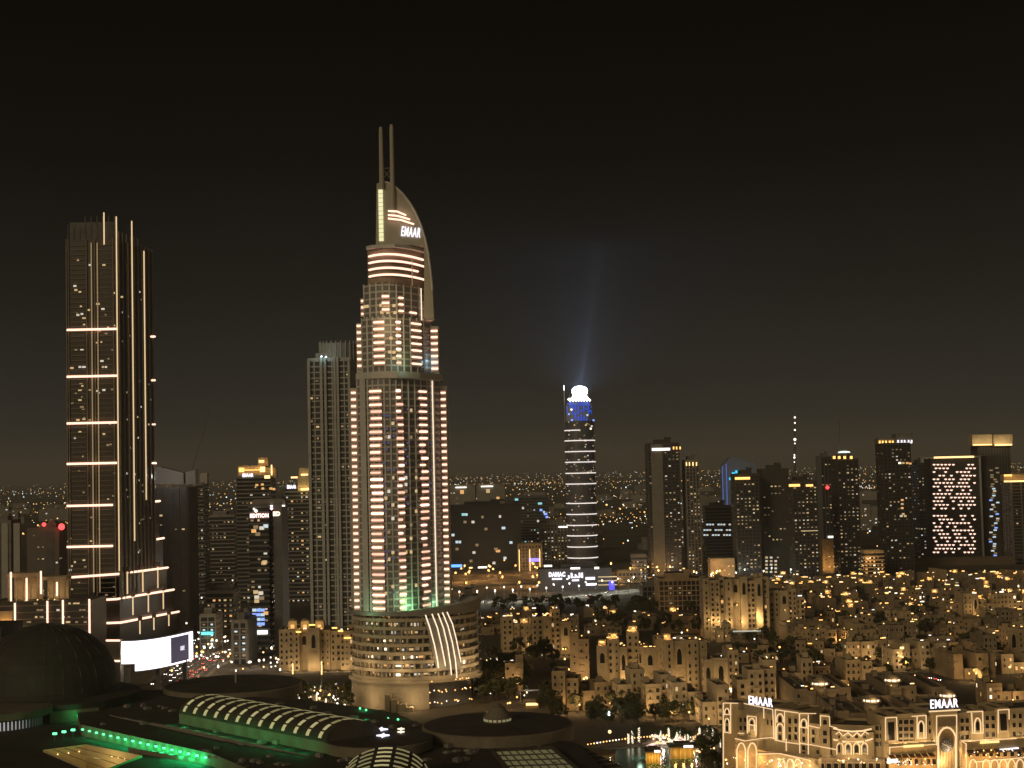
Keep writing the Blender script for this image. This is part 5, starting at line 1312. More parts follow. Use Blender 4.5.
# right hand high-rises
RB = mat('right_tower_wall', (.17, .155, .13), .75, var=.15); RBD = mat('right_tower_dark', (.058, .052, .045), .6, var=.2)
t, w_, d_, h_ = tower('capped_tower', 'broad dark tower with white crown lights standing left of the narrow twin', 647, 681, 444, 1750, d=34, style='grid', wall=RBD, lit=52, pal='dim warm white dim', seed=81, bay=4)
A, B = local(t, 652, 500, 1750), local(t, 662, 445, 1750); b = MB(); b.box((A.x + B.x) / 2, -d_ / 2 - .9, 0, B.x - A.x, 1.6, h_, 0)
for k in range(40): b.box((A.x + B.x) / 2, -d_ / 2 - 1.75, h_ * k / 40, B.x - A.x + .3, .4, 1.0, 0)
b.build('pale_bay', RB, t); lampbar(t, 652, 670, 449.5, 1747, LAMP_W, 2.8); 
for px in (673, 676, 679.5): lampbar(t, px, px + 1.2, 448, 1747, LAMP_A, 3)
t, w_, d_, h_ = tower('capped_tower', 'narrow dark tower with a row of small crown lamps close right of a broad one', 684, 701, 461, 1760, d=30, style='ribs', wall=RB, lit=36, pal='dim warm white', seed=82)
for px in (686, 689, 692.5, 696): lampbar(t, px, px + 1, 464, 1757, LAMP_Y, 4)
# bluish curved tower
t = thing('curved_tower', 'bluish lit curved tower partly hidden behind the dark blocks', 'tower', (at(738, 520, 2500).x, 2500, 0))
b = MB(); pts = [(722, 560), (723, 465), (726, 462), (730, 458), (736, 457), (741, 459), (747, 461), (757, 464), (757, 560)]
i = 0; q = [local(t, px, py, 2500) for px, py in pts]; n = len(q)
for p in q:
    if p.z < 20: p.z = 0
slab(b, [(p.x, p.z) for p in q], 0, 30); b.build('wall', mat('pale_blue_cladding', (.20, .24, .34), .5, var=.1), t)
for px0, y0, y1 in ((724.5, 466, 540), (728.5, 464, 540)): A, B = local(t, px0, y1, 2499), local(t, px0, y0, 2499); b = MB(); b.box(A.x, -.8, A.z, 1.6, 1, B.z - A.z, 0); b.build('blue_line_light', emi('soft_blue', (.16, .28, .75), .45), t)
for px, py in ((733.5, 475), (737, 473), (731, 480)): b = MB(); p = local(t, px, py, 2499); b.box(p.x, -1, p.z, 5, 1, 4, 0); b.build('cyan_light', emi('cyan_led', (.05, .6, .9), 1.6), t)
lamp_light(local(t, 735, 470, 2460), 1500, (.35, .5, 1), t, 4)
# dark cluster
t, w_, d_, h_ = tower('dark_block', 'dark high rise with an amber roof band, leftmost of the dark cluster', 732, 760, 475, 1660, d=34, style='grid', wall=RBD, lit=60, pal='dim white warm dim', seed=83)
lampbar(t, 735, 750, 478.5, 1657, LAMP_A, 2.6)
t, w_, d_, h_ = tower('dark_block', 'nearly unlit dark high rise in the middle of the dark cluster', 758, 790, 470, 1690, d=36, style='plain', wall=RBD, lit=20, pal='dim warm', seed=84)
for r_ in range(5):
    for c_ in range(3):
        if (r_, c_) not in ((0, 2), (3, 1)): q = local(t, 766.5 + c_ * 4.6, 557.5 + r_ * 3.6, 1690); window(t, 'white' if (r_ + c_) % 2 else 'warm', q.x, -d_ / 2 - .1, q.z, 3, 2.2, 0, 'lit_window')
t, w_, d_, h_ = tower('dark_block', 'dark high rise with amber roof lights, rightmost of the dark cluster', 788, 818, 482, 1640, d=34, style='grid', wall=RBD, lit=64, pal='dim white warm dim', seed=85); lampbar(t, 789, 800, 485.5, 1637, LAMP_A, 2.6); lampbar(t, 806, 813, 485.5, 1637, LAMP_A, 2.2); lampbar(t, 801, 818, 531, 1637, emi('dim_strip', (1, .75, .4), .5), 1.0)
# lighted mast far behind
t = thing('lamp_mast', 'thin mast dotted with bright white lamps above the dark cluster', 'mast', (at(795, 480, 2600).x, 2600, 0))
p0, p1 = local(t, 794.5, 468, 2600), local(t, 794.8, 415, 2600); b = MB(); b.box(p0.x, 0, 0, 9, 9, p0.z * .92, 0); b.tube([(p0.x, 0, p0.z * .92), (p1.x, 0, p1.z)], 2.4, 0, 6, 1.0); b.build('pole', DARKC, t)
for py, r_ in ((417.5, 1.7), (423, 1.4), (430, 1.6), (439.5, 2.4), (443.5, 1.2), (455, 1.4), (457.5, 1.8), (462, 1.1)): b = MB(); p = local(t, 794.6, py, 2600); b.ball2((p.x + (0 if py < 450 else -.8), -2.5, p.z), r_); b.build('mast_lamp', LAMP_W, t)
t, w_, d_, h_ = tower('slate_block', 'greyish tower with a red lamp left of the crown lamp tower', 818, 833, 457, 2050, d=30, style='fins', wall=mat('slate', (.13, .13, .13), .7, var=.1), lit=14, pal='dim warm', seed=86); b = MB(); b.ball2(local(t, 827.5, 487.5, 2045), 2.4); b.build('red_lamp', LAMP_R, t); lampbar(t, 828, 834.5, 537, 2047, LAMP_W, 2.6, 'fascia_light')
t, w_, d_, h_ = tower('crown_lamp_tower', 'dark tower with amber crown lamps and a white roof beacon', 833, 860, 460, 1700, d=32, style='grid', wall=RBD, lit=70, pal='dim white warm dim', seed=87)
for px in (833, 838, 843.5, 850): lampbar(t, px, px + 2.4, 457.5, 1697, LAMP_A, 3)
b = MB(); b.lathe([(7, h_ + 8.1), (6, h_ + 9.6), (2.5, h_ + 10.2)], 16, 0); b.build('roof_beacon', emi('beacon', (.85, .95, .9), 1.4), t)
p = local(t, 843, 420, 1700); b = MB(); b.tube([(p.x, 5, h_ + 8), (p.x, 5, p.z)], .6, 0, 5, .25); b.tube([(p.x + 2, 5, h_ + 8), (p.x + 9, 5, h_ + 18)], .35, 0, 4); b.build('antenna', DARKC, t)
t, w_, d_, h_ = tower('crown_sign_tower', 'tall dark tower with an amber row and white glowing sign at its top', 878, 913, 444, 1700, d=34, style='grid', wall=RBD, lit=64, pal='dim white warm dim', seed=88, roofbits=False)
crownbox(t, 878, 895, 438.5, 444, 1704, 18, RB); crownbox(t, 896, 912.5, 434, 444, 1703, 18, RB)
for px in (879, 882, 885.3, 889, 892): lampbar(t, px, px + 1.5, 442, 1702, LAMP_A, 2.8)
lampbar(t, 896, 912, 443, 1701, SIGNW, 1.2)
for px in (897.5, 901, 904, 908, 911): lampbar(t, px, px + 1.3, 441.4, 1701.5, SIGNW, 3)
for px, py, k_ in ((899.5, 463, 'hot'), (903, 463, 'warm'), (907, 463, 'amber'), (910, 463.5, 'amber'), (902, 500, 'amber'), (902, 504, 'warm'), (902, 508, 'amber'), (903, 514, 'warm'), (901, 516, 'white'), (905, 516, 'warm')): q = local(t, px, py, 1700); window(t, k_, q.x, -d_ / 2 - .8, q.z, 3.2, 2.2, 0, 'lit_window')
t, *_ = tower('slim_block', 'slim dark block squeezed between the crown sign tower and the lit patterned facade', 913.5, 926, 464, 1880, d=30, style='slabs', wall=RBD, lit=34, pal='white dim cool warm', seed=89)
# patterned facade
Yq = 1950
t, w_, d_, h_ = tower('patterned_hotel', 'broad block whose facade carries a dense pattern of pinkish white lamps', 925, 981, 457.5, Yq, d=36, style='plain', wall=RBD, lit=0, seed=90, roofbits=False)
b = MB(); A, B = local(t, 926, 556, Yq), local(t, 979.5, 458, Yq)
for x in (A.x, B.x): b.box(x, -d_ / 2 - .8, 0, 2.2, 1.6, h_ + 2, 0)
b.box((A.x + B.x) / 2, -d_ / 2 - .8, h_ - .5, B.x - A.x, 1.6, 1.8, 0); b.build('facade_frame', CONC, t); lampbar(t, 934, 974, 457.6, Yq - 2.6, LAMP_Y, 2.2)
PK = emi('pink_facade_lamp', (1.0, .64, .50), 2.1); rr = random.Random(4); lm = []
for r_ in range(25):
    for c_ in range(11):
        if r_ == 13 or rr.random() > .76: continue
        if (r_, c_) in ((2, 4), (2, 5), (5, 5), (10, 4), (11, 4), (11, 5), (4, 6)): continue
        q = local(t, 934 + c_ * 3.85 + (1.9 if r_ % 2 else 0), 464.5 + r_ * 3.65, Yq); lm.append(q)
rr.shuffle(lm); st = MB()
for k, q in enumerate(lm):
    b = MB() if k < 100 else st; b.prism([(q.x - 1.5, q.y - .8), (q.x + 1.5, q.y - .8), (q.x + 1.5, q.y), (q.x - 1.5, q.y)], q.z - .7, q.z + .5, 0); b.box(q.x, q.y - .41, q.z - 1.3, 1.1, .78, .6, 0)
    if k < 100: b.build('facade_lamp', PK, t)
o = st.build('facade_lamp', PK, t); o['kind'] = 'stuff'
t, w_, d_, h_ = tower('glazed_strip_tower', 'dark tower with a strip of bluish windows right of the lit patterned facade', 981.5, 1001, 457, Yq - 8, d=34, style='plain', wall=RBD, lit=0, seed=91, roofbits=False)
for k in range(40): py = 468 + k * 2.3; q = local(t, random.Random(k).uniform(990, 998), py, Yq - 8); window(t, ('cool', 'dim', 'blue', 'cool', 'white', 'dim')[k % 6] if k > 8 else 'dim', q.x, -d_ / 2 - .1, q.z, 4.5, 2, 0, 'lit_window')
t, w_, d_, h_ = tower('crowned_block', 'tower with a wide cream lit crown box behind the patterned facade', 973, 1012, 446, 2150, d=34, style='ribs', wall=RBD, lit=10, pal='dim', seed=92, roofbits=False, ylow=500)
crownbox(t, 972.5, 992, 434.5, 446, 2145, 24, TAN[1]); crownbox(t, 994, 1012.5, 434.5, 446, 2144, 24, TAN[1]); lampbar(t, 973, 992, 445, 2141, LAMP_Y, 1.4); lampbar(t, 995, 1012, 445, 2140, LAMP_Y, 2.0)
for px in (976, 983, 989, 999, 1004, 1009): lamp_light(local(t, px, 444, 2134), 2200, (1, .78, .42), t, 1)
t, w_, d_, h_ = tower('edge_block', 'dark ribbed block with an amber lit roof band at the far right edge', 1003, 1042, 482, 1800, d=34, style='ribs', wall=RB, lit=8, pal='dim warm', seed=93, roofbits=False, bay=9); crownbox(t, 1004, 1040, 474, 481, 1803, 14, TAN[0]); lampbar(t, 1004, 1024, 481.5, 1796, LAMP_Y, 1.6); lampbar(t, 1004, 1012, 475.5, 1800, LAMP_A, 2)
for px in (1006, 1013, 1021, 1029): lamp_light(local(t, px, 480, 1794), 900, AMB, t, 1)
# orange lit fronts
t, w_, d_, h_ = tower('orange_front', 'plain wall washed in orange light beneath the greyish red lamp tower', 819, 836, 541, 1750, d=20, style='plain', wall=TAN[0], lit=3, pal='amber', seed=94, ylow=555, roofbits=False); 
for px in (823, 831): lamp_light(local(t, px, 567, 1738), 3800, AMB, t, 1)
t, w_, d_, h_ = tower('orange_front', 'low terraced front crowded with orange lamps between two dark towers', 860, 884, 552, 1640, d=20, style='slabs', wall=TAN[0], lit=22, pal='amber hot amber', seed=95, ylow=560, roofbits=False); lamp_light(local(t, 872, 560, 1630), 4500, AMB, t, 1)
t, w_, d_, h_ = tower('orange_front', 'small orange lit front at the right end of the long white lettered block', 617, 641, 572, 1640, d=20, style='grid', wall=TAN[0], lit=7, pal='amber warm', seed=96, ylow=580, roofbits=False); lamp_light(local(t, 622, 582, 1626), 3500, AMB, t, 1)
t, w_, d_, h_ = tower('lit_pavilion', 'small block with white lit corners left of the broad capped tower', 631, 647, 556, 1720, d=20, style='slabs', wall=GREYC, lit=12, pal='white cool warm', seed=97, ylow=570, roofbits=False)
t, w_, d_, h_ = tower('banded_office', 'low office with bands of cool white windows between the capped towers and the dark cluster', 703, 733, 507, 1900, d=30, style='slabs', wall=DARKC, lit=0, seed=98, ylow=530)
for r_, y in enumerate((524.5, 530, 535)):
    for c_ in range(10):
        if (r_ * 7 + c_ * 3) % 4: q = local(t, 704.5 + c_ * 2.8, y, 1900); window(t, 'cool' if (c_ + r_) % 3 else 'white', q.x, -d_ / 2 - .6, q.z, 2.9, 2.0, 0, 'lit_window')
lampbar(t, 703, 711, 489.5, 1925, SIGNW, 4, 'roof_sign') if False else None
t, w_, d_, h_ = tower('amber_hall', 'low amber lit hall in front of the banded office', 708, 735, 560, 1660, d=20, style='plain', wall=TAN[2], lit=3, pal='amber', seed=99, ylow=570, roofbits=False); lamp_light(local(t, 720, 566, 1648), 2200, AMB, t, 1)
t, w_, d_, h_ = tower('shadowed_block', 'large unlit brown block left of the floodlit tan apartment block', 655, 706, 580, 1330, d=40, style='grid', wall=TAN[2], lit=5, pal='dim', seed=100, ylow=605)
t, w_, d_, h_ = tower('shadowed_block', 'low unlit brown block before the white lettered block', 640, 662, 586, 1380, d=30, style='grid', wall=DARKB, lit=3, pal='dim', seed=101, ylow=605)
# raised road embankment at right
t = thing('retaining_wall', 'long plain brown retaining wall under the patterned facade', 'wall', (at(975, 565, 1800).x, 1800, 0))
A, B = at(917, 560, 1800), at(1060, 558, 1800); b = MB(); b.box(0, 6, 0, B.x - A.x, 12, at(970, 557.5, 1800).z, 0, 0, 1); b.box(0, -.3, at(970, 557.5, 1800).z + .01, B.x - A.x, .5, 1.0, 0); b.build('wall', [mat('retaining_wall', (.15, .115, .075), .9, var=.15), ASPH], t)
# construction crane, far behind at left
t = thing('tower_crane', 'faint tower crane rising behind the dark block with the pale roof screen', 'crane', (at(196, 500, 1700).x, 1700, 0))
A, B, C_ = local(t, 192, 470, 1700), local(t, 210, 411, 1700), local(t, 190, 482, 1700)
b = MB(); b.tube([(A.x, 0, 0), (A.x, 0, A.z)], .8, 0, 4); b.build('mast', DARKC, t); b = MB(); b.tube([A, B], .3, 0, 4, .2); b.tube([A, C_], .4, 0, 4); b.build('jib', DARKC, t)
# ---------------------------------------------------------------- old town: stepped tan blocks
FOOT = []
def rf(x, y, r): return all((x - a) ** 2 + (y - c) ** 2 > (r + q) ** 2 for a, c, q in FOOT)
def town(name, label, xl, xr, ytop, Y, d=18, rot=0, seed=1, wins=30, wall=0, lit=2, lamps=3, lampm=None, roofglow=0, group=None, cat='building', arched=.25, ylow=None, segs=None, jitter=1.0, flood=0):
    rr = random.Random(seed * 7 + 1); rz = R(rot); ym = ytop + 12 if ylow is None else ylow
    p0, p1 = at(xl, ym, Y), at(xr, ym, Y); W = (p1.x - p0.x - d * abs(math.sin(rz)) * .9) / math.cos(rz); W = max(8, W)
    H_ = max(6, at((xl + xr) / 2, ytop, Y).z); cx = (p0.x + p1.x) / 2
    t = thing(name, label, cat, (cx, Y + d / 2, 0), rz, group); FOOT.append((cx, Y + d / 2, max(W, d) / 2))
    n = segs or max(2, int(W / rr.uniform(4.6, 6.5))); cuts = sorted([-W / 2, W / 2] + [-W / 2 + W * (k + rr.uniform(-.18, .18)) / n for k in range(1, n)])
    b, rf_, wl_ = MB(), MB(), []
    fl = 3.6; segl = []
    hi = rr.randrange(n)
    for k in range(n):
        x0, x1 = cuts[k] + .02, cuts[k + 1] - .02; h = H_ if k == hi else max(5, H_ - fl * rr.choice((0, 0, 1, 1, 2)) * jitter - rr.uniform(0, 1.2))
        fo = rr.choice((0, 1.5, 3.0, 4.2)) if jitter > .5 else (0, 3.6, .8, 4.6)[k % 4] ; dd = d - rr.choice((0, 0, 3)); y0, y1 = -d / 2 - fo, -d / 2 + dd
        segl.append((x0, x1, y0, y1, h)); sw = x1 - x0
        b.box((x0 + x1) / 2, (y0 + y1) / 2, 0, sw, y1 - y0, h, 0)
        pt = .4; ph = 1.1
        for (ax, ay, sx_, sy_) in (((x0 + x1) / 2, y0 + pt / 2, sw, pt), ((x0 + x1) / 2, y1 - pt / 2, sw, pt), (x0 + pt / 2, (y0 + y1) / 2, pt, y1 - y0 - 2 * pt - .02), (x1 - pt / 2, (y0 + y1) / 2, pt, y1 - y0 - 2 * pt - .02)): b.box(ax, ay, h + .005, sx_, sy_, ph, 0)
        rf_.box((x0 + x1) / 2, (y0 + y1) / 2, h + .01, sw - 2 * pt - .1, y1 - y0 - 2 * pt - .1, .12, 0)
        if rr.random() < .6: b.box(rr.uniform(x0 + 1.6, x1 - 1.6) if sw > 4 else (x0 + x1) / 2, rr.uniform(0, y1 - 2.5), h + .14, min(3.2, sw * .5), 3, 2.6, 0)
        for q in range(rr.randrange(3)): rf_.box(rr.uniform(x0 + 1, x1 - 1), rr.uniform(y0 + 2, y1 - 1.5), h + .14, 1.2, 1, .9, 1)
        # projecting moulding and a balcony bay
        b.box((x0 + x1) / 2, y0 - .12, h - 1.0, sw, .24, .35, 0)
        if rr.random() < .35 and sw > 5:
            z0 = fl * rr.randrange(1, max(2, int(h / fl))); b.box((x0 + x1) / 2, y0 - .7, z0, sw * .45, 1.4, .25, 0); b.box((x0 + x1) / 2, y0 - 1.35, z0 + .26, sw * .45, .12, 1, 0)
        nfl = int(h / fl)
        if nfl >= 4 and rr.random() < .3 and wins > 15:      # tall arched pane, its dark colour standing for the shade of a deep bay
            hb = fl * rr.choice((2, 3)) ; window(t, 'arch', (x0 + x1) / 2, y0 - .01, h - 1.8 - hb / 2, min(3.4, sw * .6), hb, 0, 'dark_bay_pane'); nfl = 0
        m_ = max(1, int(sw / 2.7))
        for c_ in range(m_):
            st = rr.choice(((1.3, 1.9, 'dark'), (1.6, 2.3, 'dark'), (2.1, 2.5, 'dark'), (1.5, 2.6, 'arch'), (1.0, 1.5, 'dark')))
            for f_ in range(nfl):
                if rr.random() < .9: wl_.append((h - 2.1 - f_ * fl, x0 + sw * (c_ + .5) / m_, y0, 0, st))
            if rr.random() < .3 and sw / m_ > 2.2 and nfl > 2:      # a column of little balconies
                for f_ in range(1, nfl): b.box(x0 + sw * (c_ + .5) / m_, y0 - .5, h - f_ * fl - .2, min(2.6, sw / m_ * .9), 1.0, .9, 0)
    for s_, sg in ((-1, segl[0]), (1, segl[-1])):
        x = sg[0] if s_ < 0 else sg[1]; h = sg[4]
        gx = math.cos(rz) * s_; gy = math.sin(rz) * s_
        if -(gx * cx + gy * Y) > 0:
            for f_ in range(int(h / fl)):
                for c_ in range(3): wl_.append((h - 2.1 - f_ * fl, x, sg[2] + (sg[3] - sg[2]) * (c_ + .5) / 3, s_, (1.5, 2.2, 'dark')))
    b.build('wall', [TAN[wall]], t); rf_.build('roof', [ROOFM, GREYC], t)
    wl_.sort(key=lambda q: -q[0]); rr2 = random.Random(seed)
    sel = wl_[:max(wins * 2, wins)] if len(wl_) > wins else wl_
    if len(sel) > wins: sel = sel[:wins] if wins > 12 else rr2.sample(sel, wins)
    for k, (z, x, y, s_, st) in enumerate(sel):
        if z < 1.2: continue
        lk = rr2.random() < lit / max(1, len(sel)); kind = rr2.choice(('warm', 'hot', 'amber', 'dim')) if lk else ('arch' if rr2.random() < arched * .3 else st[2])
        ww, hh = st[0] * rr2.uniform(.92, 1.05), st[1]
        if s_ == 0: window(t, kind, x, y - .01, z, ww, hh)
        else: window(t, kind, x + s_ * .01, y, z, ww, hh, s_ * math.pi / 2)
    for k in range(lamps):
        sg = rr2.choice(segl); x = rr2.uniform(sg[0] + .6, sg[1] - .6); m_ = lampm or rr2.choice((LAMP_A, LAMP_A, LAMP_Y, LAMP_Y, LAMP_W)); b = MB()
        yy = rr2.choice((sg[2] + .7, sg[2] + .7, rr2.uniform(sg[2] + 1, sg[3] - 1))); sz = .00040 * Y * rr2.uniform(.7, 1.25)
        b.box(x, yy, sg[4] + .13, .14, .14, 1.6, 1); 
        if rr2.random() < .6: b.box(x, yy, sg[4] + 1.74, sz * rr2.uniform(1.6, 6), sz, sz * 1.2, 0)
        else: b.ball((x, yy, sg[4] + 1.74 + sz), sz * 1.1)
        b.build('roof_lamp', [m_, DARKC], t)
    for k in range(roofglow):
        sg = rr2.choice(segl); w1 = min(5.0, (sg[1] - sg[0]) * .7); x = (sg[0] + sg[1]) / 2; yy = sg[2] + 5.5
        b = MB(); b.box(x, yy + 1.5, sg[4] + .14, w1, 3, 3.4, 0); b.box(x, yy + 1.5, sg[4] + 3.55, w1 + .8, 3.8, .4, 0)
        for q in (-.5, .5): b.box(x + q * w1, yy - .6, sg[4] + .14, .3, .3, 3.4, 0)
        b.build('roof_pavilion', TAN[1], t); lamp_light((x, yy - 2.2, sg[4] + 1.6), rr2.uniform(380, 800), AMB, t, .3)
        b = MB(); b.box(x + rr2.uniform(-1, 1), yy - .3, sg[4] + 2.4, rr2.uniform(.8, 2.2), .3, .7, 0); b.build('pavilion_lamp', rr2.choice((LAMP_A, LAMP_Y)), t)
    for k in range(flood):
        x = -W / 2 + W * (k + .5) / flood; b = MB(); b.box(x, -d / 2 - 5.5, 0, .4, .4, 1.2, 1); b.box(x, -d / 2 - 5.5, 1.21, .8, .5, .6, 0); b.build('floodlight', [LAMP_Y, DARKC], t)
        lamp_light((x, -d / 2 - 4.6, 2.0), 650, AMB if k % 2 else WRM, t, .3)
    return t, W, H_, segl
# palazzo left of the hotel
Yp = 985
for nm_, lab_, xl_p, xr_p, yt_p, sd in (('corniced_block', 'tan mid rise with three arched golden lights on top, below the pale ribbed tower', 279, 330, 629, 601), ('corniced_block', 'lower tan wing with amber roof lamps right of the golden arched block', 330.5, 354, 632, 602)):
    t, W_, H_, sg_ = town(nm_, lab_, xl_p, xr_p, yt_p, Yp, 26, 0, sd, 84 if xr_p < 331 else 40, 0, 3, 2, None, 0, None, 'building', .1, None, None, .25)
    if xr_p < 331:
        for px in (292.5, 305, 319.5):
            crownbox(t, px - 4, px + 4, 622, 631, Yp + 2, 6, TAN[1]); bb = MB(); bb.lathe([(3, 0), (2.6, 1.2), (1.5, 2.2), (.2, 2.6)], 12, 0); o = bb.build('cap', TAN[3], t); o.location = local(t, px, 622, Yp + 5)
            q = local(t, px, 627, Yp + 1.5); window(t, 'amber', q.x, q.y, q.z, 2.8, 3.4, 0, 'arched_light'); lamp_light(q + Vector((0, -3, 1)), 420, (1, .6, .2), t, .3)
    for x0, x1, y in (((296, 301, 632), (309, 315, 625)) if xr_p < 331 else ((322 + 10, 337, 628), (338, 343, 631), (344, 351, 638))): lampbar(t, x0, x1, y, Yp - 4.6, LAMP_A, .9, 'roof_light')
    for px in (288, 300, 312, 324) if xr_p < 331 else (336, 347): q = local(t, px, 668, Yp - 9); lamp_light(q, 900, WRM, t, .3)
# the floodlit apartment block, built as three joined volumes
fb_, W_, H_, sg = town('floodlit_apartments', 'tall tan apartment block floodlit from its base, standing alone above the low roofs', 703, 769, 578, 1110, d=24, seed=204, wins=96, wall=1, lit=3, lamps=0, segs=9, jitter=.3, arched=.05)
for px, py, ww in ((709, 620, 1500), (719, 621, 900), (729, 624, 900), (737, 605, 900), (742, 622, 1500), (757, 615, 1500), (761, 621, 1100)):
    p = at(px, py, 1104) - Vector(fb_.location); lamp_light(p + Vector((0, -1.5, 0)), ww * 1.3, (1, .66, .3), fb_, .3); b = MB(); b.ball(p + Vector((0, .5, 0)), .5); b.build('floodlight', LAMP_Y, fb_)
t, *_ = town('floodlit_wing', 'stepped lower wing at the right end of the floodlit tan apartment block', 769, 804, 590, 1120, d=20, seed=202, wins=44, wall=1, lit=1, lamps=1, segs=4, jitter=1.6)
for px, py, ww in ((785, 610, 700), (791, 611, 700), (797, 618, 900), (803, 603, 350), (801, 618, 700)):
    p = at(px, py, 1113) - Vector(t.location); lamp_light(p, ww * .6, (1, .66, .3), t, .3); b = MB(); b.ball(p, .45); b.build('floodlight', LAMP_Y, t)
t, *_ = town('floodlit_porch', 'low floodlit gatehouse at the foot of the floodlit tan apartment block', 716, 731, 625, 1090, d=9, seed=203, wins=6, wall=1, lit=0, lamps=0, segs=2)
for px in (719, 726): p = at(px, 636, 1083) - Vector(t.location); lamp_light(p, 450, (1, .66, .28), t, .3); b = MB(); b.ball(p, .4); b.build('floodlight', LAMP_Y, t)
t, *_ = town('low_hall', 'low flat hall with a long white lit canopy right of the floodlit gatehouse', 732, 775, 634, 1080, d=12, seed=204, wins=6, wall=3, lit=0, lamps=0, segs=4, jitter=.3); p0, p1 = at(733, 632, 1078) - Vector(t.location), at(766, 630.5, 1078) - Vector(t.location); b = MB(); b.box((p0.x + p1.x) / 2, p0.y, p0.z, p1.x - p0.x, 2, .8, 0); b.build('canopy_light', emi('canopy_white', (.85, .85, .7), .55), t)
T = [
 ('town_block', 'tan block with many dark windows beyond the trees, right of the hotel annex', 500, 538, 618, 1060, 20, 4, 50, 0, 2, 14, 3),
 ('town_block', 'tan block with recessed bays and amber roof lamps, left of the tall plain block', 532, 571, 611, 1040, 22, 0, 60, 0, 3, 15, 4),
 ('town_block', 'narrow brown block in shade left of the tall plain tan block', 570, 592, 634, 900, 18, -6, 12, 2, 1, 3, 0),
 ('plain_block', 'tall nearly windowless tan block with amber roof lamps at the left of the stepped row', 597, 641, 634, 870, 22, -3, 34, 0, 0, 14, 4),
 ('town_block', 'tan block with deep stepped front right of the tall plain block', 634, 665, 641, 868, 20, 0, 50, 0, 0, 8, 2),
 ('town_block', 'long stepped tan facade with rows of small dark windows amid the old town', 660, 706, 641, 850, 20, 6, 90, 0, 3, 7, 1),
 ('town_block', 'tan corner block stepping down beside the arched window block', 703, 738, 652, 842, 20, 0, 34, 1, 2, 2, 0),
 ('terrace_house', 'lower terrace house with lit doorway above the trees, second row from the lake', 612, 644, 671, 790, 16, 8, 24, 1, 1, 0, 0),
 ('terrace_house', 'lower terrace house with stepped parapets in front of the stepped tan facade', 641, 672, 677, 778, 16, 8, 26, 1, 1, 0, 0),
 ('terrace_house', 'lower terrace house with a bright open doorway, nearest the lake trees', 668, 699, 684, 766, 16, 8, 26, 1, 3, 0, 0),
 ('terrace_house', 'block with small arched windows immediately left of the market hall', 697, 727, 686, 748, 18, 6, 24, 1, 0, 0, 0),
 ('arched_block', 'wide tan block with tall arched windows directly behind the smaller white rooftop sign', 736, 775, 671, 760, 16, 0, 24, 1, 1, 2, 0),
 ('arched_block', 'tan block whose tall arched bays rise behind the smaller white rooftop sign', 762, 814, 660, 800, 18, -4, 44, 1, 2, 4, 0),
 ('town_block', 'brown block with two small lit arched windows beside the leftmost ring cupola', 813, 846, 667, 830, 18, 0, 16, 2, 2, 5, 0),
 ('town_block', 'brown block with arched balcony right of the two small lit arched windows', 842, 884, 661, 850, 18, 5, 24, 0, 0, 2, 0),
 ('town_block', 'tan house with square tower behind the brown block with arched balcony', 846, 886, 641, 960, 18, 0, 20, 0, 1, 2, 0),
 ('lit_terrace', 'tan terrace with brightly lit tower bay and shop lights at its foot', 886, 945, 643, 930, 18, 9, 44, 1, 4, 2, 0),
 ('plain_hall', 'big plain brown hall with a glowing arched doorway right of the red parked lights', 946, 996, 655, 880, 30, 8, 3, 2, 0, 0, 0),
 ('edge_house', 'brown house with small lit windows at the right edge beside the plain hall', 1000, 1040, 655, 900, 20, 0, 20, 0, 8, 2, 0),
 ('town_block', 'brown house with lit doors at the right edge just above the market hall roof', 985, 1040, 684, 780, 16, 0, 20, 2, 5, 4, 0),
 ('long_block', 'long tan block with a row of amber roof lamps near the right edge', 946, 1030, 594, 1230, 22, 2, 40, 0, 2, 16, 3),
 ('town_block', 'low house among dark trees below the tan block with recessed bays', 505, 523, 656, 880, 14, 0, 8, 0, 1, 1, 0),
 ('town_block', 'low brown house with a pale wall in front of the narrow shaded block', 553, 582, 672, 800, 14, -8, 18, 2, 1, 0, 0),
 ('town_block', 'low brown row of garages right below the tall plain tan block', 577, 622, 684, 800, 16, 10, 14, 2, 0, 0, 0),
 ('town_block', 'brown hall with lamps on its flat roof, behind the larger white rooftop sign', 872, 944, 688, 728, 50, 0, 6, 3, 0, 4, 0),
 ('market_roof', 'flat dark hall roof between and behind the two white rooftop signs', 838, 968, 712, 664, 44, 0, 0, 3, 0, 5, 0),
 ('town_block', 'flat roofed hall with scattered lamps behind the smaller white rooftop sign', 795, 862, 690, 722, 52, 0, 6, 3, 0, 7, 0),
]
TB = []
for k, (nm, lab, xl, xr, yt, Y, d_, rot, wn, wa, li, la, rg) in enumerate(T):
    TB.append((xl, xr, Y)); town(nm, lab, xl, xr, yt, Y, d_, rot, 300 + k, wn, wa, li, la, None, rg, None, 'house' if 'house' in nm else 'building')
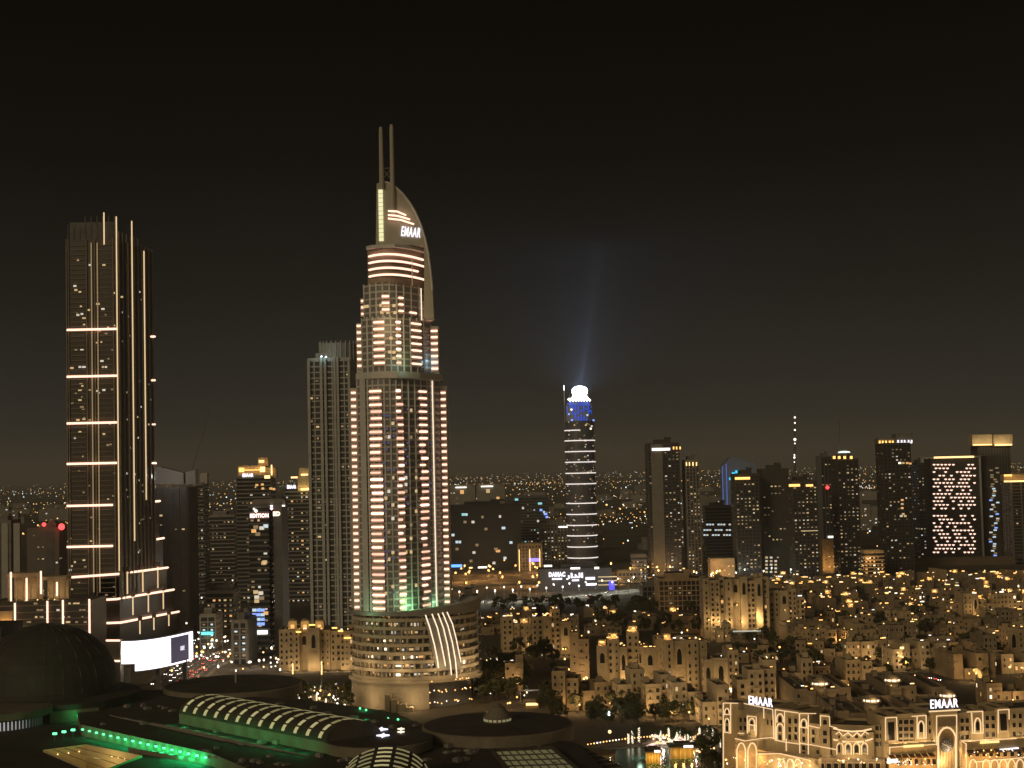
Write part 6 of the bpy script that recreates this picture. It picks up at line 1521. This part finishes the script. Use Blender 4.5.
# glowing arch of the plain hall, the lit bay of the terrace
for px, py, ww in ((979, 676, 500), (982, 684, 700), (990, 690, 500), (1000, 692, 500)): p = at(px, py, 862); lamp_light(p, ww, (1, .62, .2), None, .3)
t = thing('garden_arch', 'curved golden lit archway before the plain brown hall near the right edge', 'archway', tuple(at(981, 690, 866)))
b = MB(); O = Vector(t.location); b.tube([at(px, py, 866) - O for px, py in ((974, 671), (976.5, 670), (979, 672.5), (981, 678), (984, 685), (989, 688.5))], 1.15, 0, 6); b.build('arch_band', emi('golden_arch', (1, .62, .16), .9), t)
b = MB()
for px, py in ((975, 679), (979, 684), (985, 690)): p = at(px, py, 868) - O; b.box(p.x, p.y, p.z - 6, 1, 1, 6, 0)
b.build('pier', TAN[0], t)
for px, py, ww in ((902, 663, 600), (901, 655, 400), (904, 672, 500), (925, 668, 220), (937, 665, 300)): lamp_light(at(px, py, 922), ww, (1, .7, .36), None, .3)
t = thing('bay_lamps', 'bright stacked lamps on the tower bay of the lit terrace', 'lamp', tuple(at(902, 660, 922)))
for px, py, s_ in ((902, 649, 1.6), (901, 657, .8), (903, 658, .9), (903, 663, .8), (898, 653, .6)): b = MB(); p = at(px, py, 922) - Vector(t.location); b.box(p.x, p.y, p.z, s_ * 1.4, .6, s_ * .8, 0); b.build('lamp', LAMP_Y, t)
# fill: further stepped houses
rr = random.Random(77); nfill = 0
for row, Y in enumerate((980, 1040, 1100, 1165, 1230, 1300, 1370, 1440, 1510, 1580)):
    x = (470 if Y > 1150 else 738)
    while x < 1050:
        wpx = rr.uniform(22, 46) * 1100 / Y; Yj = Y + rr.uniform(-18, 18); h = rr.uniform(7, 14) if Y < 1150 else rr.uniform(5, 10)
        x1 = x + wpx; c = at((x + x1) / 2, 600, Yj); hz = 468 - ((x + x1) / 2 - 512) * .0227
        yt = hz + (HCAM - h) * FPX / Yj
        ok = rf(c.x, Yj + 9, wpx * Yj / FPX / 2 * .8) and not (Y > 1380 and x < 640) and not (640 < x < 720 and Y > 1280) and not (x < 655 and yt < 608)
        if ok and nfill < 118:
            nfill += 1; far = Y > 1200
            town('roofscape_house', 'low house with orange roof lamps in the dense far part of the old town' if far else 'low house with small roof lamps amid the middle rows of the old town', x, x1, yt, Yj, rr.uniform(13, 20), rr.uniform(-14, 14), 500 + nfill, 6 if far else 16, rr.choice((2, 3, 3, 3)) if far else rr.choice((0, 2, 3)), 1, (rr.choice((3, 4, 6, 7)) if x < 900 or rr.random() < .6 else 2) if far else 2, None, (1 if rr.random() < .55 else 0) if far else 0, 'far roof lamp houses' if far else 'middle row houses', 'house')
        x = x1 + rr.uniform(2, 12) * 1100 / Y

# ---------------------------------------------------------------- lake, promenade, restaurants
LK = [gnd(px, py, .03) for px, py in ((560, 768), (600, 751), (640, 746.5), (672, 748), (716, 756), (735, 800), (520, 830))]
b = MB(); b.face([(p.x, p.y, .05) for p in LK]); lk = b.build('water', mat('lake_water', (.09, .19, .13), .2, 0, .3, .2, .5)); structure(lk)
b = MB(); n = len(LK); C_ = sum(LK, Vector()) / n
for k in range(n):
    p, q = LK[k], LK[(k + 1) % n]; po, qo = p + (p - C_).normalized() * 4, q + (q - C_).normalized() * 4
    b.prism([(p.x, p.y), (q.x, q.y), (qo.x, qo.y), (po.x, po.y)], 0, .5, 0)
structure(b.build('promenade', PAVE))
for px, py, ww in ((640, 758, 500), (672, 756, 500), (610, 756, 300)): lamp_light(gnd(px, py) + Vector((0, 0, 5)), ww, (.6, 1, .75), None, 1)
def lantern(px, py, h, r_, m_, lab, grp, glow=0, col=WRM):
    p = gnd(px, py); t = thing('lantern', lab, 'lamp', (p.x, p.y, 0), 0, grp)
    b = MB(); b.box(0, 0, 0, .5, .5, .3, 0); b.tube([(0, 0, .3), (0, 0, h - r_)], .09, 0, 5); b.build('post', DARKC, t); b = MB(); b.ball2((0, 0, h), r_, 0, 6); b.build('lamp_head', m_, t)
    if glow: lamp_light((0, -.2, h + r_ + .4), glow, col, t, .3)
for k in range(26):
    t_ = k / 25; px, py = 588 + 78 * t_, 748 - 8.5 * math.sin(t_ * 1.5); lantern(px, py, 1.6, rr.uniform(.25, .45), rr.choice((LAMP_Y, LAMP_A, LAMP_W)), 'small glowing lantern in the curved row along the lake promenade', 'promenade lanterns')
for k in range(34):
    lantern(rr.uniform(648, 716), rr.uniform(739, 760), 2.4, rr.uniform(.25, .5), rr.choice((LAMP_Y, LAMP_W, LAMP_A, LAMP_Y)), 'glowing lantern among the lakeside restaurant tables', 'restaurant lanterns')
lantern(609.5, 726.5, 6, .9, LAMP_C, 'cool white lamp on a post beside the lakeside trees', None, 900, (.7, .9, 1)); lantern(610, 743, 5, .75, LAMP_Y, 'single large warm lamp at the left end of the promenade', None, 300)
lantern(569.5, 700, 6, 1.0, LAMP_C, 'bright violet white lamp beside the white striplight canopy', None, 500, (.8, .85, 1))
t = thing('striplight_canopy', 'low canopy with a bright white striplight beyond the large round roof', 'canopy', tuple(gnd(578, 708))); b = MB(); b.box(0, 4, 3.4, 9, 8, .4, 0); 
for x in (-4, 4): b.box(x, 1, 0, .3, .3, 3.38, 0); b.box(x, 7, 0, .3, .3, 3.38, 0)
b.build('canopy', METAL, t); b = MB(); b.box(0, -.3, 3.4, 8, .4, .6, 0); b.build('striplight', emi('striplight', (.8, .88, 1), 2.2), t)
t = thing('striplight_canopy', 'low kiosk with a warm lit front left of the white striplight canopy', 'kiosk', tuple(gnd(532, 708))); b = MB(); b.box(0, 3, 0, 7, 6, 3, 0); b.box(0, 2.5, 3.01, 9, 9, .4, 0); b.build('wall', TAN[0], t); b = MB(); b.box(0, -.2, 1.4, 6, .3, 1.2, 0); b.build('lit_front', LAMP_Y, t)
# pale flat awning
t = thing('awning', 'pale flat awning among the dark trees above the lit kiosk', 'awning', tuple(gnd(530, 702))); b = MB(); b.box(0, 0, 6, 12, 4, .3, 0)
for x in (-5, 5): b.box(x, 0, 0, .3, .3, 5.98, 0)
b.build('canopy', SCR, t); lamp_light((0, -2, 8), 260, WHT, t)
CANV = bpy.data.materials.new('parasol_canvas'); CANV.use_nodes = True
n_ = CANV.node_tree; d_ = n_.nodes['Principled BSDF']; d_.inputs['Base Color'].default_value = (.7, .6, .5, 1)
tl = n_.nodes.new('ShaderNodeBsdfTranslucent'); tl.inputs[0].default_value = (.8, .66, .5, 1); mx = n_.nodes.new('ShaderNodeMixShader'); mx.inputs[0].default_value = .6
n_.links.new(d_.outputs[0], mx.inputs[1]); n_.links.new(tl.outputs[0], mx.inputs[2]); n_.links.new(mx.outputs[0], n_.nodes['Material Output'].inputs[0])
for nm, px, py, lab, wid in (('restaurant_pavilion', 654, 764, 'golden lit restaurant pavilion at the lake edge, left one', 7), ('restaurant_pavilion', 683, 759, 'golden lit restaurant pavilion nearer the market hall, right one', 11.5)):
    p = gnd(px, py); t = thing(nm, lab, 'pavilion', (p.x, p.y, 0)); b = MB(); b.box(0, 4, 0, wid * .8, 7, 4.5, 0)
    for k in range(6): b.box(-wid * .45 + wid * .9 * k / 5, -.2, 0, .45, .45, 4.9, 0)
    b.build('wall', mat('golden_plaster', (.5, .36, .16), .7, var=.15), t)
    b = MB(); b.prism([(-wid * .52, -1.2), (wid * .52, -1.2), (wid * .52, 9), (-wid * .52, 9)], 4.92, 5.4, 0); b.box(0, 4, 5.41, wid * .6, 5, 1.1, 0); b.build('roof', ROOFM, t)
    for x in (-wid * .3, 0, wid * .3): lamp_light((x, -2.2, 2.5), 330, (1, .6, .14), t, .3)
    b = MB(); b.box(wid * .2, -1.4, 5.0, wid * .35, .3, .9, 0); b.build('fascia_light', LAMP_W, t)
for k in range(20):
    px, py = rr.uniform(648, 700), rr.uniform(741, 757); p = gnd(px, py); t = thing('parasol', 'white market parasol lit from below among the lakeside tables', 'parasol', (p.x, p.y, 0), rr.uniform(0, 1), 'lakeside parasols')
    b = MB(); b.lathe([(2.3, 2.5), (2.2, 2.7), (.1, 3.7)], 8, 0, caps=False); b.build('canopy', CANV, t); b = MB(); b.tube([(0, 0, 0), (0, 0, 2.6)], .06, 0, 5); b.build('pole', DARKC, t)
    lamp_light((.3, -.5, 1.7), 480, rr.choice((WRM, (1, .6, .75), WHT)), t, .3)
PZ = [gnd(px, py) for px, py in ((640, 745), (652, 738), (714, 736), (722, 752), (700, 754), (672, 747.5))]
b = MB(); b.face([(p.x, p.y, .055) for p in PZ]); structure(b.build('plaza_paving', mat('plaza_paving', (.34, .28, .22), .7, var=.25, scale=.3)))
# palms with light-wrapped trunks
def frond_mesh(seed, n=13, L=3.2):
    r2 = random.Random(seed); b = MB()
    for k in range(n):
        a = 2 * math.pi * k / n + r2.uniform(-.2, .2); up = r2.uniform(.25, .95); pts = []
        for j in range(5): s_ = j / 4; pts.append(Vector((math.cos(a) * L * s_, math.sin(a) * L * s_, up * L * s_ * .8 - 1.9 * s_ * s_ * L * .45)))
        sd = Vector((-math.sin(a), math.cos(a), 0))
        for j in range(4):
            w0, w1 = .5 * math.sin(math.pi * (.12 + .8 * j / 4)), .5 * math.sin(math.pi * (.12 + .8 * (j + 1) / 4)) * (0.2 if j == 3 else 1)
            for s2 in (-1, 1):
                dz = Vector((0, 0, -.22)); b.face([pts[j], pts[j] + sd * w0 * s2 + dz, pts[j + 1] + sd * w1 * s2 + dz, pts[j + 1]], 0)
    return b.mesh('fronds', [mat('palm_leaf', (.055, .075, .03), .7, var=.3, scale=1)])
FR = [frond_mesh(k) for k in range(3)]
BARK = mat('palm_bark', (.16, .12, .08), .9, var=.3, scale=2); WRAP = emi('fairy_light_wrap', (1, .86, .62), 1.5)
def palm(px, py, h, lab, grp, lit=True):
    p = gnd(px, py); t = thing('palm_tree', lab, 'palm', (p.x, p.y, 0), rr.uniform(0, 6), grp)
    b = MB(); b.tube([(0, 0, 0), (.1, 0, h * .5), (.25, .1, h)], .28, 0, 7, .2); b.build('trunk', BARK, t)
    if lit:
        b = MB(); b.tube([(.34 * math.cos(q * 1.1) + .12 * q / 40, .34 * math.sin(q * 1.1), .4 + (h * .92) * q / 44) for q in range(45)], .22, 0, 4); b.build('light_wrap', WRAP, t)
    f = link('crown', rr.choice(FR), t); f.location = (.25, .1, h)
for px, yb, yt in ((628.5, 744.5, 733), (632.5, 744, 730.5), (639, 743, 727), (660.5, 742, 731), (669, 737.5, 726.5), (677.5, 742, 731.5), (680, 742, 728.5), (685, 747, 733), (688.5, 748, 732.5), (699.5, 737, 727.5), (708, 735, 726.5), (712.5, 737, 729), (706, 753, 744), (720, 748, 738), (676, 741, 736), (692, 746, 741)):
    p = gnd(px, yb); h = (yb - yt) * p.y / FPX * 1.03; palm(px, yb, h, 'palm with its trunk wrapped in white fairy lights beside the lake', 'light wrapped palms')
for px, yb, yt in ((542, 652, 646), (565, 650, 644), (504, 666, 658), (497, 660, 652), (520, 658, 650), (508, 678, 671), (491, 662, 655), (527, 690, 684)):
    p = gnd(px, yb + 4); palm(px, yb + 4, (yb - yt) * p.y / FPX * 1.2, 'lit palm among the dark trees right of the hotel podium', 'palms by the hotel')
for px, yb in ((999, 694), (1003, 693), (996, 691), (1006, 695)): palm(px, yb + 9, 5, 'lit palm beside the golden garden archway', 'palms by the golden archway')
for k in range(14): px, yb = rr.uniform(285, 340), rr.uniform(688, 706); palm(px, yb, rr.uniform(4, 6), 'lit palm in the garden left of the hotel podium', 'palms left of the hotel', k % 2 == 0)
# leafy trees
def crown_mesh(seed, R_=4.2, nc=26, nl=60):
    r2 = random.Random(seed); b = MB()
    for c_ in range(nc):
        th, u = r2.uniform(0, 6.28), r2.uniform(-.5, 1); rad = R_ * r2.uniform(.35, .95); cc = Vector((rad * math.cos(th) * math.sqrt(max(.05, 1 - u * u)), rad * math.sin(th) * math.sqrt(max(.05, 1 - u * u)), u * R_ * .72)); cr_ = r2.uniform(.8, 1.5)
        mi = r2.choice((0, 0, 1))
        for k in range(nl):
            d = Vector((r2.gauss(0, 1), r2.gauss(0, 1), r2.gauss(0, 1))).normalized(); p = cc + d * cr_ * r2.uniform(.6, 1); a = Vector((r2.gauss(0, 1), r2.gauss(0, 1), r2.gauss(0, 1))).normalized(); e_ = a.cross(d).normalized() * .32; a = e_.cross(d).normalized() * .22
            b.face([p - e_, p + a, p + e_, p - a], mi)
    return b.mesh('leaf_crown', [mat('leaf_dark', (.075, .078, .032), .8, var=.3, scale=.6), mat('leaf_mid', (.11, .105, .045), .8, var=.3, scale=.6)])
CR = [crown_mesh(k) for k in range(4)]
def trunk_mesh(seed):
    r2 = random.Random(seed); b = MB(); b.tube([(0, 0, 0), (.1, .05, 2), (0, .1, 4)], .35, 0, 7, .22)
    for k in range(5): a = k * 1.3; b.tube([(.05, .08, 2.6 + .2 * k), (1.3 * math.cos(a), 1.3 * math.sin(a), 4.2), (2.4 * math.cos(a), 2.4 * math.sin(a), 5.4)], .16, 0, 5, .05)
    return b.mesh('trunk', [BARK])
TRK = [trunk_mesh(k) for k in range(2)]
def tree(px, py, s_, lab, grp):
    p = gnd(px, py); t = thing('leafy_tree', lab, 'tree', (p.x, p.y, 0), rr.uniform(0, 6), grp); t.scale = (s_ * rr.uniform(.85, 1.2), s_ * rr.uniform(.85, 1.2), s_)
    link('trunk', rr.choice(TRK), t); c_ = link('crown', rr.choice(CR), t); c_.location = (0, 0, 5.6)
zones = [((478, 532), (672, 704), 30, 1.0, 'dark leafy tree in the grove right of the hotel podium', 'grove by the hotel'), ((590, 725), (706, 728), 40, .95, 'leafy tree in the belt between the terrace houses and the lake', 'lakeside tree belt'),
         ((545, 640), (700, 728), 24, 1.15, 'leafy tree on the slope below the brown garage row', 'trees below the garages'), ((486, 560), (650, 680), 18, 1.2, 'leafy tree among the low houses right of the hotel', 'trees among low houses'),
         ((700, 722), (738, 775), 14, .7, 'dark tree close to the left end of the market hall', 'trees by the market hall'), ((275, 350), (690, 712), 18, .9, 'dark tree in the garden left of the hotel podium', 'garden trees left of hotel'), ((470, 655), (604, 616), 50, 1.0, 'dark tree along the verge below the highway', 'highway verge trees'), ((600, 700), (604, 640), 18, 1.2, 'dark tree before the large unlit brown block', 'trees by the unlit block'), ((800, 1000), (662, 680), 20, .9, 'dark tree behind the market hall roofs', 'trees behind the market hall'), ((735, 800), (642, 668), 22, 1.0, 'dark tree on the open ground before the floodlit apartment block', 'trees before the floodlit block'), ((805, 1024), (600, 668), 45, 1.1, 'dark tree between the old town houses at right', 'old town trees')]
for (x0, x1), (y0, y1), n, s_, lab, grp in zones:
    for k in range(n): tree(rr.uniform(x0, x1), rr.uniform(y0, y1), s_ * rr.uniform(.75, 1.25), lab, grp)
# scattered path lamps
for k in range(60):
    px, py = rr.uniform(186, 285), rr.uniform(638, 678); lantern(px, py, 4, rr.uniform(.45, .75), rr.choice((LAMP_Y, LAMP_W, LAMP_W, LAMP_A)), 'small lamp in the busy forecourts beside the boulevard', 'boulevard forecourt lamps', 800 if k % 2 else 0, (1, .8, .6))
for xl, xr, Y in TB:
    for q in range(2):
        c = at(rr.uniform(xl, xr), 690, Y - rr.uniform(8, 13)); px, py = proj((c.x, c.y, 0)); lantern(px, py, 4.5, .4, rr.choice((LAMP_Y, LAMP_A)), 'small amber lamp on the lane in front of old town walls', 'old town wall lamps', 1300, (1, .64, .3))
for px, py in ((480.5, 658.5), (569, 670), (573, 673), (579, 677), (584, 680), (592, 681), (587, 679), (565, 659), (1010, 668), (895, 692), (906, 694), (918, 691)):
    lantern(px, py + 8, 5, .62, LAMP_Y, 'warm lamp on a thin post along the old town lanes', 'lane lamps', 420)
for k in range(30): lantern(rr.uniform(482, 530), rr.uniform(662, 722), 3, rr.uniform(.3, .55), rr.choice((LAMP_Y, LAMP_A, LAMP_W)), 'small garden lamp under the trees right of the hotel podium', 'garden lamps right of hotel', 500 if k % 2 == 0 else 0, AMB)
for k in range(44): lantern(rr.uniform(278, 346), rr.uniform(686, 716), 3, rr.uniform(.3, .6), rr.choice((LAMP_Y, LAMP_A, LAMP_W, LAMP_W)), 'small garden lamp left of the hotel podium', 'garden lamps left of hotel', 500 if k % 2 == 0 else 0)
for k in range(70): lantern(rr.uniform(640, 1020), rr.uniform(585, 668), 4, rr.uniform(.45, .7), rr.choice((LAMP_Y, LAMP_A, LAMP_W, LAMP_Y)), 'lane lamp glimpsed between old town roofs', 'old town lane lamps', 1200 if k % 2 else 0, AMB)
# ---------------------------------------------------------------- roads, traffic, street lamps
hw = [gnd(px, py) for px, py in ((380, 606), (455, 603.5), (520, 601), (580, 597), (640, 590), (720, 584), (820, 578))]
road('highway', hw, 26, lanes=5)
hw2 = [gnd(px, py) for px, py in ((430, 590), (500, 585), (560, 582), (600, 574))]; road('slip_road', hw2, 22, lanes=3)
bv = [gnd(px, py) for px, py in ((172, 684), (192, 668), (218, 655), (262, 648), (330, 655))]; road('boulevard', bv, 30, lanes=6)
bv2 = [gnd(px, py) for px, py in ((190, 662), (198, 640), (205, 624), (212, 610), (220, 590))]; road('side_street', bv2, 22, z=.03, lanes=4, kerb=False)
LAMPM = None
def lamp_mesh(m_, h, r_):
    b = MB(); b.box(0, 0, 0, .7, .7, .4, 0); b.tube([(0, 0, .4), (0, 0, h)], .16, 0, 5, .1); b.tube([(0, 0, h), (.6, 0, h + .5), (1.8, 0, h + .6)], .09, 0, 4); b.box(1.8, 0, h + .45, 1.2, .4, .16, 0); b.ball2((1.8, 0, h + .2), r_, 1, 6)
    return b.mesh('street_lamp', [DARKC, m_])
SLM = {}
def street_lamp(p, m_, h, r_, lab, grp, glow=0, col=WHT, rz=0):
    key = (m_.name, h, r_)
    if key not in SLM: SLM[key] = lamp_mesh(m_, h, r_)
    o = link('street_lamp', SLM[key]); o.location = (p.x, p.y, 0); o.rotation_euler = (0, 0, rz); tag(o, lab, 'street lamp', grp)
    if glow: lamp_light((1.8, 0, h - r_ - .45), glow, col, o, .3)
rr = random.Random(88)
for k in range(44): q = hw[min(5, int(k / 7.4))].lerp(hw[min(6, int(k / 7.4) + 1)], (k / 7.4) % 1); street_lamp(q + Vector((0, 16 if k % 2 else -16, 0)), LAMP_W, 12, .95, 'white street lamp along the highway before the white lettered block', 'highway lamps', 3600, (.95, 1, .85), R(90) * (1 if k % 2 else -1))
LOT = [gnd(px, py) for px, py in ((425, 596), (425, 572), (500, 570), (556, 571), (556, 583), (520, 590))]
b = MB(); b.face([(p.x, p.y, .004) for p in LOT]); structure(b.build('parking_ground', mat('lot_sand', (.26, .2, .13), .9, var=.4, scale=.03)))
for k in range(40): q = gnd(rr.uniform(452, 545), rr.uniform(572, 594)) if k < 24 else gnd(rr.uniform(600, 720), rr.uniform(572, 586)); street_lamp(q, LAMP_A, 11, 1.15, 'amber street lamp on the orange lit lots and streets behind the highway', 'amber lot lamps', 5200, AMB)
for k in range(26): t_ = k / 25; q = bv[int(t_ * 3.99)].lerp(bv[int(t_ * 3.99) + 1], (t_ * 3.99) % 1); street_lamp(q + Vector((rr.uniform(-4, 4), 17 if k % 2 else -17, 0)), rr.choice((LAMP_W, LAMP_Y, LAMP_W)), 10, .7, 'street lamp along the boulevard right of the video screen', 'boulevard lamps', 2200 if k % 2 else 0, WRM)
for k in range(14): t_ = k / 13; q = bv2[int(t_ * 3.99)].lerp(bv2[int(t_ * 3.99) + 1], (t_ * 3.99) % 1); street_lamp(q + Vector((12 if k % 2 else -12, 0, 0)), rr.choice((LAMP_W, LAMP_Y)), 10, .75, 'street lamp on the side street climbing away from the boulevard', 'side street lamps', 500 if k % 3 == 0 else 0, WRM)
for px, y0, y1 in ((293, 690, 664), (322, 694, 662)):
    p = gnd(px, y0); h = (y0 - y1) * p.y / FPX; t = thing('light_column', 'slim bright column light before the golden arched block, %s one' % ('left' if px < 300 else 'right'), 'lamp', (p.x, p.y, 0))
    b = MB(); b.box(0, 0, 0, .7, .7, h * .6, 0); b.build('base', DARKC, t); b = MB(); b.box(0, 0, h * .6, .6, .6, h * .4, 0); b.build('lamp_head', LAMP_Y, t)
# cars
def car_mesh(col, seed):
    b = MB()
    q = [(-2.2, .35), (2.2, .35), (2.25, .8), (1.3, .95), (.7, 1.45), (-1.2, 1.45), (-1.9, 1.0), (-2.25, .85)]
    n = len(q)
    for s_ in (0,):
        b.v = [(x, -.88, z) for x, z in q] + [(x, .88, z) for x, z in q]; b.f = [tuple(range(n)), tuple(range(2 * n - 1, n - 1, -1))] + [(k, (k + 1) % n, n + (k + 1) % n, n + k) for k in range(n)]; b.m = [0] * (n + 2); b.m[2 + 3] = 1; b.m[2 + 5] = 1
    for x in (-1.35, 1.35):
        for y in (-.8, .8): b.lathe([(.33, 0), (.33, .2)], 10, 1); L = len(b.v); 
    # stand the four wheels upright
    for w in range(4):
        x, y = ((-1.35, -.9), (-1.35, .72), (1.35, -.9), (1.35, .72))[w]; i = 2 * n + w * 20
        for k in range(20): vx, vy, vz = b.v[i + k]; b.v[i + k] = (x + vx, y + vz, .33 + vy)
    for y in (-.6, .6): b.box(2.27, y, .52, .12, .42, .24, 2); b.box(-2.27, y, .6, .12, .42, .24, 3)
    return b.mesh('parked_car', [mat('car_paint_%s' % seed, col, .35, var=0, spec=.5), DGLASS, emi('headlamp', (1, .95, .85), 9), emi('tail_lamp', (1, .06, .04), 6)])
CARS = [car_mesh((.5, .5, .5), 'white'), car_mesh((.03, .03, .035), 'black'), car_mesh((.2, .2, .22), 'grey')]
def cars(path, n, wid, lab, grp, spread=1.0):
    for k in range(n):
        t_ = (rr.random() ** 1.6) * (len(path) - 1.001); j = int(t_); a, c = path[j], path[j + 1]; q = a.lerp(c, t_ - j); d = (c - a).normalized(); nrm = Vector((-d.y, d.x, 0)); ln = rr.choice((-.38, -.24, -.1, .1, .24, .38)) * wid
        o = link('car', rr.choice(CARS)); o.location = (q.x + nrm.x * ln, q.y + nrm.y * ln, .02); o.rotation_euler = (0, 0, math.atan2(d.y, d.x) + (math.pi if ln > 0 else 0)); tag(o, lab, 'car', grp)
cars(bv, 110, 30, 'car with glowing lamps in the boulevard traffic right of the video screen', 'boulevard traffic')
cars(bv2, 26, 22, 'car with glowing lamps on the side street off the boulevard', 'side street traffic')
cars(hw, 40, 26, 'car with glowing lamps on the highway before the white lettered block', 'highway traffic')
for k, (px, py) in enumerate(((922, 671), (926, 672), (930, 672.5), (935, 673.5), (939, 674.5))):
    p = gnd(px, py + 6); o = link('car', CARS[k % 3]); o.location = (p.x, p.y, .02); o.rotation_euler = (0, 0, R(80 if k % 2 else 260)); tag(o, 'car with lamps on beside the plain brown hall at right', 'car', 'cars by the plain hall')
# ---------------------------------------------------------------- the far city
def block_mesh(seed):
    r2 = random.Random(seed); b = MB(); w_, d_, h = r2.uniform(18, 55), r2.uniform(16, 30), r2.uniform(8, 24)
    b.box(0, 0, 0, w_, d_, h, 0, 0, 1); b.box(r2.uniform(-.2, .2) * w_, 0, h + .01, w_ * .3, d_ * .5, 3, 0, 0, 1)
    if r2.random() < .6: b.box(w_ * .5 + 5, 2, 0, 10, d_ * .8, h * .6, 0, 0, 1)
    for s_ in (-1, 1): b.box(0, s_ * (d_ / 2 - .3), h + .02, w_, .5, 1.2, 0)
    for k in range(int(h / 3.8)):
        b.box(0, -d_ / 2 - .15, 3.4 + k * 3.8, w_, .3, .5, 0)
        for j in range(int(w_ / 5)):
            v = r2.random()
            if v < .15: b.box(-w_ / 2 + 2.5 + j * 5, -d_ / 2 - .1, 1.4 + k * 3.8, 2.8, .2, 1.7, 2 if v < .09 else 3)
    return b.mesh('distant_block', [GREYC, ROOFD, WINM['dim'], WINM['white']])
BM_ = [block_mesh(k) for k in range(10)]
nb = 0; tries = 0
while nb < 230 and tries < 4000:
    tries += 1
    Y = math.exp(rr.uniform(math.log(2250), math.log(7000))); X = rr.uniform(-.36, .36) * Y; px, py = proj((X, Y, 0))
    if 548 < px < 655 and Y < 3400 and rr.random() < .8: continue
    o = link('distant_block', rr.choice(BM_)); o.location = (X, Y, 0); o.rotation_euler = (0, 0, rr.uniform(-.5, .5)); s_ = rr.uniform(.8, 1.4) * (1 if Y < 3500 else 1.3); o.scale = (s_, s_, s_ * rr.uniform(.7, 1.3))
    tag(o, 'low distant block with a few lit windows out toward the horizon', 'building', 'distant low blocks'); nb += 1
for k in range(14):
    Y = 2350; X = -800 + k * 25 + rr.uniform(-8, 8)
b = MB(); fm = [LAMP_A, LAMP_Y, LAMP_W, LAMP_C, emi('faint_amber', (1, .6, .25), 1.4)]
for k in range(150):
    Y = 1900 + 2600 * (k / 150) ** 1.3 * rr.uniform(.8, 1.2); X = rr.uniform(-.35, .35) * Y
    cl = rr.random(); m_ = LAMP_A if cl < .5 else LAMP_Y if cl < .75 else LAMP_W if cl < .93 else LAMP_C
    street_lamp(Vector((X, Y, 0)), m_, 11, round(Y * .00042 * rr.choice((.8, 1.0, 1.3)), 1), 'street lamp far off beyond the towers toward the horizon', 'distant street lamps')
for k in range(190):
    Y = rr.uniform(2400, 4500); y = Y; b.ball((rr.uniform(-.35, .35) * Y, Y, 11), Y * .00042 * rr.choice((.8, 1, 1.2)), rr.choice((0, 0, 1, 2, 3)))
for st in range(95):
    Y0 = math.exp(rr.uniform(math.log(2600), math.log(26000))); X0 = rr.uniform(-.38, .38) * Y0; along = rr.random() < .75; cl = rr.choice((0, 0, 0, 1, 1, 2, 4, 4)); n_ = rr.randrange(8, 42)
    sp_ = Y0 * rr.uniform(.0035, .008)
    for k in range(n_):
        x = X0 + (k * sp_ if along else rr.gauss(0, sp_ * 4)); y = Y0 + (rr.gauss(0, 12) if along else rr.gauss(0, Y0 * .03)); b.ball((x, y, rr.uniform(6, 14)), y * .00036 * rr.uniform(.55, 1.15), cl if rr.random() < .8 else rr.choice((0, 1, 2, 3)))
for k in range(1050):
    Y = math.exp(rr.uniform(math.log(3000), math.log(30000))); b.ball((rr.uniform(-.38, .38) * Y, Y, rr.uniform(4, 22)), Y * .00034 * rr.uniform(.5, 1.1), rr.choice((0, 0, 1, 1, 2, 2, 3, 4, 4)))
o = b.build('distant_lamps', fm); o['kind'] = 'stuff'; o['label'] = 'thousands of tiny lamps of the far city toward the horizon'; o['category'] = 'lamps'
# ---------------------------------------------------------------- night air over the whole city
b = MB(); b.box(0, 19000, -2, 52000, 40000, 412, 0); hz = b.build('haze', None or mat('haze_air', (1, 1, 1))); structure(hz, 'stuff')
hm = bpy.data.materials.new('night_haze'); hm.use_nodes = True; n = hm.node_tree; n.nodes.clear()
v = n.nodes.new('ShaderNodeVolumePrincipled'); ou = n.nodes.new('ShaderNodeOutputMaterial'); n.links.new(v.outputs[0], ou.inputs['Volume'])
v.inputs['Density'].default_value = 7.5e-5; v.inputs['Color'].default_value = (.72, .72, .70, 1); v.inputs['Anisotropy'].default_value = 0.0
hz.data.materials.clear(); hz.data.materials.append(hm)
